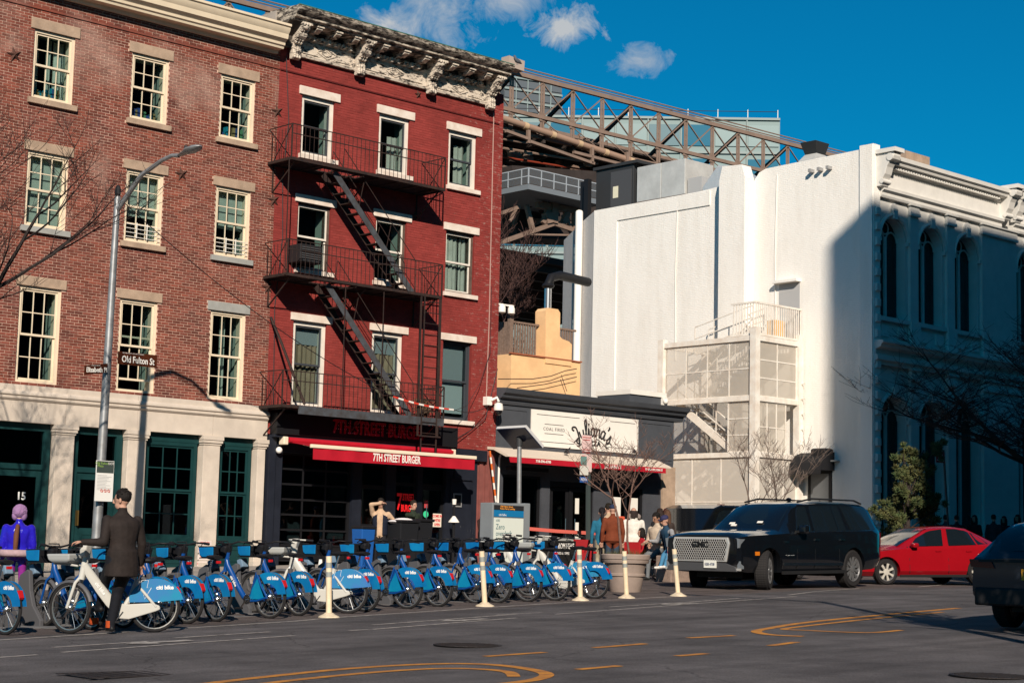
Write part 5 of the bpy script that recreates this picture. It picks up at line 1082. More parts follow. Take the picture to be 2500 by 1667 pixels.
t = thing('parapet_block', 'pale concrete block where the bridge rail meets the cornice', 'block', bp(0, 1)); c = onB(1252, 158, -1); MB().obox(c, (1.5, .8, .75), Matrix.Rotation(.06, 3, 'Y')).build('block', mat('tan_block', (.42, .33, .27), .8), t)
# ================================================================ FAR BUILDINGS
def tower(name, label, A, B2, ztop, zbot, cols, rows, depth, wallm, winm, share=.75, every=None):
    A = Vector((*A, 0)); B2 = Vector((*B2, 0)); d = (B2-A).normalized(); L = (B2-A).length; n = Vector((-d.y, d.x, 0))
    if n.dot(A-CAM) < 0: n = -n
    T = thing(name, label, 'building', (A+B2)/2+Vector((0, 0, zbot)))
    b = MB(); P = [A, B2, B2+n*depth, A+n*depth]; b.add([p+Vector((0, 0, zbot)) for p in P]+[p+Vector((0, 0, ztop)) for p in P], [(0, 1, 5, 4), (1, 2, 6, 5), (2, 3, 7, 6), (3, 0, 4, 7), (4, 5, 6, 7)]); b.build('wall', wallm, T)
    cw, rhh = L/cols, (ztop-zbot)/rows; pm = {}
    M = Matrix((d, n, Vector((0, 0, 1)))).transposed()
    for m in winm: pm[m] = MB().obox((0, 0, 0), (cw*.92, .25, rhh*share), M).mesh('window', m)
    fm = MB().obox((0, 0, 0), (.12, .3, ztop-zbot), M).mesh('mullion', MATS.get('pale_frame') or mat('pale_frame', (.24, .29, .285), .5))
    for i in range(cols):
        if i: piece('mullion', fm, T, A+d*(i*cw)-n*.05+Vector((0, 0, (ztop+zbot)/2)))
        for k in range(rows): piece('window', pm[winm[(i*7+k*5+i*k) % len(winm)] if not every else every(i, k)], T, A+d*((i+.5)*cw)+n*.0+Vector((0, 0, zbot+(k+.5)*rhh)))
    for k in range(rows+1): MB().obox((A+B2)/2-n*.08+Vector((0, 0, zbot+k*rhh)), (L, .3, .25), M).build('spandrel_line', MATS['pale_frame'], T)
    return T
gA = mat('curtain_glass_pale', (.16, .235, .235), .25, spec=.6); gB = mat('curtain_glass_blue', (.03, .13, .20), .12, spec=.8); gC = mat('curtain_glass_mid', (.10, .17, .19), .2, spec=.6)
GB = tower('glass_office_block', 'pale green glass office block behind the bridge truss', (122.5, 105.5), (147.7, 80.1), 49.0, 0, 10, 13, 22, mat('pale_curtain', (.18, .25, .25), .4), [gA, gB, gC, gA], .62)
for k in range(12): q = Vector((122.5, 105.5, 0)).lerp(Vector((147.7, 80.1, 0)), k/11); MB().tube((q.x, q.y+.3, 49), (q.x, q.y+.3, 50.1), .05, 5).build('roof_post', signw, GB)
MB().tube((122.5, 105.8, 49.9), (147.7, 80.4, 49.9), .04, 5).build('roof_wire', cab, GB)
tower('grey_tower', 'grey brick tower block seen through the truss beside the red cornice', (152.9, 130.2), (161.0, 127.5), 64.3, 0, 5, 40, 14, mat('grey_far_brick', (.12, .13, .14), .9, var=.1, vs_=.4), [mat('grey_far_glass', (.10, .115, .13), .6)], .5)
# ================================================================ tall block across the street (outside the frame, throws the shade on the right)
OC = thing('tower_across_street', 'tall brick block across the street that shades the white building', 'building', (60, -45, 0))
MB().box(20.8, 150, -60, -35, -3, 38.9).build('wall', mat('tower_brick', (.16, .09, .07), .9), OC)
for i in range(20):
    for k in range(10): piece('window', PANES.setdefault('oc', MB().box(-1.1, 1.1, -.05, .1, -1, 1).mesh('window', mat('tower_glass', (.02, .025, .03), .2))), OC, (24+i*6, -34.97, 4+k*3.5))
OC2 = thing('corner_block_opposite', 'low brick block across the street behind the camera', 'building', (-30, -75, 0))
MB().box(-90, 12, -90, -62, -4, 17).build('wall', MATS['tower_brick'], OC2)
# ================================================================ STREET LAMP with signs
steel = mat('galvanised_pole', (.36, .37, .38), .45, metal=.55, rgb2=(.24, .24, .24), vs_=4)
def along(a, b, k): return a.lerp(b, k)
LP = thing('street_lamp', 'galvanised street lamp with curved arm and street name signs', 'street lamp', (18.42, -4.2, zg(18.4, -4.2)))
pb = Vector((18.30, -4.2, zg(18.3, -4.2))); pt = onY(287, 480, -4.2)
MB().path([pb, pb.lerp(pt, .5), pt], [.11, .09, .065], 8).build('pole', steel, LP, smooth=50); MB().lathe([(.2, 0), (.2, .1), (.14, .35)], pb, 8).build('base', steel, LP)
tip = onY(437, 380, -6.1)
arm = [pt-Vector((0, 0, .35)), pt+Vector((.1, -.35, .1))]; q0 = arm[-1]
arm = [pt-Vector((0, 0, .3)), onY(345, 428, -4.9), onY(395, 392, -5.5), onY(420, 380, -5.9), tip]
MB().path(arm, [.055, .05, .045, .042, .04], 8).build('arm', steel, LP, smooth=60)
MB().ell(pt+Vector((0, 0, .1)), (.07, .07, .15), 8, 5).build('photocell', black, LP)
hd = (onY(497, 353, -6.9)-tip); hl = .72; hd.normalize(); lh = MB().path([tip, tip+hd*.2, tip+hd*.36, tip+hd*.6, tip+hd*hl], [.05, .09, .15, .13, .03], 10); M3 = None
for i, v in enumerate(lh.v): q = tip+hd*((v-tip).dot(hd)); lh.v[i] = Vector((v.x, v.y, q.z+(v.z-q.z)*.42))
lh.build('luminaire', steel, LP, smooth=60); MB().tube(tip+hd*.22+Vector((0, 0, .03)), tip+hd*.22+Vector((0, 0, .14)), .035, 8).build('sensor', cabg, LP)
bsn = mat('sign_brown', (.065, .017, .007), .45); sgn_w = mat('sign_print_white', (.80, .77, .72), .5)
def blade(corn, s, lab, thick=.012, small=True):
    tl, tr, br, bl = corn; r = (tr-tl).normalized(); u = (tl-bl).normalized(); n = r.cross(u).normalized()
    if n.dot(CAM-tl) < 0: n = -n
    t = MB(); fr = [tl, tr, br, bl]; t.add([p for p in fr]+[p-n*thick for p in fr], [(0, 1, 2, 3), (7, 6, 5, 4), (0, 4, 5, 1), (1, 5, 6, 2), (2, 6, 7, 3), (3, 7, 4, 0)]); pl = t.build('street_sign', bsn, LP, label=lab)
    w, h = (tr-tl).length, (tl-bl).length; c = (tl+tr+br+bl)/4
    me = textmesh(s, h*.74, .006, .003, 1.0); ww_ = max(v.co.x for v in me.vertices)-min(v.co.x for v in me.vertices); bpy.data.meshes.remove(me)
    text('sign_print', s, h*.74, sgn_w, pl, c+n*.02-u*h*.10, r, u, off=.003, ext=.003, sx=min(1.0, w*.84/ww_))
    text('sign_print', 'FULTON FERRY HISTORIC DISTRICT', h*.12, sgn_w, pl, c+n*.004+u*h*.41-r*w*.12, r, u, ext=.001)
A = onY(289, 857, -4.32); B2 = onY(384, 866, -4.32); dz = A.z-onY(288, 888, -4.32).z
d = Vector((B2.x-A.x, 0, 0)); blade([A, A+d, A+d-Vector((0, 0, dz)), A-Vector((0, 0, dz))], 'Old Fulton St', 'brown street sign reading Old Fulton St')
A = onY(207, 892, -4.5); B2 = onY(263, 887, -4.32); dz = A.z-onY(206, 915, -4.5).z
blade([A, B2, B2-Vector((0, 0, dz)), A-Vector((0, 0, dz))], 'Elizabeth Pl', 'brown street sign reading Elizabeth Pl')
# parking regulation board on the lamp post
A, B2 = onY(235, 1123, -4.4), onY(273, 1224, -4.4); rb = MB().box(A.x, B2.x, -4.42, -4.40, B2.z, A.z).build('regulation_board', mat('board_white', (.74, .73, .70), .5), LP)
hh = A.z-B2.z; w = B2.x-A.x
MB().box(A.x+.01, B2.x-.01, -4.426, -4.421, A.z-hh*.30, A.z-.01).build('board_header', mat('board_dark', (.05, .065, .06), .5), rb)
text('print', 'Old Fulton', w*.17, mat('board_green', (.25, .42, .08), .5), rb, (A.x+w*.3, -4.428, A.z-hh*.07), ext=.001); text('print', 'Plaza', w*.17, MATS['board_green'], rb, (A.x+w*.22, -4.428, A.z-hh*.135), ext=.001); text('print', 'DOT', w*.16, sgn_w, rb, (A.x+w*.82, -4.428, A.z-hh*.07), ext=.001)
for k in range(11): MB().box(A.x+w*.08, A.x+w*(.55+.35*random.random()), -4.424, -4.421, A.z-hh*(.36+.035*k)-.008, A.z-hh*(.36+.035*k)).build('print_line', mat('print_grey', (.4, .4, .4), .6), rb)
for k in range(3): MB().lathe([(w*.08, 0), (w*.08, .004), (w*.055, .004), (w*.055, 0)], (A.x+w*(.36+.2*k), -4.425, A.z-hh*.74), 14, 'y', cap=False).bar((A.x+w*(.31+.2*k), -4.424, A.z-hh*.70), (A.x+w*(.41+.2*k), -4.424, A.z-hh*.78), .004, .02, (0, 1, 0)).build('prohibition_symbol', mat('print_red', (.55, .08, .06), .6), rb)
# ================================================================ BOLLARDS
ivory = mat('bollard_ivory', (.80, .66, .46), .5, rgb2=(.70, .55, .38), vs_=8); refl = mat('reflective_band', (.34, .36, .34), .35, metal=.2); bollbase = mat('bollard_base', (.62, .52, .38), .7, var=.2, vs_=9)
def bollard(px, py, top, h, label):
    c = onG(px, py); tp = onY(top[0], top[1], c.y); t = thing('delineator_post', label, 'bollard', c, 'white lane delineator posts')
    ax = Vector((tp.x-c.x, 0, tp.z-c.z)); L = ax.length; ax.normalize()
    for a, e, m, nm in ((0, .36, ivory, 'shaft'), (.36, .52, ivory, 'shaft'), (.52, .60, refl, 'reflective_band'), (.60, .70, ivory, 'shaft'), (.70, .83, refl, 'reflective_band'), (.83, .90, ivory, 'shaft'), (.90, .96, refl, 'reflective_band'), (.96, 1.0, ivory, 'shaft')):
        pass
    segs = [(0, .66, ivory), (.66, .745, refl), (.745, .81, ivory), (.81, .90, refl), (.90, 1.0, ivory)]
    for a, e, m in segs: MB().tube(c+ax*L*a, c+ax*L*e, .047 if m is ivory else .049, 12).build('shaft' if m is ivory else 'reflective_band', m, t, smooth=50)
    MB().lathe([(.17, 0), (.16, .02), (.10, .045), (.06, .075)], c+Vector((0, 0, .003)), 16).build('base', bollbase, t, smooth=40)
bollard(803, 1507, (803, 1357), 1, 'white delineator post in front of the white cargo-skirt electric bike')
bollard(1184, 1480, (1176, 1345), 1, 'white delineator post leaning left before the middle of the bike row')
bollard(1417, 1466, (1414, 1341), 1, 'white delineator post at the right end of the bike row')
bollard(1530, 1460, (1524, 1345), 1, 'white delineator post in front of the big round planter')
bollard(1656, 1455, (1646, 1340), 1, 'white delineator post in front of the grey block and seated person')
bollard(384, 1432, (384, 1366), 1, 'short white delineator post behind the bikes near the man')
# ================================================================ PARKING SIGN POLE
SP_ = onG(1436, 1402)
t = thing('sign_post', 'dark green sign post with red parking and bus signs', 'sign post', SP_); gp = mat('sign_post_green', (.05, .065, .065), .5)
tp = onY(1436, 1072, SP_.y); tp.x += .0
MB().bar(SP_, tp, .10, .07, (0, 1, 0)).build('post', gp, t)
def sgn(px0, py0, px1, py1, rgb, nm, T=t, Y=SP_.y-.06):
    a, c = onY(px0, py0, Y), onY(px1, py1, Y); return MB().box(a.x, c.x, Y-.006, Y+.006, c.z, a.z).build(nm, mat('sgn_%d%d' % (px0, py0), rgb, .5), T)
s1 = sgn(1421, 1061, 1444, 1103, (.72, .52, .50), 'parking_sign'); s2 = sgn(1421, 1107, 1444, 1152, (.66, .50, .47), 'parking_sign'); s3 = sgn(1420, 1108+4, 1428, 1126, (.5, .08, .07), 'parking_stripe', Y=SP_.y-.07)
sgn(1418, 1113, 1432, 1135, (.14, .25, .23), 'hour_symbol', Y=SP_.y-.072); sgn(1416, 1136, 1436, 1160, (.62, .60, .54), 'parking_sign', Y=SP_.y-.066); sgn(1416, 1163, 1434, 1178, (.02, .09, .32), 'number_plate_sign', Y=SP_.y-.066)
for (a, e, z) in ((1423, 1442, 1066), (1423, 1440, 1072), (1423, 1441, 1096), (1422, 1441, 1103)): sgn(a, z, e, z+3, (.5, .06, .06), 'sign_print', Y=SP_.y-.07)
a = onY(1425, 1170, SP_.y-.075); text('sign_number', '342616', .11, sgn_w, t, (a.x, SP_.y-.078, a.z), ext=.001, sx=.7)
# ================================================================ BIKE SHARE KIOSK and solar mast
kgrey = mat('kiosk_grey', (.20, .22, .235), .5, var=.05); kface = mat('kiosk_face', (.62, .66, .60), .5)
KP = onG(1246, 1420); KY_ = KP.y
KK = thing('bike_share_kiosk', 'grey bike share kiosk with poster reading Zero overdraft fees', 'kiosk', KP)
A, B2 = onY(1203, 1226, KY_), onY(1277, 1416, KY_); zt, zbk = A.z, KP.z
MB().box(A.x, B2.x, KY_, KY_+.42, zbk, zt).build('cabinet', kgrey, KK, bevel=.015); MB().box(B2.x, B2.x+.2, KY_+.02, KY_+.5, zbk, zt+.02).build('side_cabinet', kgrey, KK, bevel=.015)
w = B2.x-A.x; MB().box(A.x+.04, B2.x-.04, KY_-.012, KY_-.002, zbk+.1, zt-.34).build('poster', kface, KK)
MB().box(A.x+.04, B2.x-.04, KY_-.014, KY_-.002, zt-.16, zt-.05).build('display', inkb, KK); MB().box(A.x+.04, B2.x-.04, KY_-.014, KY_-.002, zt-.31, zt-.165).build('brand_band', mat('brand_blue', (.01, .16, .36), .4), KK)
amb = mat('amber_led', (.9, .35, .05), .5, emit=.25); ink = mat('poster_ink', (.05, .14, .16), .6)
text('display_text', 'Old Fulton Street', .055, amb, KK, (A.x+w*.42, KY_-.016, zt-.08), ext=.001); text('display_text', 'Fulton Ferry Landing', .055, amb, KK, (A.x+w*.45, KY_-.016, zt-.13), ext=.001)
text('brand_print', 'citi bike', .075, sgn_w, KK, (A.x+w*.3, KY_-.016, zt-.27), ext=.001); text('poster_print', 'citi', .10, ink, KK, (A.x+.1, KY_-.016, zt-.395), ext=.001, align='LEFT')
for k, s in enumerate(('Zero', 'overdraft', 'fees')): text('poster_print', s, .17, ink, KK, (A.x+.10, KY_-.016, zt-.545-.15*k), ext=.001, align='LEFT', sx=.78)
for k in range(2): MB().box(A.x+.1, A.x+.5, KY_-.015, KY_-.012, zt-1.52-.06*k, zt-1.5-.06*k).build('poster_line', ink, KK)
t = thing('solar_mast', 'steel mast with tilted solar panel beside the bike share kiosk', 'solar panel', (KP.x+.3, KY_+.45, KP.z)); mt = onY(1268, 1078, KY_+.5)
MB().tube((mt.x+.08, KY_+.5, KP.z), (mt.x+.0, KY_+.5, mt.z), .055, 12).build('mast', steel, t, smooth=50); MB().tube((mt.x, KY_+.5, mt.z-.1), (mt.x, KY_+.5, mt.z+.1), .08, 10).build('joint', cabg, t, smooth=50)
pA, pB = onY(1248, 1042, KY_+.5), onY(1291, 1092, KY_+.5); dv = (pB-pA); MB().obox((pA+pB)/2, (dv.length, 1.0, .07), Matrix((dv.normalized(), Vector((0, 1, 0)), dv.normalized().cross(Vector((0, 1, 0))))).transposed()).build('panel', mat('solar_back', (.55, .55, .55), .4), t)
c2 = (pA+pB)/2+dv.normalized().cross(Vector((0, 1, 0)))*-.045; MB().obox(c2, (dv.length*.96, .96, .012), Matrix((dv.normalized(), Vector((0, 1, 0)), dv.normalized().cross(Vector((0, 1, 0))))).transposed()).build('cells', mat('solar_cells', (.012, .018, .05), .15, spec=.8), t)
# ================================================================ PLANTER, stone block, boards, bins
clay = mat('planter_taupe', (.30, .235, .20), .8, var=.12, vs_=3, bump=.15, bs=30)
PP = onG(1528, 1450); PP.y += .42; PP.x = onY(1527, 1400, PP.y+.1).x; PP.z = zg(PP.x, PP.y); PT = thing('round_planter', 'large taupe round planter pot with bare saplings', 'planter', PP)
def pr(px): return abs((onY(px, 1380, PP.y)-onY(1526, 1380, PP.y)).x)*.72
rs = .47; K = .73
MB().lathe([(r_, h_*K) for r_, h_ in [(rs*.66, 0), (rs*.68, .04), (rs*.80, .44), (rs*.86, .46), (rs*.86, .52), (rs*.82, .54), (rs*.90, .80), (rs*.92, .82), (rs*1.0, .82), (rs*1.02, .86), (rs*1.04, .90), (rs*1.0, .92), (rs*1.06, .93), (rs*1.08, 1.04), (rs*1.04, 1.07), (rs*.98, 1.06), (rs*.95, .98)]], PP+Vector((0, .1, 0)), 40).build('pot', clay, PT, smooth=30)
MB().lathe([(.02, .73), (rs*.95, .715)], PP+Vector((0, .1, 0)), 20, cap=False).build('soil', mat('potting_soil', (.05, .035, .025), .95, bump=.6, bs=20), PT)
gr = MB()
for k in range(420):
    a = random.uniform(0, 6.28); r = rs*.85*math.sqrt(random.random()); p = PP+Vector((r*math.cos(a), .1+r*math.sin(a), .72)); h = random.uniform(.06, .2); d = Vector((random.uniform(-.1, .1), random.uniform(-.1, .1), h)); s = Vector((.008, .003, 0))
    gr.add([p-s, p+s, p+d], [(0, 1, 2)])
gr.build('dry_grass', mat('dry_grass', (.20, .15, .06), .9, rgb2=(.07, .10, .03), vs_=4), PT, kind='stuff')
gran = mat('granite_block', (.26, .19, .155), .85, var=.25, vs_=9, bump=.4, bs=50)
c = onG(1640, 1421); t = tag(MB().box(c.x-.02, c.x+.95, c.y, c.y+.5, c.z-.02, c.z+.62).build('granite_block', gran, bevel=.03), 'rough granite seat block beside the black SUV', 'stone block')
# sandwich board
c = onG(1395, 1425); SBd = thing('sandwich_board', 'black chalk sandwich board reading work from here behind the bikes', 'sandwich board', c); A, B2 = onY(1325, 1318, c.y), onY(1404, 1428, c.y)
MB().box(A.x, B2.x, c.y, c.y+.05, B2.z, A.z).build('board', mat('chalk_black', (.012, .012, .012), .7), SBd); w = B2.x-A.x
text('lettering', 'WORK FROM HERE', .17, sgn_w, SBd, (A.x+w*.5, c.y-.006, A.z-.12), ext=.002, sx=.62, off=.004); text('lettering', 'FOOD & COFFEE', .08, sgn_w, SBd, (A.x+w*.6, c.y-.006, A.z-.28), ext=.002, sx=.7)
MB().box(A.x+w*.4, B2.x-.03, c.y-.008, c.y-.002, B2.z+.03, B2.z+.30).build('leaf_print', mat('leaf_print', (.12, .2, .05), .8, rgb2=(.3, .34, .16), vs_=14), SBd)
MB().box(A.x, B2.x, c.y+.3, c.y+.35, B2.z, A.z-.1).build('back_leg', black, SBd)
# barrier tape belt
t = thing('belt_barrier', 'salmon red retractable belt strung in front of the pizzeria', 'belt', onG(1350, 1390)); 
pts = [onY(px, py, -3.0) for px, py in ((1290, 1290), (1360, 1296), (1445, 1301), (1470, 1302))]
for i in range(3): MB().bar(pts[i], pts[i+1], .008, .09).build('belt', mat('belt_red', (.62, .13, .10), .6), t)
for p in (pts[0], pts[3]): MB().tube((p.x, -3, zg(p.x, -3)), (p.x, -3, p.z+.08), .03, 8).lathe([(.16, 0), (.15, .03)], (p.x, -3, zg(p.x, -3)), 14).build('stanchion', black, t)
t = thing('ramp_rail', 'black slanted ramp rail in front of the pizzeria windows', 'rail', onG(1400, 1390)); MB().bar(onY(1375, 1299, -1.5), onY(1450, 1316, -1.5), .05, .06).build('rail', black, t)
for px in (1378, 1447): p = onY(px, 1300 if px < 1400 else 1316, -1.5); MB().bar((p.x, -1.5, zg(p.x, -1.5)), p, .04, .04).build('rail_post', black, t)
t = thing('red_panel_barrier', 'dark red panel barrier behind the sign post', 'barrier', onG(1432, 1400)); A, B2 = onY(1407, 1316, -4.9), onY(1446, 1400, -4.9); MB().box(A.x, B2.x, -4.9, -4.8, zg(A.x, -4.9), A.z).build('panel', mat('panel_red', (.35, .02, .025), .6), t)
t = thing('low_wall_planter', 'grey concrete planter ledge in front of the pizzeria window', 'planter box', onG(1330, 1395)); A, B2 = onY(1290, 1309, -3.6), onY(1420, 1330, -3.6); MB().box(A.x, B2.x, -3.6, -3.1, zg(A.x, -3.6), A.z).build('box', greysill, t, bevel=.02)
# wheelie bins before the burger shop
def bin_(px, py, w, h, m, label, Y, lid=black):
    c = onY(px, py, Y); zb_ = zg(c.x, Y); t = thing('wheelie_bin', label, 'bin', (c.x, Y, zb_), 'bins before the burger shop')
    MB().loft([[(c.x-w*.40, Y-w*.4, zb_+.06), (c.x+w*.40, Y-w*.4, zb_+.06), (c.x+w*.4, Y+w*.4, zb_+.06), (c.x-w*.4, Y+w*.4, zb_+.06)], [(c.x-w*.5, Y-w*.5, zb_+h), (c.x+w*.5, Y-w*.5, zb_+h), (c.x+w*.5, Y+w*.5, zb_+h), (c.x-w*.5, Y+w*.5, zb_+h)]]).build('body', m, t, bevel=.02); MB().box(c.x-w*.54, c.x+w*.54, Y-w*.56, Y+w*.54, zb_+h+.002, zb_+h+.07).build('lid', lid, t, bevel=.02)
    for s in (-1, 1): MB().lathe([(.09, -.03), (.09, .03)], (c.x+s*w*.38, Y+w*.42, zb_+.09), 12, 'x').build('wheel', black, t)
bluep = mat('bin_blue', (.012, .09, .33), .5); blackb = mat('bin_black', (.014, .015, .018), .5)
bin_(886, 1340, .40, .98, bluep, 'blue wheelie bin left of the man shading his eyes', -3.4); bin_(981, 1320, .58, 1.12, blackb, 'black wheelie bin holding a white sack beside the shading man', -3.3); bin_(1016, 1320, .58, 1.14, blackb, 'black wheelie bin in front of the man on the phone', -3.1)
c = onY(978, 1273, -3.3); t = tag(MB().ell((c.x, -3.3, c.z), (.34, .25, .06), 12, 6).ell((c.x+.05, -3.35, c.z+.045), (.24, .2, .05), 12, 6).build('white_sack', mat('white_sack', (.78, .74, .74), .6, bump=.5, bs=9), smooth=60), 'crumpled white sack lying on the black bin', 'sack')
t = thing('coat_lamp', 'black lantern post with white shade beside the burger door', 'lamp', onY(1108, 1360, -1.2)); c = onY(1108, 1270, -1.2)
MB().tube((c.x, -1.2, zg(c.x, -1.2)), (c.x, -1.2, c.z+.55), .035, 8).build('post', black, t); MB().lathe([(.03, .12), (.14, -.02), (.15, -.05)], c, 12).build('shade', signw, t, smooth=40); MB().lathe([(.05, 0), (.06, .14)], c+Vector((0, 0, .42)), 8).build('lantern', signw, t)
c = onG(787, 1388); t = thing('traffic_cone', 'small white and orange traffic cone between the docked bikes', 'cone', (c.x, -9, zg(c.x, -9))); c = onY(783, 1358, -9.0); z0 = zg(c.x, -9)
MB().lathe([(.13, .03), (.09, .30)], (c.x, -9, z0), 14).build('lower_band', mat('orange_paint', (.65, .13, .02), .6), t); MB().lathe([(.09, .30), (.05, .55), (.03, .70)], (c.x, -9, z0), 14).build('upper_band', signw, t); MB().box(c.x-.18, c.x+.18, -9.18, -8.82, z0, z0+.03).build('foot', MATS['orange_paint'], t)
# ================================================================ SHARE BIKES
bblue = mat('bike_blue', (.002, .055, .235), .35, coat=.3, spec=.5); bcyan = mat('bike_skirt_blue', (.005, .185, .40), .4, rgb2=(.003, .11, .34), vs_=2.2); bcy2 = mat('bike_skirt_cyan', (.004, .21, .36), .4, rgb2=(.003, .15, .33), vs_=3); bwhite = mat('bike_white', (.52, .51, .47), .4, coat=.2); bgrey = mat('bike_grey', (.085, .085, .092), .5)
tyre = mat('tyre', (.018, .017, .018), .85); rimm = mat('rim_silver', (.50, .49, .46), .3, metal=.85); bblk = mat('bike_black', (.012, .012, .014), .5); redl = mat('red_reflector', (.45, .012, .015), .3); chrome = mat('chrome', (.65, .65, .63), .2, metal=1)
eblue = mat('ebike_gradient', (.015, .24, .38), .4, rgb2=(.05, .16, .42), vs_=1.6)
TXT_CB = textmesh('citi bike', .074, .0028, .0015, 1.0); TXT_CB.materials.clear(); TXT_CB.materials.append(mat('bike_print', (.80, .80, .78), .5))
TXT_CBs = textmesh('citi bike', .062, .0022, .0015, 1.0); TXT_CBs.materials.clear(); TXT_CBs.materials.append(MATS['bike_print'])
def put(me, name, P, loc, r, u):
    o = bpy.data.objects.new(name, me); COL.objects.link(o); r = Vector(r).normalized(); u = Vector(u).normalized(); n = r.cross(u); p = Vector(loc)
    o.matrix_local = Matrix(((r.x, u.x, n.x, p.x), (r.y, u.y, n.y, p.y), (r.z, u.z, n.z, p.z), (0, 0, 0, 1))); o.parent = P; return o
_wh = {}
def wheel(P, x, rr=.335, w=.024, white=False, nm='rear_wheel'):
    k = (rr, w, white)
    if k not in _wh:
        R = rr-w; ty = MB(); rm = MB(); sp = MB(); n = 28; rings = []
        for i in range(n):
            a = 2*math.pi*i/n; d = Vector((math.cos(a), 0, math.sin(a))); rings.append([d*(R+w*math.cos(b))+Vector((0, w*math.sin(b), 0)) for b in [2*math.pi*j/8 for j in range(8)]])
        rings.append(rings[0]); ty.loft(rings, False, False); rings = []
        for i in range(n):
            a = 2*math.pi*i/n; d = Vector((math.cos(a), 0, math.sin(a))); rings.append([d*(R-.006)+Vector((0, -.014, 0)), d*(R-.034)+Vector((0, -.010, 0)), d*(R-.034)+Vector((0, .010, 0)), d*(R-.006)+Vector((0, .014, 0))])
        rings.append(rings[0]); rm.loft(rings, False, False)
        for i in range(20):
            a = 2*math.pi*i/20; s = .03*(1 if i % 2 else -1); a2 = a+(.5 if (i//2) % 2 else -.5); sp.path([(.03*math.cos(a2), s, .03*math.sin(a2)), ((R-.03)*math.cos(a), 0, (R-.03)*math.sin(a))], .0028, 4, cap=False)
        hb = MB().lathe([(.02, -.06), (.04, -.05), (.055, -.03), (.03, -.02), (.03, .02), (.055, .03), (.04, .05), (.02, .06)], (0, 0, 0), 14, 'y')
        _wh[k] = (ty.mesh('tyre', tyre, smooth=60), rm.mesh('rim', rimm), sp.mesh('spokes', chrome), hb.mesh('hub', chrome, smooth=40))
    t, r_, s, h = _wh[k]; o = bpy.data.objects.new(nm, t); COL.objects.link(o); o.parent = P; o.location = (x, 0, rr); ORG[o] = Vector((0, 0, 0))
    for me, n2 in ((r_, 'rim'), (s, 'spokes'), (h, 'hub')): q = bpy.data.objects.new(n2, me); COL.objects.link(q); q.parent = o
    return o
def arc(r, a0, a1, n, cx=0, cz=.335): return [(cx+r*math.cos(R_(a0+(a1-a0)*k/n)), cz+r*math.sin(R_(a0+(a1-a0)*k/n))) for k in range(n+1)]
def fender(P, cx, a0, a1, m, w=.032, r=.362, nm='fender'):
    b = MB(); pts = arc(r, a0, a1, 16, cx); rings = [[Vector((u-.0, -w, v)) for u, v in ()]]; rings = []
    for (u, v) in pts:
        d = Vector((u-cx, 0, v-.335)).normalized(); p = Vector((u, 0, v)); rings.append([p+Vector((0, -w, 0))-d*.03, p+Vector((0, -w*.6, 0)), p+d*.006, p+Vector((0, w*.6, 0)), p+Vector((0, w, 0))-d*.03, p-d*.004])
    return b.loft(rings).build(nm, m, P, smooth=60)
def skirt(P, poly, m, y, nm='rear_skirt'):
    return MB().prism(poly, 'xz', y-.004, y+.004).build(nm, m, P)
def saddle(P, x, z, m=None):
    b = MB(); secs = [(-.14, .085, .035), (-.11, .10, .045), (-.03, .085, .045), (.05, .045, .04), (.12, .026, .03), (.145, .015, .02)]
    rings = [[(x+u, w*math.cos(a), z+h*math.sin(a)*(1 if math.sin(a) < 0 else .7)) for a in [2*math.pi*k/10 for k in range(10)]] for u, w, h in secs]
    return b.loft(rings).build('saddle', bblk, P, smooth=60)
def bars(P, x, z, m=None, grip=None):
    m = m or bblk
    b = MB().path([(x-.16, .32, z-.005), (x-.05, .31, z+.005), (x+.04, .22, z+.01), (x+.05, .10, z-.02), (x+.05, -.10, z-.02), (x+.04, -.22, z+.01), (x-.05, -.31, z+.005), (x-.16, -.32, z-.005)], .015, 7).build('handlebar', m, P, smooth=60)
    for s in (-1, 1):
        MB().tube((x-.17, s*.32, z-.006), (x-.05, s*.312, z+.005), .020, 8).build('grip', bblk, b, smooth=50); MB().path([(x-.03, s*.30, z-.01), (x+.02, s*.30, z-.04), (x-.09, s*.33, z-.05)], .008, 5).build('brake_lever', bblk, b)
    return b
def crank(P, x, z, m=bblk):
    c = MB().lathe([(.075, .06), (.075, .068)], (x, 0, z), 16, 'y').bar((x, .085, z), (x+.10, .085, z-.13), .014, .028, (0, 1, 0)).bar((x, -.085, z), (x-.10, -.085, z+.13), .014, .028, (0, 1, 0)).build('crank', chrome, P)
    MB().box(x+.055, x+.145, .09, .18, z-.145, z-.12).build('pedal', bblk, c); MB().box(x-.145, x-.055, -.18, -.09, z+.12, z+.145).build('pedal', bblk, c)
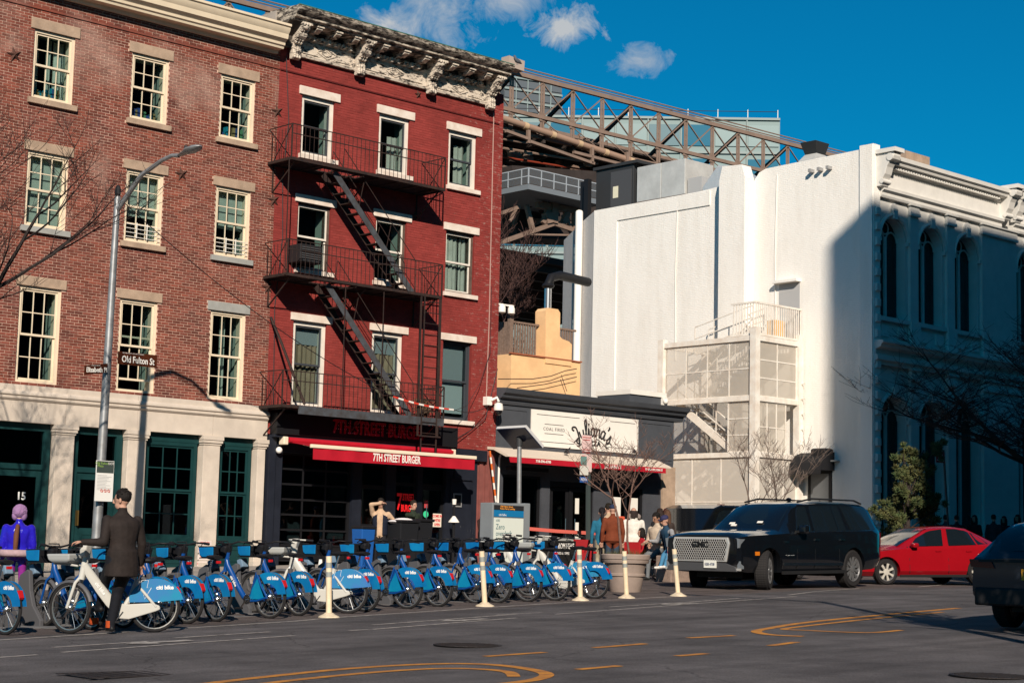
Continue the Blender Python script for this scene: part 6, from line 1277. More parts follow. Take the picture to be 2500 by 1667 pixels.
def classic_bike():
    T = thing('share_bike', 'blue share bike', 'bicycle', local=True)
    wheel(T, 0); wheel(T, 1.12, nm='front_wheel')
    MB().path([(.93, 0, .90), (.90, 0, .80), (.80, 0, .66), (.66, 0, .46), (.54, 0, .32), (.42, 0, .265), (.30, 0, .28)], [.036, .042, .046, .046, .046, .042, .03], 10).build('down_tube', bblue, T, smooth=60)
    MB().path([(.43, 0, .27), (.33, 0, .46), (.245, 0, .68)], .028, 8).build('seat_tube', bblue, T, smooth=60)
    for s in (-1, 1): MB().path([(.25, s*.02, .66), (.13, s*.065, .50), (.0, s*.07, .335)], .018, 7).path([(.42, s*.04, .26), (.2, s*.07, .27), (0, s*.07, .325)], .020, 7).build('rear_stay', bblue, T, smooth=60)
    MB().tube((.245, 0, .66), (.16, 0, .92), .016, 8).build('seat_post', chrome, T); MB().obox((.235, 0, .70), (.07, .06, .08)).build('seat_clamp', bgrey, T, bevel=.01)
    saddle(T, .15, .955); MB().box(-.02, .02, -.035, .035, .86, .90).build('tail_light', redl, T, bevel=.006)
    MB().tube((.955, 0, .70), (.90, 0, 1.0), .034, 10).build('head_tube', bblue, T, smooth=60)
    for s in (-1, 1): MB().path([(.955, s*.02, .72), (1.0, s*.06, .66), (1.12, s*.062, .335)], .017, 7).build('fork', bblue, T, smooth=60)
    fender(T, 0, -8, 150, bgrey); fender(T, 1.12, 20, 160, bgrey, nm='front_fender')
    MB().prism([(-.33, .50), (-.285, .595), (-.255, .585), (-.31, .47)], 'xz', -.036, .036).build('rear_reflector', redl, T, bevel=.006)
    # rear skirt: upper swoosh and lower front triangle, both sides
    up = arc(.372, 172, 62, 14)+arc(.205, 70, 168, 10)
    lo = [(.10, .335)]+arc(.365, 58, 2, 8)[0:]+[(.33, .29), (.06, .295)]
    for s in (-1, 1):
        o = skirt(T, up, bcyan, s*.050); put(TXT_CB, 'skirt_print', T, (-.10, s*.056, .62), (-s, 0, 0), (0, 0, 1)); skirt(T, [(.225, .62), (.335, .44), (.385, .29), (.08, .30), (.16, .45)], bcy2, s*.042)
        put(TXT_CBs, 'frame_print', T, (.73, s*.05, .56), (Vector((-.50, 0, -.68))*(1 if s > 0 else -1)), (-.68 if s > 0 else -.68, 0, .5))
    # handlebar column, console and front carrier
    MB().path([(.905, 0, .98), (.88, 0, 1.08), (.87, 0, 1.13)], .020, 8).build('stem', bblk, T)
    bars(T, .86, 1.15); MB().obox((.95, 0, 1.03), (.13, .17, .17), Matrix.Rotation(-.3, 3, 'Y')).build('console', bblk, T, bevel=.03)
    ba = MB().box(1.03, 1.36, -.17, .17, .90, .915).box(1.03, 1.05, -.17, .17, .915, 1.08).build('carrier', bblk, T)
    for s in (-1, 1): MB().prism([(1.06, .925), (1.30, .925), (1.35, .96), (1.375, 1.07), (1.06, 1.08)], 'xz', s*.165-.012, s*.165+.012).build('carrier_side', bcyan, ba, bevel=.01); MB().prism([(1.045, .905), (1.31, .905), (1.365, .95), (1.395, 1.09), (1.045, 1.095)], 'xz', s*.150-.004, s*.150+.004).build('carrier_edge', bblk, ba)
    MB().add([(1.30, -.15, .925), (1.30, .15, .925), (1.385, .15, 1.075), (1.385, -.15, 1.075), (1.315, -.15, .925), (1.315, .15, .925), (1.40, .15, 1.075), (1.40, -.15, 1.075)], [(0, 3, 2, 1), (4, 5, 6, 7), (0, 1, 5, 4), (1, 2, 6, 5), (2, 3, 7, 6), (3, 0, 4, 7)]).build('carrier_front', bcyan, ba)
    MB().path([(1.06, -.19, 1.09), (1.10, -.19, 1.17), (1.34, -.19, 1.17)], .009, 5).build('bungee_bar', bblk, T)
    crank(T, .42, .285)
    return T
def electric_bike():
    T = thing('electric_bike', 'white electric share bike', 'bicycle', local=True)
    wheel(T, 0, .345, .026); wheel(T, 1.16, .345, .026, nm='front_wheel')
    MB().loft([[(x-u*.55, y, z+u*.45) for u, y in ((-w, -.035), (-w*.4, -.05), (w*.6, -.045), (w, -.02), (w, .02), (w*.6, .045), (-w*.4, .05), (-w, .035))] for x, z, w in ((.95, .92, .06), (.88, .80, .085), (.74, .60, .095), (.60, .42, .10), (.48, .29, .09), (.38, .25, .07))]).build('down_tube', bwhite, T, smooth=50)
    MB().path([(.44, 0, .30), (.33, 0, .48), (.24, 0, .72)], .034, 8).build('seat_tube', bwhite, T, smooth=60)
    for s in (-1, 1): MB().path([(.26, s*.02, .66), (.13, s*.07, .50), (.0, s*.075, .345)], .02, 7).build('rear_stay', bwhite, T, smooth=60)
    MB().prism([(.50, .20), (.54, .30), (.50, .40), (.40, .385), (.05, .395), (-.05, .36), (-.06, .31), (.0, .285), (.36, .185)], 'xz', .05, .085).build('chain_case', bwhite, T, bevel=.012)
    MB().prism([(.50, .20), (.54, .30), (.50, .40), (.40, .385), (.05, .395), (-.05, .36), (-.06, .31), (.0, .285), (.36, .185)], 'xz', -.085, -.05).build('chain_case', bwhite, T, bevel=.012)
    MB().tube((.24, 0, .70), (.16, 0, .93), .018, 8).build('seat_post', chrome, T); saddle(T, .15, .97); MB().box(-.02, .02, -.035, .035, .875, .915).build('tail_light', redl, T, bevel=.006)
    MB().tube((.985, 0, .72), (.92, 0, 1.05), .045, 10).build('head_tube', bwhite, T, smooth=60)
    for s in (-1, 1): MB().path([(.985, s*.02, .75), (1.03, s*.065, .68), (1.16, s*.068, .345)], .023, 7).build('fork', bwhite, T, smooth=60)
    fender(T, 0, 10, 150, bwhite, r=.376); fender(T, 1.16, -10, 165, bgrey, r=.376, nm='front_fender')
    up = arc(.385, 172, 40, 16)+[(.30, .40), (.12, .40), (-.04, .42)]+arc(.24, 110, 165, 6)
    up = arc(.385, 165, 22, 18)+[(.35, .41), (-.06, .41)]
    bolt = textmesh('.', .01)
    for s in (-1, 1):
        skirt(T, up, eblue, s*.052); put(TXT_CB, 'skirt_print', T, (-.12, s*.058, .60), (-s, 0, 0), (0, 0, 1))
        MB().path([(.19, s*.057, .70), (.24, s*.057, .57), (.18, s*.057, .57), (.15, s*.057, .45), (.06, s*.057, .60), (.12, s*.057, .60), (.10, s*.057, .70)], .004, 4, closed=True).build('bolt_emblem', MATS['bike_print'], T)
        put(TXT_CBs, 'frame_print', T, (.74, s*.056, .60), (Vector((-.50, 0, -.66))*(1 if s > 0 else -1)), (-.66, 0, .5))
    MB().prism([(-.345, .53), (-.305, .61), (-.275, .60), (-.325, .50)], 'xz', -.036, .036).build('rear_reflector', redl, T)
    MB().loft([[(x, y, z) for x, y, z in ((.90-a, -w, zz), (.99-a*.4, -w, zz), (.99-a*.4, w, zz), (.90-a, w, zz))] for a, w, zz in ((0, .045, 1.02), (.03, .07, 1.12), (.05, .06, 1.20))]).build('console', bwhite, T, bevel=.02)
    bars(T, .90, 1.17, bwhite)
    MB().loft([[(1.10, -.15, .93), (1.34, -.13, .93), (1.34, .13, .93), (1.10, .15, .93)], [(1.04, -.20, .97), (1.41, -.17, .97), (1.41, .17, .97), (1.04, .20, .97)], [(1.03, -.21, 1.06), (1.44, -.18, 1.06), (1.44, .18, 1.06), (1.03, .21, 1.06)]]).build('basket', mat('basket_grey', (.36, .37, .36), .6), T, bevel=.02)
    MB().path([(1.0, .06, .90), (1.15, .08, .92), (1.4, .06, .93)], .014, 6).path([(1.0, -.06, .90), (1.15, -.08, .92), (1.4, -.06, .93)], .014, 6).build('basket_support', bwhite, T)
    crank(T, .44, .29)
    return T
def dock():
    T = thing('bike_dock', 'grey dock', 'bike dock', local=True)
    MB().prism([(1.02, 0), (1.62, 0), (1.62, .50), (1.56, .72), (1.40, .80), (1.34, .78), (1.30, .50), (1.22, .30), (1.02, .10)], 'xz', .055, .125).build('side_plate', bgrey, T, bevel=.012)
    MB().prism([(1.02, 0), (1.62, 0), (1.62, .50), (1.56, .72), (1.40, .80), (1.34, .78), (1.30, .50), (1.22, .30), (1.02, .10)], 'xz', -.125, -.055).build('side_plate', bgrey, T, bevel=.012)
    MB().box(1.42, 1.60, -.054, .054, 0, .70).build('core', mat('dock_dark', (.05, .05, .055), .5), T)
    MB().obox((1.36, .0, .80), (.12, .13, .15), Matrix.Rotation(.35, 3, 'Y')).build('lock_head', mat('dock_bluegrey', (.16, .24, .33), .4), T, bevel=.015)
    MB().box(.55, 1.75, -.32, .32, .006, .02).build('base_plate', mat('dock_plate', (.15, .15, .155), .6), T)
    return T
HEAD = math.atan2(1, -.12)
proto = {'c': classic_bike(), 'e': electric_bike(), 'd': dock()}
used = set()
def spawn(kind, x, y, rz, label, group, z=None, lean=0.0):
    if kind in used: o = dup(proto[kind])
    else: o = proto[kind]; used.add(kind)
    o.location = (x, y, zg(x, y) if z is None else z); o.rotation_euler = (lean, -math.atan(.0303*math.cos(rz)+.0*math.sin(rz)), rz); o['label'] = label; o['group'] = group; return o
GB_ = 'docked share bikes'
rowb = [(12, 1550, 'c', 0, 'blue share bike cut off by the left edge of the picture'),
        (223, 1538, 'c', 0, 'blue share bike docked behind the front wheel of the man\'s bike'),
        (300, 1533, 'c', 2, 'blue share bike docked behind the legs of the man'),
        (385, 1529, 'c', 0, 'blue share bike docked behind the rear wheel of the man\'s bike'),
        (457, 1523, 'c', 3, 'blue share bike nearest right of the man\'s white bike'),
        (528, 1518, 'c', -4, 'second blue share bike to the right of the man\'s white bike'),
        (658, 1510, 'c', 5, 'blue share bike with a gap on its left in front of the grey-green window'),
        (729, 1504, 'c', -3, 'blue share bike immediately left of the white electric bike and post'),
        (849, 1498, 'e', 26, 'white electric bike turned sideways in the middle of the row'),
        (891, 1494, 'c', 0, 'blue share bike immediately right of the sideways white electric bike'),
        (994, 1487, 'c', 5, 'blue share bike in front of the man shading his eyes'),
        (1069, 1482, 'c', 1, 'blue share bike in front of the open burger door'),
        (1162, 1474, 'c', 8, 'blue share bike just left of the leaning middle post'),
        (1214, 1473, 'c', 1, 'blue share bike just right of the leaning middle post'),
        (1288, 1470, 'c', 2, 'blue share bike in front of the Zero overdraft poster'),
        (1355, 1467, 'c', 6, 'blue share bike in front of the sandwich board'),
        (1425, 1461, 'e', 12, 'white electric bike behind the post at the right end of the row'),
        (1452, 1462, 'c', 4, 'blue share bike at the right end of the row beside the planter')]
for i, (px, py, k, dr, lab) in enumerate(rowb):
    c = onG(px, py); y = c.y
    spawn(k, c.x, y, HEAD+R_(dr*1.0), lab, GB_, lean=R_(random.uniform(-1.5, 1.5)))
    dx = .0
docks = [(12, 1550), (95, 1543), (150, 1540), (223, 1538), (300, 1533), (385, 1529), (457, 1523), (528, 1518), (592, 1514), (658, 1510), (729, 1504), (795, 1500), (891, 1494), (945, 1490), (994, 1487), (1069, 1482), (1115, 1478), (1162, 1474), (1214, 1473), (1288, 1470), (1355, 1467), (1452, 1462)]
ords = 'first second third fourth fifth sixth seventh eighth ninth tenth eleventh twelfth thirteenth fourteenth fifteenth sixteenth seventeenth eighteenth nineteenth twentieth twenty-first twenty-second'.split()
for i, (px, py) in enumerate(docks):
    c = onG(px, py); spawn('d', c.x, c.y, HEAD, 'grey steel bike dock post, %s from the left end of the bike row' % ords[i], 'row of bike docks')
# extra electric bikes facing from behind the row
for px, Y, rz, lab in ((1345, -11.0, HEAD+R_(20), 'white electric bike behind the kiosk end of the row'),):
    c = onY(px, 1400, Y); spawn('e', c.x, Y, rz, lab, GB_)
# the man's bike
A, B2 = onG(377, 1543), onG(155, 1548)
spawn('e', A.x, A.y, math.atan2(B2.y-A.y, B2.x-A.x), 'white electric bike being wheeled by the man in the brown jacket', GB_)
MANBIKE = (A, B2)
# ================================================================ VEHICLES (local: x forward, y left, z up, origin on the ground amidships)
cglass = mat('car_glass', (.006, .010, .014), .05, spec=.8, coat=.2); rub = MATS['tyre']; alloy = mat('alloy', (.62, .59, .52), .35, metal=.35); alloyd = mat('alloy_dark', (.15, .15, .155), .4, metal=.4); trimb = mat('trim_black', (.015, .015, .016), .5); lens = mat('lamp_lens', (.16, .18, .20), .08, spec=.9, coat=.5); amber = mat('amber_lens', (.6, .16, .01), .2); tail = mat('tail_lens', (.10, .004, .005), .15, coat=.5)
def ringpts(s):
    x, zb, z1, zbl, zt, wb, w1, wbl, wt = s
    h = [(wb*.5, zb), (wb, zb+.02), (w1, zb+(z1-zb)*.45), (w1, z1), (wbl+.01, zbl-.06), (wbl, zbl), (wt, zt-.05), (wt*.86, zt-.008), (wt*.5, zt+.012)]
    return [Vector((x, y, z)) for y, z in h]+[Vector((x, -y, z)) for y, z in reversed(h)]
def interp(st, x):
    st = sorted(st, key=lambda s: s[0])
    if x <= st[0][0]: return st[0]
    for a, b in zip(st, st[1:]):
        if a[0] <= x <= b[0]:
            t = (x-a[0])/(b[0]-a[0]) if b[0] > a[0] else 0; return tuple(p+(q-p)*t for p, q in zip(a, b))
    return st[-1]
def side_y(st, x, z):
    s = interp(st, x); _, zb, z1, zbl, zt, wb, w1, wbl, wt = s
    if z <= z1: return w1
    if z <= zbl: return w1+(wbl-w1)*(z-z1)/max(1e-4, zbl-z1)
    return wbl+(wt-wbl)*min(1, (z-zbl)/max(1e-4, zt-.05-zbl))
def car(name, label, st, wheels, wr, paint, tw=.24):
    T = thing(name, label, 'car', local=True)
    b = MB().loft([ringpts(s) for s in sorted(st, key=lambda s: s[0])]); o = b.build('body_tmp', paint, recalc=True)
    cutters = []
    for (x, steer) in wheels:
        for sg in (-1, 1):
            cy = MB().lathe([(wr+.055, .0), (wr+.055, .75)], (x, sg*.62 if sg > 0 else -1.37, wr+.005), 30, 'y').build('cut', None, recalc=True); m = o.modifiers.new('x', 'BOOLEAN'); m.object = cy; m.operation = 'DIFFERENCE'; m.solver = 'EXACT'; cutters.append(cy)
    me = ev(o)
    for cy in cutters: bpy.data.objects.remove(cy)
    me.polygons.foreach_set('use_smooth', [True]*len(me.polygons)); me.set_sharp_from_angle(angle=R_(28)); bo = bpy.data.objects.new('body', me); COL.objects.link(bo); bo.parent = T; ORG[bo] = Vector((0, 0, 0)); bo.name = 'body'
    if not me.materials: me.materials.append(paint)
    for (x, steer) in wheels: MB().box(x-wr, x+wr, -.60, .60, .25, wr*2-.02).build('wheel_well', trimb, T)
    return T
def plate_side(P, st, pts, m, name, off=.006, sides=(1, -1)):
    xs = sorted(p[0] for p in pts); x0, x1 = xs[0], xs[-1]; n = len(pts); nc = 9 if x1-x0 > .1 else 1; cols = []
    for k in range(nc+1):
        x = x0+(x1-x0)*(.001+.998*k/nc); zs = []
        for i in range(n):
            a, b = pts[i], pts[(i+1) % n]
            if (a[0]-x)*(b[0]-x) <= 0 and a[0] != b[0]: zs.append(a[1]+(b[1]-a[1])*(x-a[0])/(b[0]-a[0]))
        cols.append((x, min(zs), max(zs)))
    for sg in sides:
        b = MB(); nr = 4
        for dep in (off, -.02):
            for x, za, zc in cols:
                for r in range(nr+1): z = za+(zc-za)*r/nr; b.v.append(Vector((x, sg*(side_y(st, x, z)+dep), z)))
        h = (nc+1)*(nr+1)
        for c in range(nc):
            for r in range(nr):
                q = [c*(nr+1)+r, (c+1)*(nr+1)+r, (c+1)*(nr+1)+r+1, c*(nr+1)+r+1]; b.f.append(tuple(q)); b.f.append(tuple(i+h for i in reversed(q)))
        ring = [c*(nr+1) for c in range(nc+1)]+[nc*(nr+1)+r for r in range(1, nr+1)]+[c*(nr+1)+nr for c in range(nc-1, -1, -1)]+[r for r in range(nr-1, 0, -1)]
        for i in range(len(ring)): j = ring[(i+1) % len(ring)]; b.f.append((ring[i], ring[i]+h, j+h, j))
        b.build(name, m, P, recalc=True, smooth=50)
def cross_glass(P, pts, m, name, off=.012):           # pts: (x, z, halfwidth) from bottom to top; slightly crowned
    d = Vector((pts[-1][0]-pts[0][0], 0, pts[-1][1]-pts[0][1])); n = Vector((-d.z, 0, d.x)).normalized()
    if n.z < 0: n = -n
    b = MB(); N_ = 9; rows = []
    for x, z, w in pts: rows.append([Vector((x, w*(-1+2*k/(N_-1)), z))+n*(off-.05*(abs(-1+2*k/(N_-1))**2.2)*.6) for k in range(N_)])
    o = len(b.v)
    for r in rows: b.v += r
    for i in range(len(rows)-1):
        for k in range(N_-1): b.f.append((i*N_+k, i*N_+k+1, (i+1)*N_+k+1, (i+1)*N_+k))
    return b.build(name, m, P, smooth=60)
_cw = {}
def car_wheel(P, x, y, wr, tw, rimr, m, spokes, steer=0.0, twin=False, nm='wheel'):
    k = (wr, tw, rimr, m.name, spokes)
    if k not in _cw:
        t = MB().lathe([(rimr, -tw/2+.01), (wr-.035, -tw/2), (wr-.008, -tw/2+.035), (wr, -tw/2+.06), (wr, tw/2-.06), (wr-.008, tw/2-.035), (wr-.035, tw/2), (rimr, tw/2-.01)], (0, 0, 0), 36, 'y', cap=False)
        r_ = MB().lathe([(rimr, -tw/2+.008), (rimr, tw/2-.012), (rimr-.02, tw/2-.03), (rimr-.03, tw/2-.09)], (0, 0, 0), 36, 'y', cap=False).lathe([(rimr-.01, tw/2-.14), (rimr-.01, tw/2-.15)], (0, 0, 0), 30, 'y')
        sp = MB().lathe([(.085, tw/2-.05), (.08, tw/2-.02), (.03, tw/2-.012)], (0, 0, 0), 18, 'y')
        for i in range(spokes):
            a = 2*math.pi*i/spokes
            for da in ((-.07, .10) if True else (0,)): sp.bar((.06*math.cos(a), tw/2-.04, .06*math.sin(a)), ((rimr-.015)*math.cos(a+da), tw/2-.035, (rimr-.015)*math.sin(a+da)), .03, .035 if spokes < 8 else .024, (0, 1, 0))
        tr = MB()
        for i in range(48):
            a = 2*math.pi*i/48; M = Matrix.Rotation(-a, 3, 'Y')
            for yy in (-tw*.30, -tw*.1, tw*.1, tw*.30): tr.obox(M@Vector((wr+.001, yy, 0)), (.008, tw*.16, wr*.085), M)
        _cw[k] = (t.mesh('tyre', rub, smooth=40), r_.mesh('rim', alloyd, smooth=40), sp.mesh('spokes', m, smooth=30), tr.mesh('tread', mat('tread', (.028, .026, .026), .9)))
    o = bpy.data.objects.new(nm, _cw[k][0]); COL.objects.link(o); o.parent = P; o.location = (x, y, wr+.002); o.rotation_euler = (0, 0, steer+(0 if y > 0 else math.pi))
    for me, n2 in zip(_cw[k][1:], ('rim', 'spokes', 'tread')): q = bpy.data.objects.new(n2, me); COL.objects.link(q); q.parent = o
def set_car(T, x, y, rz): T.location = (x, y, zg(x, y)); T.rotation_euler = (0, -math.atan(.02*math.cos(rz)), rz)
csil = mat('bright_chrome', (.58, .57, .55), .3, metal=.45)
# ---------------------------------------------------------------- big black SUV
bpaint = mat('black_car_paint', (.004, .005, .007), .12, coat=1.0, spec=.4)
stS = [(2.78, .50, .80, 1.08, 1.15, .78, .90, .88, .78), (2.70, .40, .78, 1.12, 1.19, .86, .97, .95, .84), (2.45, .36, .76, 1.15, 1.23, .93, 1.01, .99, .87), (1.9, .35, .76, 1.17, 1.26, .95, 1.02, 1.0, .88), (1.16, .35, .76, 1.20, 1.30, .97, 1.03, 1.01, .88), (.84, .35, .76, 1.215, 1.54, .97, 1.03, 1.01, .82), (.50, .35, .76, 1.23, 1.79, .97, 1.03, 1.01, .76), (.22, .35, .76, 1.235, 1.875, .97, 1.03, 1.01, .755), (-.6, .35, .76, 1.25, 1.93, .97, 1.03, 1.01, .765), (-1.8, .35, .76, 1.265, 1.92, .97, 1.03, 1.01, .765), (-2.55, .38, .78, 1.27, 1.885, .95, 1.02, .99, .75), (-2.80, .42, .80, 1.27, 1.80, .92, 1.0, .97, .73), (-2.93, .46, .84, 1.25, 1.52, .88, .97, .95, .80), (-3.0, .55, .90, 1.20, 1.30, .84, .94, .92, .84)]
SV = car('black_suv', 'big black SUV with chrome honeycomb grille parked facing left', stS, [(1.70, 0), (-1.70, 0)], .42, bpaint)
for x, st_ in ((1.70, R_(24)), (-1.70, 0)):
    for sg in (1, -1): car_wheel(SV, x, sg*.86, .42, .285, .285, alloyd if True else alloy, 11, st_)
wlow = 1.27
def win(st, P, pts): plate_side(P, st, pts, cglass, 'window', .018)
win(stS, SV, [(.62, 1.255), (.02, 1.26), (-.02, 1.80), (.30, 1.79)]); win(stS, SV, [(-.10, 1.265), (-1.02, 1.275), (-1.02, 1.83), (-.14, 1.82)]); win(stS, SV, [(-1.10, 1.28), (-1.38, 1.285), (-1.34, 1.83), (-1.10, 1.83)]); win(stS, SV, [(-1.48, 1.29), (-2.72, 1.31), (-2.58, 1.76), (-2.3, 1.82), (-1.44, 1.835)])
cross_glass(SV, [(1.13, 1.315, .80), (.84, 1.545, .76), (.50, 1.79, .70), (.36, 1.845, .68)], cglass, 'windshield'); cross_glass(SV, [(-2.95, 1.32, .74), (-2.93, 1.50, .72), (-2.82, 1.76, .66)], cglass, 'rear_window')
plate_side(SV, stS, [(1.2, .52), (-1.2, .50), (-1.2, .555), (1.2, .575)], chrome, 'sill_strip', .012); plate_side(SV, stS, [(1.25, .33), (-1.25, .33), (-1.25, .40), (1.25, .40)], trimb, 'running_board', .03)
for x in (.66, -.06, -1.06): plate_side(SV, stS, [(x, .45), (x-.012, .45), (x-.012, 1.24), (x, 1.24)], trimb, 'door_gap', .002)
for x in (-.22, -1.28): plate_side(SV, stS, [(x+.18, 1.06), (x, 1.06), (x, 1.09), (x+.18, 1.09)], chrome, 'door_handle', .03)
plate_side(SV, stS, [(.62, 1.235), (-2.72, 1.29), (-2.72, 1.305), (.62, 1.25)], chrome, 'window_trim', .008)
plate_side(SV, stS, [(1.15, 1.00), (.98, 1.0), (.95, 1.05), (1.18, 1.05)], chrome, 'fender_badge', .012)
for sg in (-1, 1): MB().path([(.15, sg*.70, 1.90), (-.4, sg*.71, 1.985), (-2.2, sg*.71, 1.975), (-2.55, sg*.69, 1.90)], .022, 6).build('roof_rail', trimb, SV, smooth=50); MB().obox((.55, sg*1.13, 1.30), (.20, .22, .19)).build('mirror', bpaint, SV, bevel=.05); MB().obox((.6, sg*1.0, 1.25), (.10, .14, .05)).build('mirror_arm', trimb, SV)
MB().ell((-.2, .25, 1.96), (.12, .03, .05), 8, 5).build('roof_fin', bpaint, SV)
g = MB().prism([(-.66, .60), (.66, .60), (.74, .98), (.70, 1.115), (-.70, 1.115), (-.74, .98)], 'yz', 2.77, 2.815).build('grille_surround', csil, SV, bevel=.012); MB().prism([(-.61, .635), (.61, .635), (.68, .97), (.64, 1.075), (-.64, 1.075), (-.68, .97)], 'yz', 2.80, 2.82).build('grille_back', trimb, SV)
hx = MB(); r = .032
for j in range(9):
    for i in range(-11, 12):
        y = (i+(.5 if j % 2 else 0))*.057; z = .665+j*.048
        if abs(y) < .60+(z-.63)*.12 and z < 1.06:
            hx.path([(2.824, y+r*math.sin(k*math.pi/3), z+r*math.cos(k*math.pi/3)) for k in range(6)], .0065, 4, closed=True)
hx.build('honeycomb_mesh', csil, SV, kind='stuff')
text('badge', 'GMC', .17, mat('badge_dark', (.03, .03, .032), .3, metal=.6), SV, (2.835, 0, .96), (0, 1, 0), (0, 0, 1), off=.003, ext=.012, sx=1.2)
text('door_badge', 'DENALI', .065, chrome, SV, (.93, 1.035, .73), (-1, 0, 0), (0, 0, 1), ext=.004, sx=1.2, space=1.2)
for sg in (-1, 1):
    MB().prism([(sg*.76, .86), (sg*.95, .90), (sg*.98, 1.08), (sg*.90, 1.10), (sg*.78, 1.10)], 'yz', 2.55, 2.76).build('headlight', lens, SV, recalc=True); MB().box(2.60, 2.772, sg*.84-.05, sg*.84+.05, .90, 1.04).build('headlight_inner', mat('lamp_inner', (.40, .46, .48), .15, metal=.3), SV)
    MB().box(2.60, 2.74, sg*.93-.035, sg*.93+.035, .46, .62).build('fog_light', lens, SV); MB().prism([(sg*.72, .44), (sg*.97, .42), (sg*.97, .47), (sg*.86, .47), (sg*.80, .52), (sg*.74, .58), (sg*.68, .58)], 'yz', 2.70, 2.775).build('chrome_trim', csil, SV, recalc=True)
    MB().box(1.98+.12, 2.13+.12, sg*1.015-.012, sg*1.015+.012, .74, .82).build('side_marker', amber, SV)
    MB().box(-2.99, -2.88, sg*.91-.07, sg*.91+.045, .98, 1.24).build('tail_light', tail, SV)
MB().prism([(-.92, .40), (.92, .40), (.88, .50), (.62, .58), (-.62, .58), (-.88, .50)], 'yz', 2.66, 2.80).build('lower_bumper', mat('bumper_grey', (.10, .10, .105), .4, metal=.4), SV, bevel=.01)
pl = MB().box(2.80, 2.832, -.155+.25, .155+.25, .47, .63).build('licence_plate', mat('plate_white', (.72, .72, .66), .5), SV); text('plate_number', 'KBB-4708', .085, mat('plate_navy', (.03, .05, .12), .5), SV, (2.836, .25, .545), (0, 1, 0), (0, 0, 1), off=.0, ext=.002, sx=.72)
for k, (y, z) in enumerate(((.3, 1.45), (-.35, 1.38), (-.42, 1.42))): MB().obox((1.13-(z-1.31)*1.02+.03, y, z), (.01, .14, .06), Matrix.Rotation(-.85, 3, 'Y')).build('windscreen_sticker', MATS['paper'], SV)
set_car(SV, 31.45, -11.20, math.pi+R_(4.5))
# ---------------------------------------------------------------- red sedan
rpaint = mat('red_car_paint', (.26, .004, .009), .22, coat=.8, var=.05, vs_=2)
stR = [(2.28, .30, .50, .64, .70, .45, .62, .58, .45), (2.18, .22, .48, .70, .76, .62, .78, .74, .58), (1.9, .20, .48, .78, .84, .74, .85, .82, .66), (1.35, .20, .50, .84, .91, .78, .875, .84, .68), (.92, .20, .52, .88, .97, .80, .88, .85, .68), (.55, .20, .52, .90, 1.16, .80, .88, .85, .65), (.10, .20, .52, .915, 1.37, .80, .88, .85, .60), (-.15, .20, .52, .92, 1.42, .80, .88, .85, .59), (-.7, .20, .52, .935, 1.445, .80, .88, .85, .58), (-1.2, .20, .52, .95, 1.40, .80, .88, .85, .57), (-1.65, .22, .54, .97, 1.22, .78, .875, .84, .60), (-1.95, .24, .56, .985, 1.06, .75, .86, .82, .66), (-2.2, .28, .60, .99, 1.05, .70, .82, .78, .66), (-2.30, .38, .64, .93, 1.0, .60, .76, .72, .60)]
RS = car('red_sedan', 'shiny red sedan with silver wheels parked behind the black SUV', stR, [(1.36, 0), (-1.34, 0)], .315, rpaint)
for x in (1.36, -1.34):
    for sg in (1, -1): car_wheel(RS, x, sg*.755, .315, .205, .225, alloy, 7, 0)
win(stR, RS, [(.62, .945), (-.38, .965), (-.40, 1.375), (.0, 1.325), (.40, 1.14)]); win(stR, RS, [(-.46, .965), (-1.28, .99), (-1.18, 1.33), (-.8, 1.385), (-.47, 1.38)]); win(stR, RS, [(-1.33, .995), (-1.66, 1.02), (-1.45, 1.22), (-1.24, 1.30)])
cross_glass(RS, [(.95, .965, .66), (.55, 1.17, .63), (.10, 1.375, .56), (.0, 1.395, .55)], cglass, 'windshield'); cross_glass(RS, [(-1.93, 1.075, .60), (-1.65, 1.23, .57), (-1.22, 1.395, .53)], cglass, 'rear_window')
for x in (.72, -.42): plate_side(RS, stR, [(x, .30), (x-.01, .30), (x-.01, .94), (x, .94)], trimb, 'door_gap', .002)
plate_side(RS, stR, [(-1.36, .62), (-1.37, .62), (-1.25, .96), (-1.24, .96)], trimb, 'door_gap', .002)
for x in (-.22, -1.12): plate_side(RS, stR, [(x+.17, .82), (x, .825), (x, .85), (x+.17, .845)], rpaint, 'door_handle', .03)
plate_side(RS, stR, [(1.0, .19), (-1.0, .19), (-1.0, .25), (1.0, .25)], trimb, 'sill', .004); plate_side(RS, stR, [(-1.40, .45), (-1.47, .47), (-1.33, .78), (-1.30, .76)], mat('scraped_paint', (.55, .42, .40), .7, rgb2=(.3, .03, .03), vs_=30), 'scratch', .004, sides=(1,))
for sg in (-1, 1):
    MB().obox((.60, sg*.93, .97), (.17, .17, .12)).build('mirror', rpaint, RS, bevel=.04); MB().prism([(1.72, .66), (2.12, .60), (2.2, .66), (2.05, .74), (1.8, .80)], 'xz', sg*.80-.04, sg*.80+.05).build('headlight', lens, RS); MB().prism([(-2.25, .78), (-1.95, .84), (-1.85, .97), (-2.2, .97)], 'xz', sg*.80-.03, sg*.80+.055).build('tail_light', tail, RS); MB().box(2.1, 2.2, sg*.5-.1, sg*.5+.1, .32, .40).build('fog_light', lens, RS)
MB().box(2.15, 2.29, -.4, .4, .30, .46).build('lower_grille', trimb, RS)
c = onG(2161, 1427); rzr = math.pi-R_(22.0); fx, fy = math.cos(rzr), math.sin(rzr)
set_car(RS, c.x-1.36*fx+.76*fy, c.y-1.36*fy-.76*fx, rzr)
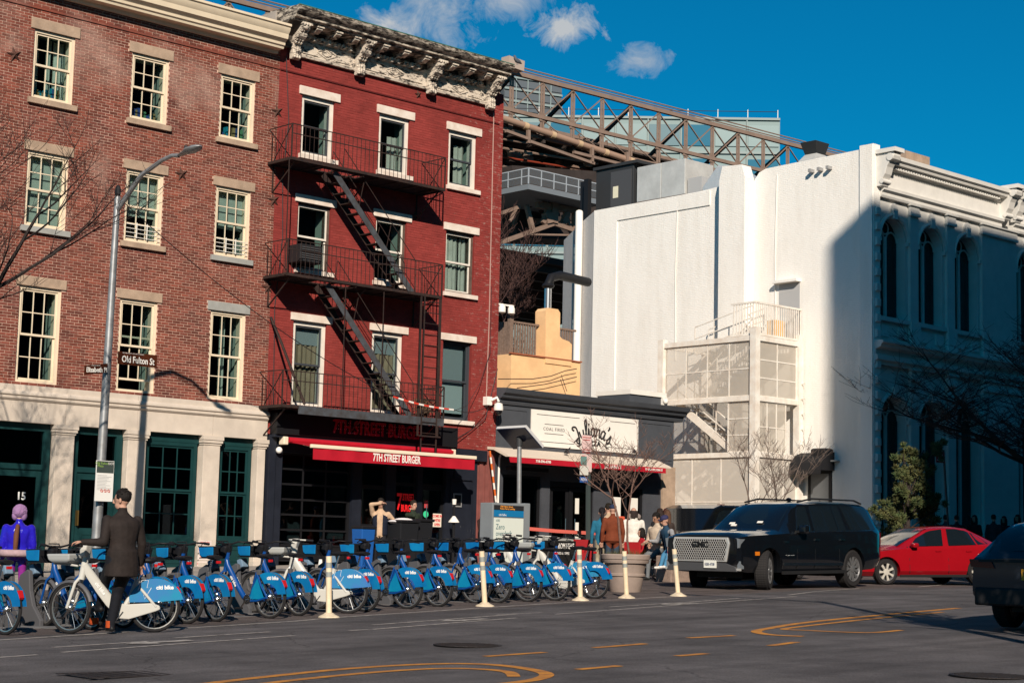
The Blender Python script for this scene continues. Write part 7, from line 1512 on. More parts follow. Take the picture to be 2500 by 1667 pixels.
# ---------------------------------------------------------------- dark crossover at the right edge, seen from behind
npaint = mat('dark_blue_car_paint', (.012, .018, .028), .22, coat=.8)
stC = [(2.35, .35, .62, .86, .94, .70, .84, .80, .66), (2.1, .28, .60, .92, 1.0, .82, .92, .88, .72), (1.2, .28, .62, .98, 1.08, .86, .95, .92, .74), (.75, .28, .62, 1.0, 1.20, .86, .95, .92, .72), (.2, .28, .62, 1.02, 1.56, .86, .95, .92, .66), (-.2, .28, .62, 1.03, 1.64, .86, .95, .92, .66), (-1.0, .28, .62, 1.05, 1.65, .86, .95, .92, .66), (-1.7, .30, .64, 1.08, 1.56, .86, .95, .92, .64), (-2.05, .32, .66, 1.08, 1.38, .84, .94, .91, .68), (-2.28, .36, .68, 1.05, 1.12, .80, .92, .89, .76), (-2.36, .45, .72, .98, 1.04, .76, .89, .86, .74)]
CX = car('dark_crossover', 'dark blue crossover cut off by the right edge, seen from behind', stC, [(1.4, 0), (-1.4, 0)], .36, npaint)
for x in (1.4, -1.4):
    for sg in (1, -1): car_wheel(CX, x, sg*.80, .36, .235, .25, alloyd, 5, 0)
win(stC, CX, [(.5, 1.05), (-.4, 1.07), (-.42, 1.56), (.1, 1.50)]); win(stC, CX, [(-.48, 1.07), (-1.3, 1.09), (-1.25, 1.53), (-.5, 1.57)]); win(stC, CX, [(-1.38, 1.10), (-1.9, 1.14), (-1.6, 1.46), (-1.34, 1.52)])
cross_glass(CX, [(-2.26, 1.15, .70), (-2.05, 1.39, .66), (-1.72, 1.555, .60)], cglass, 'rear_window'); cross_glass(CX, [(1.15, 1.10, .70), (.75, 1.22, .68), (.22, 1.555, .60)], cglass, 'windshield')
MB().box(-2.395, -2.35, -.78, .78, .99, 1.03).build('light_strip', trimb, CX); CX.scale = (1, 1, .93)
for sg in (-1, 1): MB().prism([(sg*.55, .90), (sg*.90, .92), (sg*.92, 1.03), (sg*.6, 1.0)], 'yz', -2.385, -2.15).build('tail_light', tail, CX, recalc=True); MB().box(-2.40, -2.3, sg*.7-.12, sg*.7+.12, .50, .54).build('reflector', redl, CX)
MB().box(-2.41, -2.2, -.85, .85, .36, .62).build('bumper', trimb, CX, bevel=.03)
pl = MB().box(-2.395, -2.36, -.16, .16, .74, .90).build('licence_plate', mat('plate_orange', (.62, .30, .03), .5), CX); text('plate_number', 'T761397C', .09, mat('plate_navy', (.03, .05, .12), .5), CX, (-2.40, 0, .82), (0, -1, 0), (0, 0, 1), off=.0, ext=.002, sx=.72)
for k, s in enumerate('SUBARU'[0:0]): pass
c = onG(2450, 1531); set_car(CX, c.x+1.4, c.y-.80, R_(6.0))
# ---------------------------------------------------------------- blue car and black pickup behind the SUV
blp = mat('blue_car_paint', (.01, .05, .16), .25, coat=.8)
BS = car('blue_sedan', 'blue car nosing out behind the black SUV and seated people', stR, [(1.36, 0), (-1.34, 0)], .315, blp)
for x in (1.36, -1.34):
    for sg in (1, -1): car_wheel(BS, x, sg*.755, .315, .205, .225, alloyd, 7, 0)
win(stR, BS, [(.62, .945), (-.38, .965), (-.40, 1.375), (.0, 1.325), (.40, 1.14)]); cross_glass(BS, [(.95, .965, .66), (.55, 1.17, .63), (.10, 1.375, .56)], cglass, 'windshield')
for sg in (-1, 1): MB().prism([(1.72, .66), (2.12, .60), (2.2, .66), (2.05, .74), (1.8, .80)], 'xz', sg*.80-.04, sg*.80+.05).build('headlight', lens, BS)
c = onY(1672, 1330, -7.4); set_car(BS, c.x+2.45, -7.2, math.pi+R_(4))
PK = thing('black_pickup', 'black pickup truck parked behind the SUV near the stair tower', 'truck', local=True)
MB().prism([(-2.9, .55), (2.9, .55), (2.9, 1.05), (1.4, 1.2), (.75, 1.85), (.4, 1.95), (-.55, 1.95), (-.75, 1.9), (-.95, 1.25), (-2.9, 1.25)], 'xz', -.95, .95).build('body', bpaint, PK, bevel=.06)
plp = [(-.72, 1.35), (-.2, 1.33), (-.2, 1.8), (-.62, 1.8)]
for sg in (-1, 1):
    for pts in (plp, [(-.12, 1.33), (.85, 1.3), (.55, 1.74), (.35, 1.8), (-.12, 1.8)]): MB().prism(pts, 'xz', sg*.955-.006, sg*.955+.006).build('window', cglass, PK)
    MB().box(-2.93, -2.8, sg*.88-.08, sg*.88+.075, .95, 1.22).build('tail_light', tail, PK)
    for x in (1.85, -1.75): car_wheel(PK, x, sg*.82, .40, .27, .26, alloyd, 5, 0)
MB().box(-.80, -.74, -.7, .7, 1.38, 1.8).build('rear_window', cglass, PK); MB().box(-.76, -.70, -.12, .12, 1.92, 1.99).build('brake_light', tail, PK)
c = onY(1700, 1300, -3.2); set_car(PK, c.x+1.0, -3.6+.9, math.pi+R_(2)); PK.location.z = zg(PK.location.x, -5)
# ================================================================ PEOPLE
import numpy as np
def cmat(rgb, rough=.85, **k): return mat('cloth_%02x%02x%02x%d' % (*[int(v*255) for v in rgb], int(rough*100)), rgb, rough, var=.15, vs_=9, bump=.25, bs=35, **k)
SKIN = {'l': mat('skin_light', (.44, .25, .18), .5), 'm': mat('skin_mid', (.28, .15, .10), .5), 'd': mat('skin_dark', (.11, .06, .04), .5)}
def capsule(b, p, q, r1, r2, n=12):
    p = Vector(p); q = Vector(q); d = (q-p).normalized(); pts = []; rs = []
    for a in (-80, -50, -20): pts.append(p+d*(r1*math.sin(R_(a)))); rs.append(r1*math.cos(R_(a)))
    for t in (.0, .35, .7, 1.0): pts.append(p.lerp(q, t)); rs.append(r1+(r2-r1)*t)
    for a in (20, 50, 80): pts.append(q+d*(r2*math.sin(R_(a)))); rs.append(r2*math.cos(R_(a)))
    b.path(pts, rs, n)
def ik(a, t, l1, l2, hint):
    d = t-a; L = min(d.length, (l1+l2)*.985); d.normalize(); x = (l1*l1-l2*l2+L*L)/(2*L); h = math.sqrt(max(1e-5, l1*l1-x*x)); hint = hint-d*hint.dot(d); hint.normalize(); return a+d*x+hint*h, a+d*L
def hand(b, w, d, up, sg, S, curl=.5):
    d = d.normalized(); up = (up-d*up.dot(d)).normalized(); sd = d.cross(up)*sg
    M = Matrix((d, sd, up)).transposed(); b.ell(w+d*.045*S, (.05*S, .042*S, .018*S), 10, 6, M)
    for i, L in enumerate((.070, .078, .072, .056)):
        o = w+d*.085*S+sd*(-.030+.020*i)*S; p1 = o+(d*math.cos(curl*.6)-up*math.sin(curl*.6))*L*.5*S; p2 = p1+(d*math.cos(curl*1.6)-up*math.sin(curl*1.6))*L*.5*S; b.path([o-d*.015*S, o, p1, p2], [.0095*S, .0095*S, .0088*S, .0065*S], 6)
    o = w+d*.03*S-sd*.036*S; p1 = o+(d*.6-sd*.6-up*.3).normalized()*.038*S; p2 = p1+(d*.9-sd*.1-up*.4).normalized()*.032*S; b.path([w+d*.015*S-sd*.015*S, o, p1, p2], [.012*S, .012*S, .0105*S, .008*S], 6)
def person(label, loc, rz, H=1.74, top=(.05, .05, .06), bot=(.02, .02, .025), shoe=(.02, .02, .02), skin='l', hair=(.02, .014, .01), style='short', sit=None, hl=None, hr=None, fl=None, fr=None, lean=.03, hyaw=0.0, hpitch=0.0, coat=0.0, puff=1.0, legw=1.0, hat=None, hatc=None, sleeve=None, vest=None, group=None, vox=.017, extra=None, toppat=None, elbowhint=None):
    S = H/1.74; loc = Vector(loc); M = Matrix.Translation(loc)@Matrix.Rotation(rz, 4, 'Z'); Mi = M.inverted()
    T = thing('person', label, 'person', local=True); T.location = loc; T.rotation_euler = (0, 0, rz)
    if group: T['group'] = group
    tl = lambda p, d: (Mi@Vector(p)) if p is not None else Vector(d)*S
    hipz = (.92*S if sit is None else sit); pel = Vector((0, 0, hipz+.02)); spd = Vector((math.sin(lean), 0, math.cos(lean)))
    ch = pel+spd*.36*S; sh = pel+spd*.50*S; nk = pel+spd*.57*S; hd = nk+Vector((.02, 0, .145))*S+Vector((lean*.05, 0, 0))
    F = {}; seg = []; b = MB()
    def C(p, q, r1, r2, tag): capsule(b, p, q, r1, r2); seg.append((Vector(p), Vector(q), (r1+r2)/2, tag))
    for sg, nm, ft in ((1, 'L', fl), (-1, 'R', fr)):
        hip = pel+Vector((0, sg*.092*S, -.02*S))
        if sit is None: ank = tl(ft, (-.02+.10*sg*.4, sg*.10, .085)); kn, ank = ik(hip, ank, .43*S, .42*S, Vector((1, 0, 0)))
        else: ank = tl(ft, (.42, sg*.13, .085)); kn, ank = ik(hip, ank, .43*S, .42*S, Vector((.5, 0, 1)))
        C(hip, kn, .088*S*legw, .062*S*legw, 'bot'); C(kn, ank, .060*S*legw, .046*S*legw, 'bot')
        fd = Vector((1, sg*.12, 0)).normalized(); C(ank+Vector((-.04, 0, -.045))*S, ank+(fd*.15+Vector((0, 0, -.052)))*S, .038*S, .033*S, 'shoe')
        F['k'+nm] = kn; F['a'+nm] = ank
    # torso: elliptical rings
    rings = []; prof = [(-.10, .150, .105), (-.03, .172, .120), (.08, .160, .112), (.18, .152, .108), (.30, .178, .122), (.40, .204, .124), (.47, .205, .108), (.53, .115, .075), (.58, .062, .060), (.64, .055, .055)]
    for h, w, d in prof:
        pf = puff if .0 <= h <= .5 else 1.0; c = pel+spd*h*S; rings.append([c+Vector((d*S*pf*math.cos(a), w*S*(1+(pf-1)*.7)*math.sin(a), 0)) for a in [2*math.pi*k/16 for k in range(16)]])
    b.loft(rings); seg.append((pel, ch, .15*S, 'top')); seg.append((ch, sh, .15*S, 'top')); seg.append((nk-spd*.02*S, hd, .07*S, 'skin'))
    if coat:
        rg = []
        for t, w, d in ((0, .165*puff, .118*puff), (.5, .178*puff, .132*puff), (1, .185*puff, .14*puff)): c = pel+Vector((0, 0, .10*S-t*(coat+.10*S))); rg.append([c+Vector((d*S*math.cos(a), w*S*math.sin(a), 0)) for a in [2*math.pi*k/16 for k in range(16)]])
        b.loft(rg); seg.append((pel+Vector((0, 0, .1*S)), pel+Vector((0, 0, -coat)), .17*S, 'top'))
    HB_ = MB()
    for sg, nm, tg in ((1, 'L', hl), (-1, 'R', hr)):
        so = sh+Vector((0, sg*.185*S*(1+(puff-1)*.5), -.035*S)); w = tl(tg, (.06, sg*.27, .80)) if (tg is not None or sit is None) else Vector((.28*S, sg*.14*S, hipz+.16*S))
        hint = (elbowhint or {}).get(nm) or Vector((-.6, sg*.5, -.6)); el, w = ik(so, w, .29*S, .255*S, Vector(hint))
        C(so, el, .060*S*puff, .048*S*puff, 'slv'); C(el, w, .048*S*puff, .036*S*(1+(puff-1)*.5), 'slv'); hand(HB_, w, (w-el), Vector((0, 0, 1)) if abs((w-el).normalized().z) < .8 else Vector((1, 0, 0)), sg, S, .75); F['w'+nm] = w
    # head: skull, jaw, nose, ears, brow
    HM = Matrix.Rotation(hyaw, 3, 'Z')@Matrix.Rotation(hpitch, 3, 'Y'); hp = lambda x, y, z: hd+HM@(Vector((x, y, z))*S)
    b.ell(hp(0, 0, .03), (.098*S, .078*S, .105*S), 16, 12, HM); b.ell(hp(.025, 0, -.055), (.070*S, .058*S, .065*S), 14, 9, HM); seg.append((hp(0, 0, .03), hp(.02, 0, -.06), .08*S, 'skin')); b.path([nk-Vector((0, 0, .03)), hd-Vector((0, 0, .02))], .054*S, 12)
    o = b.build('body_tmp', None, recalc=True); md = o.modifiers.new('r', 'REMESH'); md.mode = 'VOXEL'; md.voxel_size = vox; ms = o.modifiers.new('s', 'SMOOTH'); ms.factor = .5; ms.iterations = 4; me = ev(o)
    mt = {'top': toppat or cmat(top), 'slv': cmat(sleeve) if sleeve else (toppat or cmat(top)), 'bot': cmat(bot), 'shoe': cmat(shoe, .5), 'skin': SKIN[skin]}; names = list(mt); me.materials.clear()
    for n_ in names: me.materials.append(mt[n_])
    npg = len(me.polygons); ct = np.empty(npg*3); me.polygons.foreach_get('center', ct); ct = ct.reshape(-1, 3); best = np.full(npg, 9e9); idx = np.zeros(npg, int)
    for p, q, r_, tg in seg:
        P = np.array(p); D = np.array(q-p); t = np.clip(((ct-P)@D)/max(1e-9, D@D), 0, 1); dd = np.linalg.norm(ct-P-t[:, None]*D, axis=1)-r_; m = dd < best; best[m] = dd[m]; idx[m] = names.index(tg)
    me.polygons.foreach_set('material_index', idx.astype(np.int32)); me.polygons.foreach_set('use_smooth', [True]*npg)
    # join hands, nose, ears, eyes into the same mesh
    ex = MB(); ex.join(HB_); nh = len(ex.f)
    ex.path([hp(.092, 0, .035), hp(.112, 0, .0), hp(.114, 0, -.022), hp(.095, 0, -.034)], [.010*S, .012*S, .016*S, .010*S], 7)
    for s in (-1, 1): ex.ell(hp(-.005, s*.082, .0), (.020*S, .010*S, .032*S), 8, 5, HM)
    nsk = len(ex.f)
    for s in (-1, 1): ex.ell(hp(.088, s*.034, .025), (.010*S, .014*S, .008*S), 8, 5, HM)
    ex.ell(hp(.088, 0, -.068), (.010*S, .024*S, .006*S), 8, 4, HM); nd = len(ex.f)
    em = ex.mesh('x'); bm = bmesh.new(); bm.from_mesh(me); n0 = len(bm.faces); bm.from_mesh(em); bm.faces.ensure_lookup_table(); me.materials.append(mat('face_dark', (.05, .025, .02), .4)); k_sk, k_d = names.index('skin'), len(names)
    for i in range(n0, len(bm.faces)): bm.faces[i].material_index = k_sk if i-n0 < nsk else k_d; bm.faces[i].smooth = True
    bm.to_mesh(me); bm.free(); bpy.data.meshes.remove(em); ob = bpy.data.objects.new('body', me); COL.objects.link(ob); ob.parent = T; ORG[ob] = Vector((0, 0, 0)); me.name = 'body'
    hm = mat('hair_%02x%02x%02x' % tuple(int(v*255) for v in hair), hair, .6, var=.3, vs_=60, bump=.6, bs=120)
    hb = MB()
    if style != 'none' and hat is None:
        hb.ell(hp(-.012, 0, .055), (.106*S, .088*S, .098*S), 14, 10, HM)
        for k in range(60): a = random.uniform(0, 6.28); e = random.uniform(.1, 1.4); hb.ell(hp(-.015+.10*math.cos(a)*math.cos(e)*.95, .085*math.sin(a)*math.cos(e), .06+.095*math.sin(e)), (.016*S, .015*S, .011*S), 6, 4)
        # keep the face clear
        hb.v = [v if (HM.transposed()@(v-hd)).x < .062*S or (HM.transposed()@(v-hd)).z > .075*S else v-HM@Vector((.04*S, 0, 0)) for v in hb.v]
    if style in ('long', 'pony', 'bob'):
        L = {'long': .30, 'pony': .34, 'bob': .14}[style]
        if style == 'pony': hb.path([hp(-.10, 0, .04), hp(-.15, 0, .0), hp(-.14, 0, -.12), hp(-.12, .01, -L)], [.03*S, .042*S, .04*S, .012*S], 9)
        else:
            for k in range(11): a = R_(70+22*k); x, y = .088*math.cos(a), .084*math.sin(a); hb.path([hp(x, y, .05), hp(x*1.12, y*1.12, -.06), hp(x*1.15-.01, y*1.2, -L*(.8+.3*random.random()))], [.034*S, .034*S, .018*S], 7)
    if hb.v: hb.build('hair', hm, T, smooth=70)
    if hat == 'cap':
        hb2 = MB().ell(hp(-.004, 0, .07), (.110*S, .092*S, .075*S), 14, 8, HM); hb2.prism([(.0, -.075), (.06, -.07), (.10, -.045), (.115, 0), (.10, .045), (.06, .07), (.0, .075)], 'xy', -.006, .006)
        n2 = 14; M4 = Matrix.Translation(hp(.07, 0, .055))@(HM.to_4x4())@Matrix.Scale(S, 4)
        for i in range(len(hb2.v)-n2, len(hb2.v)): hb2.v[i] = M4@hb2.v[i]
        hb2.build('cap', cmat(hatc), T, smooth=50)
    elif hat == 'fur':
        f = MB().ell(hp(-.01, 0, .055), (.135*S, .125*S, .125*S), 16, 10, HM).ell(hp(-.02, .075, -.02), (.07*S, .06*S, .09*S), 10, 7).ell(hp(-.02, -.075, -.02), (.07*S, .06*S, .09*S), 10, 7)
        for k in range(320): a = random.uniform(0, 6.28); e = random.uniform(-.5, 1.5); f.ell(hp(-.01+.13*math.cos(a)*math.cos(e), .122*math.sin(a)*math.cos(e), .055+.12*math.sin(e)), (.013*S, .013*S, .013*S), 5, 3)
        f.build('fur_hat', cmat(hatc, .95), T, smooth=60)
    elif hat == 'hood':
        f = MB()
        for k in range(15): a = R_(-20+220*k/14); f.ell(hp(-.05+.03*math.sin(a), .145*math.cos(a), -.10+.10*math.sin(a)*.6), (.045*S, .05*S, .045*S), 7, 5)
        f.build('fur_hood', cmat(hatc, .95), T, smooth=60)
    if vest is not None:
        v = MB(); rg = []
        for h, w, d in ((-.07, .178, .135), (.04, .185, .142), (.10, .176, .134), (.16, .182, .140), (.22, .178, .136), (.28, .190, .142), (.34, .188, .138), (.40, .196, .134), (.455, .175, .115), (.50, .10, .085)):
            c = pel+spd*h*S; rg.append([c+Vector((d*1.13*S*math.cos(a), w*1.10*S*math.sin(a), 0)) for a in [R_(20+320*k/17) for k in range(18)]])
        v.loft(rg, False, False, closed=False); v.build('vest', cmat(vest, .55), T, smooth=60)
    T['_F'] = 0; del T['_F']
    return T, F, M
def toward(px, py, Y): c = onY(px, py, Y); return c
def stand(px, ytop, Y, rz, label, sitz=None, **k):
    c = onY(px, ytop, Y); z = zg(c.x, Y); H = k.pop('H', None) or (c.z-z)/1.0
    if sitz is not None: H = k.pop('HH', 1.72)
    return person(label, (c.x, Y, z), rz, H=H, sit=sitz, **k)
# ---- the man wheeling the bike
A, B2 = MANBIKE; hv = (B2-A); hv.z = 0; hv.normalize(); lf = Vector((-hv.y, hv.x, 0)); mb = [o for o in COL.objects if o.get('label', '').startswith('white electric bike being wheeled')][0]
STEER = -R_(46); MS = Matrix.Translation((.975, 0, 0))@Matrix.Rotation(STEER, 4, 'Z')@Matrix.Translation((-.975, 0, 0))
for ch in mb.children:
    if ch.name.split('.')[0] in ('fork', 'front_wheel', 'front_fender', 'handlebar', 'console', 'basket', 'basket_support'): ch.matrix_local = MS@ch.matrix_local
gl = MS@Vector((.76, .32, 1.19)); grip = A+hv*gl.x+lf*gl.y; grip.z = zg(grip.x, grip.y)+gl.z
mc = onG(284, 1549); mc = Vector((mc.x+.02, mc.y-.02, zg(mc.x, mc.y)))
fw = Vector((.10, .99, 0)).normalized(); rzm = math.atan2(fw.y, fw.x)
f1 = onG(268, 1547)+Vector((0, 0, .09)); f2 = onG(248, 1543)+Vector((.05, .30, .10))
corduroy = mat('brown_corduroy', (.015, .011, .010), .8, rgb2=(.026, .019, .017), vs_=7, bump=.35, bs=18)
person('man in dark brown corduroy jacket wheeling a white electric bike', mc, rzm, H=1.86, top=(.045, .03, .026), toppat=corduroy, bot=(.008, .009, .013), shoe=(.012, .012, .013), hair=(.012, .009, .008), hl=grip+Vector((0, 0, .03)), hr=mc+Vector((.34, .10, .92)), fl=f2, fr=f1, lean=.10, hyaw=.75, coat=.24, puff=1.20, legw=1.22, vox=.012, elbowhint={'L': Vector((-.3, .25, -1))})
MP = [o for o in COL.objects if o.get('label', '').startswith('man in dark brown')][0]
for f in (f1, f2): q = MP.matrix_basis.inverted() if False else None
Mi = (Matrix.Translation(mc)@Matrix.Rotation(rzm, 4, 'Z')).inverted()
for f in (f1, f2): p = Mi@f; MB().tube(p+Vector((0, 0, -.005)), p+Vector((0, 0, .085)), .0625, 10).build('orange_sock', cmat((.42, .065, .015)), MP, smooth=60)
# ---- others
CAMDIR = math.atan2(-.73, -.68)
P_, F_, M_ = stand(48, 1250, -9.0, R_(55), 'person in shiny blue jacket with lilac fur hat and long braid', top=(.02, .012, .42), toppat=mat('shiny_blue', (.02, .012, .40), .18, coat=.6, bump=.7, bs=14), bot=(.22, .02, .22), hair=(.10, .04, .02), style='none', hat='fur', hatc=(.30, .17, .33), puff=1.35, coat=.05, H=1.62)
MB().path([(-.13, 0, 1.36), (-.26, 0, 1.2), (-.28, .0, 1.0), (-.25, .02, .86)], [.035, .045, .04, .015], 8).build('braid', mat('braid_hair', (.13, .05, .025), .7, bump=.6, bs=60), P_, smooth=60); MB().path([(.30*math.cos(R_(a)), .30*math.sin(R_(a)), .90) for a in range(30, 331, 30)], .06, 8).build('pale_waist_wrap', cmat((.40, .28, .30)), P_, smooth=60)
c = onY(930, 1222, -3.0); zz = zg(c.x, -3.0); head = Vector((c.x, -3.0, c.z-.14)); fd = Vector((math.cos(CAMDIR), math.sin(CAMDIR), 0))
person('man in navy vest and beige sweater shading his eyes with one arm', (c.x, -3.0, zz), CAMDIR, H=(c.z-zz), top=(.52, .36, .24), sleeve=(.52, .36, .24), vest=(.012, .016, .03), bot=(.012, .012, .016), puff=1.15, hair=(.02, .015, .012), hr=head+fd*.13+Vector((.0, -.02, .08)), hl=Vector((c.x+.30, -3.35, c.z-.62)), elbowhint={'R': Vector((.3, -1, .05))}, group='people outside the shops')
c = onY(1008, 1227, -2.4); zz = zg(c.x, -2.4); fd = Vector((math.cos(CAMDIR+.9), math.sin(CAMDIR+.9), 0)); hd_ = Vector((c.x, -2.4, c.z-.17))
person('man in dark green jacket holding a phone to his ear', (c.x, -2.4, zz), CAMDIR+.75, H=(c.z-zz), top=(.025, .035, .022), bot=(.012, .012, .014), hair=(.03, .02, .015), puff=1.12, hr=hd_+Vector((-.12, -.10, -.02)), elbowhint={'R': Vector((.2, -.5, -1))}, group='people outside the shops')
stand(1178, 1296, -4.0, R_(-60), 'woman with dark bun and black jacket sitting by the iron pilaster', sitz=.48, HH=1.66, top=(.016, .016, .018), hair=(.03, .012, .010), style='pony', group='people outside the shops')
stand(1362, 1240, .75, R_(-20), 'person in green jacket standing inside the pizzeria doorway', top=(.035, .07, .05), bot=(.02, .02, .02), hair=(.02, .015, .01), H=1.7, group='people outside the shops')
stand(1470, 1253, -5.6, R_(48), 'woman in teal jacket with dark ponytail queuing at the pizzeria', top=(.015, .12, .20), bot=(.32, .27, .19), hair=(.012, .010, .012), style='pony', puff=1.1, H=1.66, group='people outside the shops')
stand(1497, 1247, -6.0, R_(55), 'man in rust brown jacket and navy cap seen from behind', top=(.15, .035, .014), bot=(.035, .06, .10), hat='cap', hatc=(.02, .03, .07), style='none', puff=1.15, coat=.06, H=1.75, group='people outside the shops')
stand(1487, 1226, -4.7, R_(70), 'person with beige backpack and dark hair behind the man in rust jacket', top=(.42, .30, .20), bot=(.02, .02, .03), H=1.78, group='people outside the shops')
stand(1548, 1240, -5.4, R_(60), 'woman in long white puffer coat with grey fur hood', top=(.66, .62, .56), bot=(.02, .02, .022), hair=(.03, .02, .018), style='bob', hat='hood', hatc=(.22, .18, .16), puff=1.35, coat=.42, H=1.70, group='people outside the shops'); [MB().ell((0, 0, 1.60), (.10, .09, .11), 12, 8).build('hair', mat('hair_x', (.02, .012, .01), .6), COL.objects[-1].parent or None) for _ in range(0)]
c = onY(1517, 1276, -5.2); tag(MB().box(c.x-.09, c.x+.09, -5.25, -5.15, c.z-.17, c.z+.17).build('red_bag', mat('orange_red_bag', (.60, .10, .05), .6), bevel=.03), 'small orange red bag held between the pizzeria queue and the white coat', 'bag')
stand(1569, 1287, -6.6, R_(150), 'child in red jacket sitting beside the white coat', sitz=.50, HH=1.45, top=(.35, .012, .02), bot=(.05, .05, .06), hair=(.015, .01, .01), style='bob', group='people outside the shops')
stand(1606, 1251, -7.4, R_(175), 'man in cream patterned jacket sitting and looking at his phone', sitz=.72, HH=1.78, toppat=mat('cream_pattern', (.55, .45, .34), .85, rgb2=(.35, .28, .22), vs_=12), bot=(.14, .15, .16), hair=(.012, .01, .01), skin='m', puff=1.3, hpitch=.35, group='people outside the shops')
stand(1612, 1236, -5.8, R_(60), 'woman with long dark hair and dark coat behind the cream jacket', top=(.015, .013, .015), bot=(.015, .015, .02), hair=(.03, .018, .014), style='long', coat=.4, H=1.68, group='people outside the shops')
stand(1630, 1242, -5.2, R_(80), 'person with wavy brown hair nearest the pickup truck', top=(.05, .035, .03), hair=(.10, .05, .03), style='long', H=1.66, group='people outside the shops')
c = onG(1648, 1421); bx = Vector((c.x, c.y+.14, zg(c.x, c.y))); fcd = R_(168); fwd = Vector((math.cos(fcd), math.sin(fcd), 0))
ft = onG(1594, 1426)+Vector((.06, -.05, .09))
person('person in navy vest, grey sleeves, jeans and white shoes sitting on the granite block', bx, fcd, H=1.72, sit=.72, top=(.02, .05, .09), sleeve=(.30, .30, .31), bot=(.06, .20, .34), shoe=(.70, .66, .62), hat='cap', hatc=(.03, .03, .08), style='none', fl=ft, fr=ft+Vector((.12, .22, 0)), lean=.28, vest=(.012, .04, .075), puff=1.1, hl=ft+Vector((.42, -.05, .80)), hr=bx+fwd*.35+Vector((0, .3, .95)), hpitch=.3, vox=.014, group='people outside the shops')
c = onY(1585, 1385, -7.2); t = thing('folding_chair', 'red folding camp chair beside the planter', 'chair', (c.x-.1, -7.2, zg(c.x, -7.2))); z0 = zg(c.x, -7.2)
MB().box(c.x-.45, c.x+.15, -7.3, -6.8, z0+.42, z0+.47).box(c.x-.47, c.x-.43, -7.3, -6.8, z0+.47, z0+.9).build('seat_cloth', mat('chair_red', (.40, .015, .02), .7), t)
for sg in (-7.28, -6.82): MB().bar((c.x-.45, sg, z0), (c.x+.15, sg, z0+.44), .025, .025).bar((c.x+.15, sg, z0), (c.x-.45, sg, z0+.44), .025, .025).build('crossed_leg', black, t)
# crowd in the shade at the right
darkc = [(.012, .014, .02), (.02, .012, .014), (.03, .03, .035), (.012, .02, .03), (.05, .05, .055)]
whr = ['under the third arch', 'between the arches', 'beside the bare tree', 'at the right edge', 'beside the no-standing sign', 'behind the red sedan boot']
for k, (px, yt, Y) in enumerate(((2335, 1236, -2.4), (2380, 1240, -2.0), (2425, 1236, -2.8), (2485, 1238, -2.6), (2308, 1246, -1.6), (2452, 1244, -1.7))):
    stand(px, yt, Y, R_(180 if k % 2 else 20), 'dark-clothed pedestrian in the shade %s' % whr[k], top=darkc[k % 5], bot=(.01, .01, .014), hair=(.02, .015, .012), style=('short', 'long')[k % 2], H=1.66+.03*(k % 4), coat=.1*(k % 3), puff=1.15, group='pedestrians in the shade', vox=.022)
# ================================================================ TREES
def bare_tree(name, label, base, h, seed, r0, barkm, lean=(0, 0), levels=5, spread=.55, kids=3, trunkf=.35, stems=1, up=.12, twig=.006, group=None, ratio=.74, flat=1.0):
    rr = random.Random(seed); T = thing(name, label, 'tree', base, group); tr = MB(); crn = MB(); base = Vector(base)
    def grow(p, d, L, r, lv):
        n = 4; pts = [p]; rs = [r]; dd = d.copy()
        for k in range(n):
            dd = (dd+Vector((rr.uniform(-1, 1), rr.uniform(-1, 1)*flat, rr.uniform(-.6, 1)))*.14+Vector((0, 0, up*.3))).normalized(); pts.append(pts[-1]+dd*(L/n)); rs.append(r*(1-.42*(k+1)/n))
        (tr if lv == 0 else crn).path(pts, rs, 7 if lv == 0 else (5 if lv < 3 else 3))
        if lv >= levels: return
        nk = kids+(1 if rr.random() < .4 else 0)
        for k in range(nk):
            t = rr.uniform(.35, 1.0) if lv else rr.uniform(.6, 1.0); i = min(n-1, int(t*n)); q = pts[i].lerp(pts[i+1], t*n-i); a = rr.uniform(0, 6.28); side = Vector((math.cos(a), math.sin(a)*flat, 0)); nd = (dd*(1-spread)+side*spread+Vector((0, 0, up))).normalized()
            grow(q, nd, L*ratio*rr.uniform(.7, 1.1), max(twig, r*.52*rr.uniform(.8, 1.1)), lv+1)
        grow(pts[-1], dd, L*ratio*.9, max(twig, rs[-1]*.9), lv+1)
    for s in range(stems):
        a = rr.uniform(0, 6.28) if stems > 1 else 0; d = Vector((lean[0]+(.22*math.cos(2.1*s) if stems > 1 else 0), lean[1]+(.22*math.sin(2.1*s) if stems > 1 else 0), 1)).normalized(); grow(base+Vector((.05*s, 0, 0)), d, h*trunkf, r0, 0)
    tr.build('trunk', barkm, T, smooth=60); crn.build('crown', barkm, T, kind='stuff'); return T
bark = mat('dark_bark', (.035, .027, .025), .9, var=.3, vs_=10, bump=.6, bs=25); barkp = mat('pinkish_bark', (.16, .095, .075), .85, var=.2, vs_=14); barkg = mat('grey_bark', (.17, .13, .11), .85, var=.2, vs_=12); barkr = mat('reddish_bark', (.075, .04, .035), .9)
# left street tree: trunk out of frame, twigs before the brick building
c = onY(-215, 1330, -6.0); bare_tree('street_tree', 'bare street tree whose twigs reach in from the left edge', (c.x, -6.0, zg(c.x, -6)), 9.0, 11, .15, bark, lean=(.10, -.02), levels=6, spread=.55, kids=2, trunkf=.42, twig=.0048, ratio=.70)
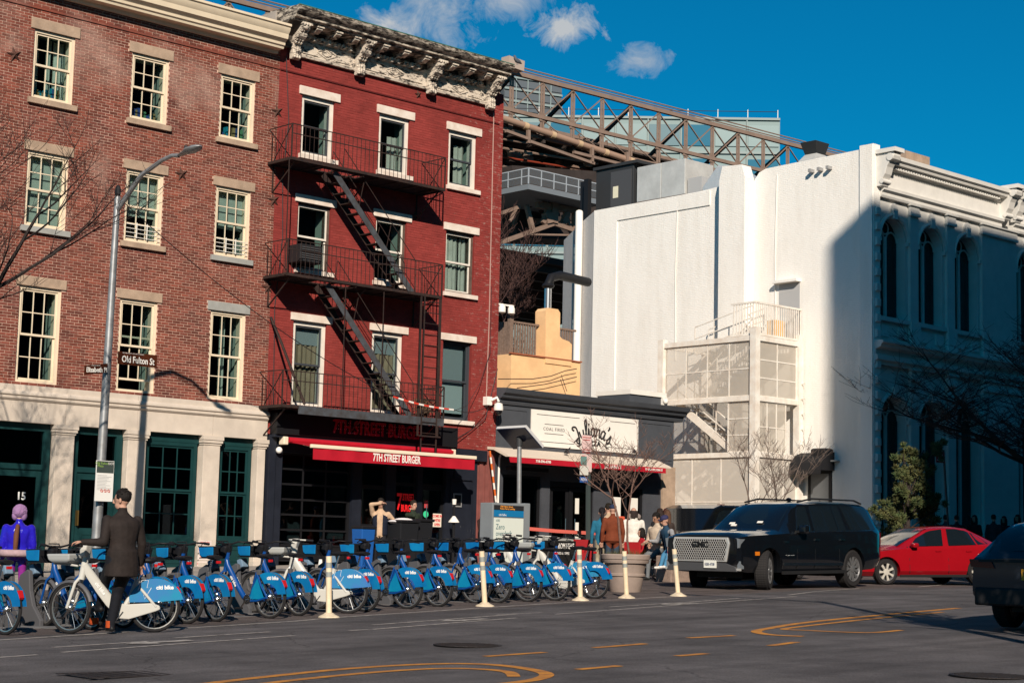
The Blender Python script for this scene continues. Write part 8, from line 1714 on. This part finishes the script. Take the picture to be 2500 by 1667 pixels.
# saplings in the planter
for i, (dx, seed, r, ln, h) in enumerate(((-.10, 3, .033, (-.06, 0), 2.9), (.14, 8, .026, (.03, .02), 2.7))): bare_tree('planter_sapling', ('slender bare sapling with pink bark in the round planter, the left one', 'slender bare sapling with pink bark in the round planter, the right one')[i], (PP.x+dx, PP.y+.12, PP.z+.70), h, seed, r, barkp, lean=ln, levels=4, spread=.62, kids=3, trunkf=.55, twig=.0042, ratio=.60, up=.10, group='planter saplings')
# two small bare trees before the stair tower
for i, (px, seed, ln) in enumerate(((1858, 21, (-.32, .05)), (1893, 29, (.12, 0)))):
    c = onY(px, 1300, -2.0); bare_tree('small_bare_tree', ('small bare tree leaning left before the stair tower', 'small bare tree with upright twigs before the stair tower')[i], (c.x, -2.0, zg(c.x, -2)), 4.6, seed, .05, barkg, lean=ln, levels=5, spread=.55, kids=2, trunkf=.40, twig=.006, ratio=.70, up=.10, group='small bare trees by the stair tower')
# big dark tree at the right
c = onY(2585, 1330, -5.0); bare_tree('large_bare_tree', 'large dark bare tree spreading over the shaded white facade at right', (c.x, -5.0, zg(c.x, -5)), 11.0, 44, .28, bark, lean=(-.22, -.20), levels=6, spread=.66, kids=3, trunkf=.36, twig=.008, ratio=.74, up=.04)
# reddish tree behind the yellow house
c = onY(1262, 800, 24.0); bare_tree('back_garden_tree', 'reddish bare tree in the gap behind the ochre house', (c.x, 24.0, 3.0), 17.0, 5, .16, barkr, levels=6, spread=.5, kids=3, trunkf=.42, twig=.012, ratio=.68)
# conifer: shaggy juniper
JP = onY(2215, 1310, -6.2); JP.z = zg(JP.x, -6.2); JT = thing('juniper', 'shaggy green juniper with leaning top behind the red sedan', 'tree', JP); rr = random.Random(4)
tk = MB().path([JP, JP+Vector((.05, 0, 1.2)), JP+Vector((.0, 0, 2.2)), JP+Vector((.25, 0, 3.1)), JP+Vector((.9, 0, 3.75))], [.09, .08, .06, .04, .015], 8); tk.build('trunk', bark, JT, smooth=60)
def leafclump(b, c, r, n, size):
    for k in range(n):
        d = Vector((rr.gauss(0, 1), rr.gauss(0, 1), rr.gauss(0, 1))).normalized(); p = c+Vector((d.x*r.x, d.y*r.y, d.z*r.z))*rr.uniform(.35, 1.0); u = (d+Vector((rr.uniform(-.6, .6), rr.uniform(-.6, .6), rr.uniform(.0, .9)))).normalized()*size*rr.uniform(.7, 1.4); s = u.cross(Vector((rr.uniform(-1, 1), rr.uniform(-1, 1), rr.uniform(-1, 1)))).normalized()*size*.22
        b.add([p-s, p+s, p+u+s*.3, p+u-s*.3], [(0, 1, 2, 3)])
fol = MB(); lim = MB()
for (px, py, rx) in ((2180, 1262, .32), (2150, 1240, .22), (2205, 1270, .36), (2250, 1262, .36), (2275, 1250, .26), (2215, 1235, .34), (2240, 1222, .34), (2272, 1206, .24), (2200, 1210, .22), (2225, 1192, .30), (2205, 1170, .20), (2245, 1170, .26), (2218, 1140, .24), (2205, 1108, .16), (2245, 1145, .2), (2262, 1128, .18), (2232, 1115, .18), (2285, 1105, .18), (2298, 1088, .16), (2210, 1128, .2), (2190, 1245, .3)):
    p = onY(px, py, JP.y+rr.uniform(-.35, .35)); [leafclump(fol, p+Vector((rr.gauss(0, .95)*rx, rr.gauss(0, .8)*rx, rr.gauss(0, .8)*rx)), Vector((rx, rx, rx))*rr.uniform(.22, .5), int(460*rx), .08) for _ in range(8)]; lim.path([JP+Vector((0, 0, max(.6, (p.z-JP.z)*.7))), p], [.03, .012], 5)
fol.build('foliage', mat('juniper_green', (.045, .075, .028), .8, rgb2=(.13, .115, .045), vs_=3.5, rand=.35, island=True), JT, kind='stuff'); lim.build('limbs', bark, JT)
# red no-standing sign on a leaning pole
A = onY(2322, 1300, -5.6); A.z = zg(A.x, -5.6); B2 = onY(2303, 1098, -5.6); t = thing('no_standing_sign', 'red no-standing sign on a leaning thin post by the juniper', 'sign', A)
MB().bar(A, B2, .06, .04, (0, 1, 0)).build('post', gp, t); s0, s1 = onY(2285, 1101, -5.66), onY(2306, 1130, -5.66); sg = MB().box(s0.x, s1.x, -5.67, -5.66, s1.z, s0.z).build('sign_face', mat('sign_red_face', (.42, .03, .035), .5), t)
text('sign_print', 'NO', .13, sgn_w, t, ((s0.x+s1.x)/2, -5.675, s0.z-.10), ext=.001, off=.003); text('sign_print', 'STANDING', .075, sgn_w, t, ((s0.x+s1.x)/2, -5.675, s0.z-.21), ext=.001, off=.002, sx=.75)
MB().box(s0.x+.04, s1.x-.04, -5.674, -5.67, s1.z+.06, s1.z+.09).build('sign_arrow', sgn_w, t)
# lamp post on the near pavement, out of frame; its shadow falls across the road
LB = Vector((16.9, -27.9, zr(16.9))); t = thing('near_street_lamp', 'street lamp on the near pavement outside the frame', 'street lamp', LB)
MB().path([LB, LB+Vector((0, 0, 8.6))], [.12, .07], 8).build('pole', steel, t); MB().path([LB+Vector((0, 0, 8.4)), LB+Vector((-.3, 1.0, 9.0)), LB+Vector((-.5, 2.2, 9.2))], [.05, .045, .04], 6).build('arm', steel, t); MB().ell(LB+Vector((-.55, 2.5, 9.2)), (.14, .38, .08), 10, 6).build('luminaire', steel, t)
c = LB+Vector((1.0, .5, 0)); bare_tree('near_street_tree', 'bare street tree on the near pavement outside the frame', (c.x, c.y, zr(c.x)), 6.4, 61, .14, bark, lean=(.08, .0), levels=5, spread=.45, kids=3, trunkf=.42, twig=.014, ratio=.66)
# pigeon on the cornice of the red building
c = onY(1253, 152, -.9); c = Vector((32.95, -.72, 15.30)); t = thing('pigeon', 'grey pigeon perched on the right end of the ornate cornice', 'pigeon', c)
MB().path([c+Vector((.16, 0, .07)), c+Vector((.08, 0, .10)), c+Vector((-.02, 0, .12)), c+Vector((-.09, 0, .17)), c+Vector((-.11, 0, .23)), c+Vector((-.13, 0, .25))], [.015, .05, .065, .045, .034, .02], 9).path([c+Vector((-.14, 0, .245)), c+Vector((-.175, 0, .235))], [.01, .004], 5).tube(c+Vector((0, .02, 0)), c+Vector((0, .02, .07)), .006, 5).tube(c+Vector((0, -.02, 0)), c+Vector((0, -.02, .07)), .006, 5).build('body', mat('pigeon_grey', (.10, .11, .13), .7), t, smooth=60)
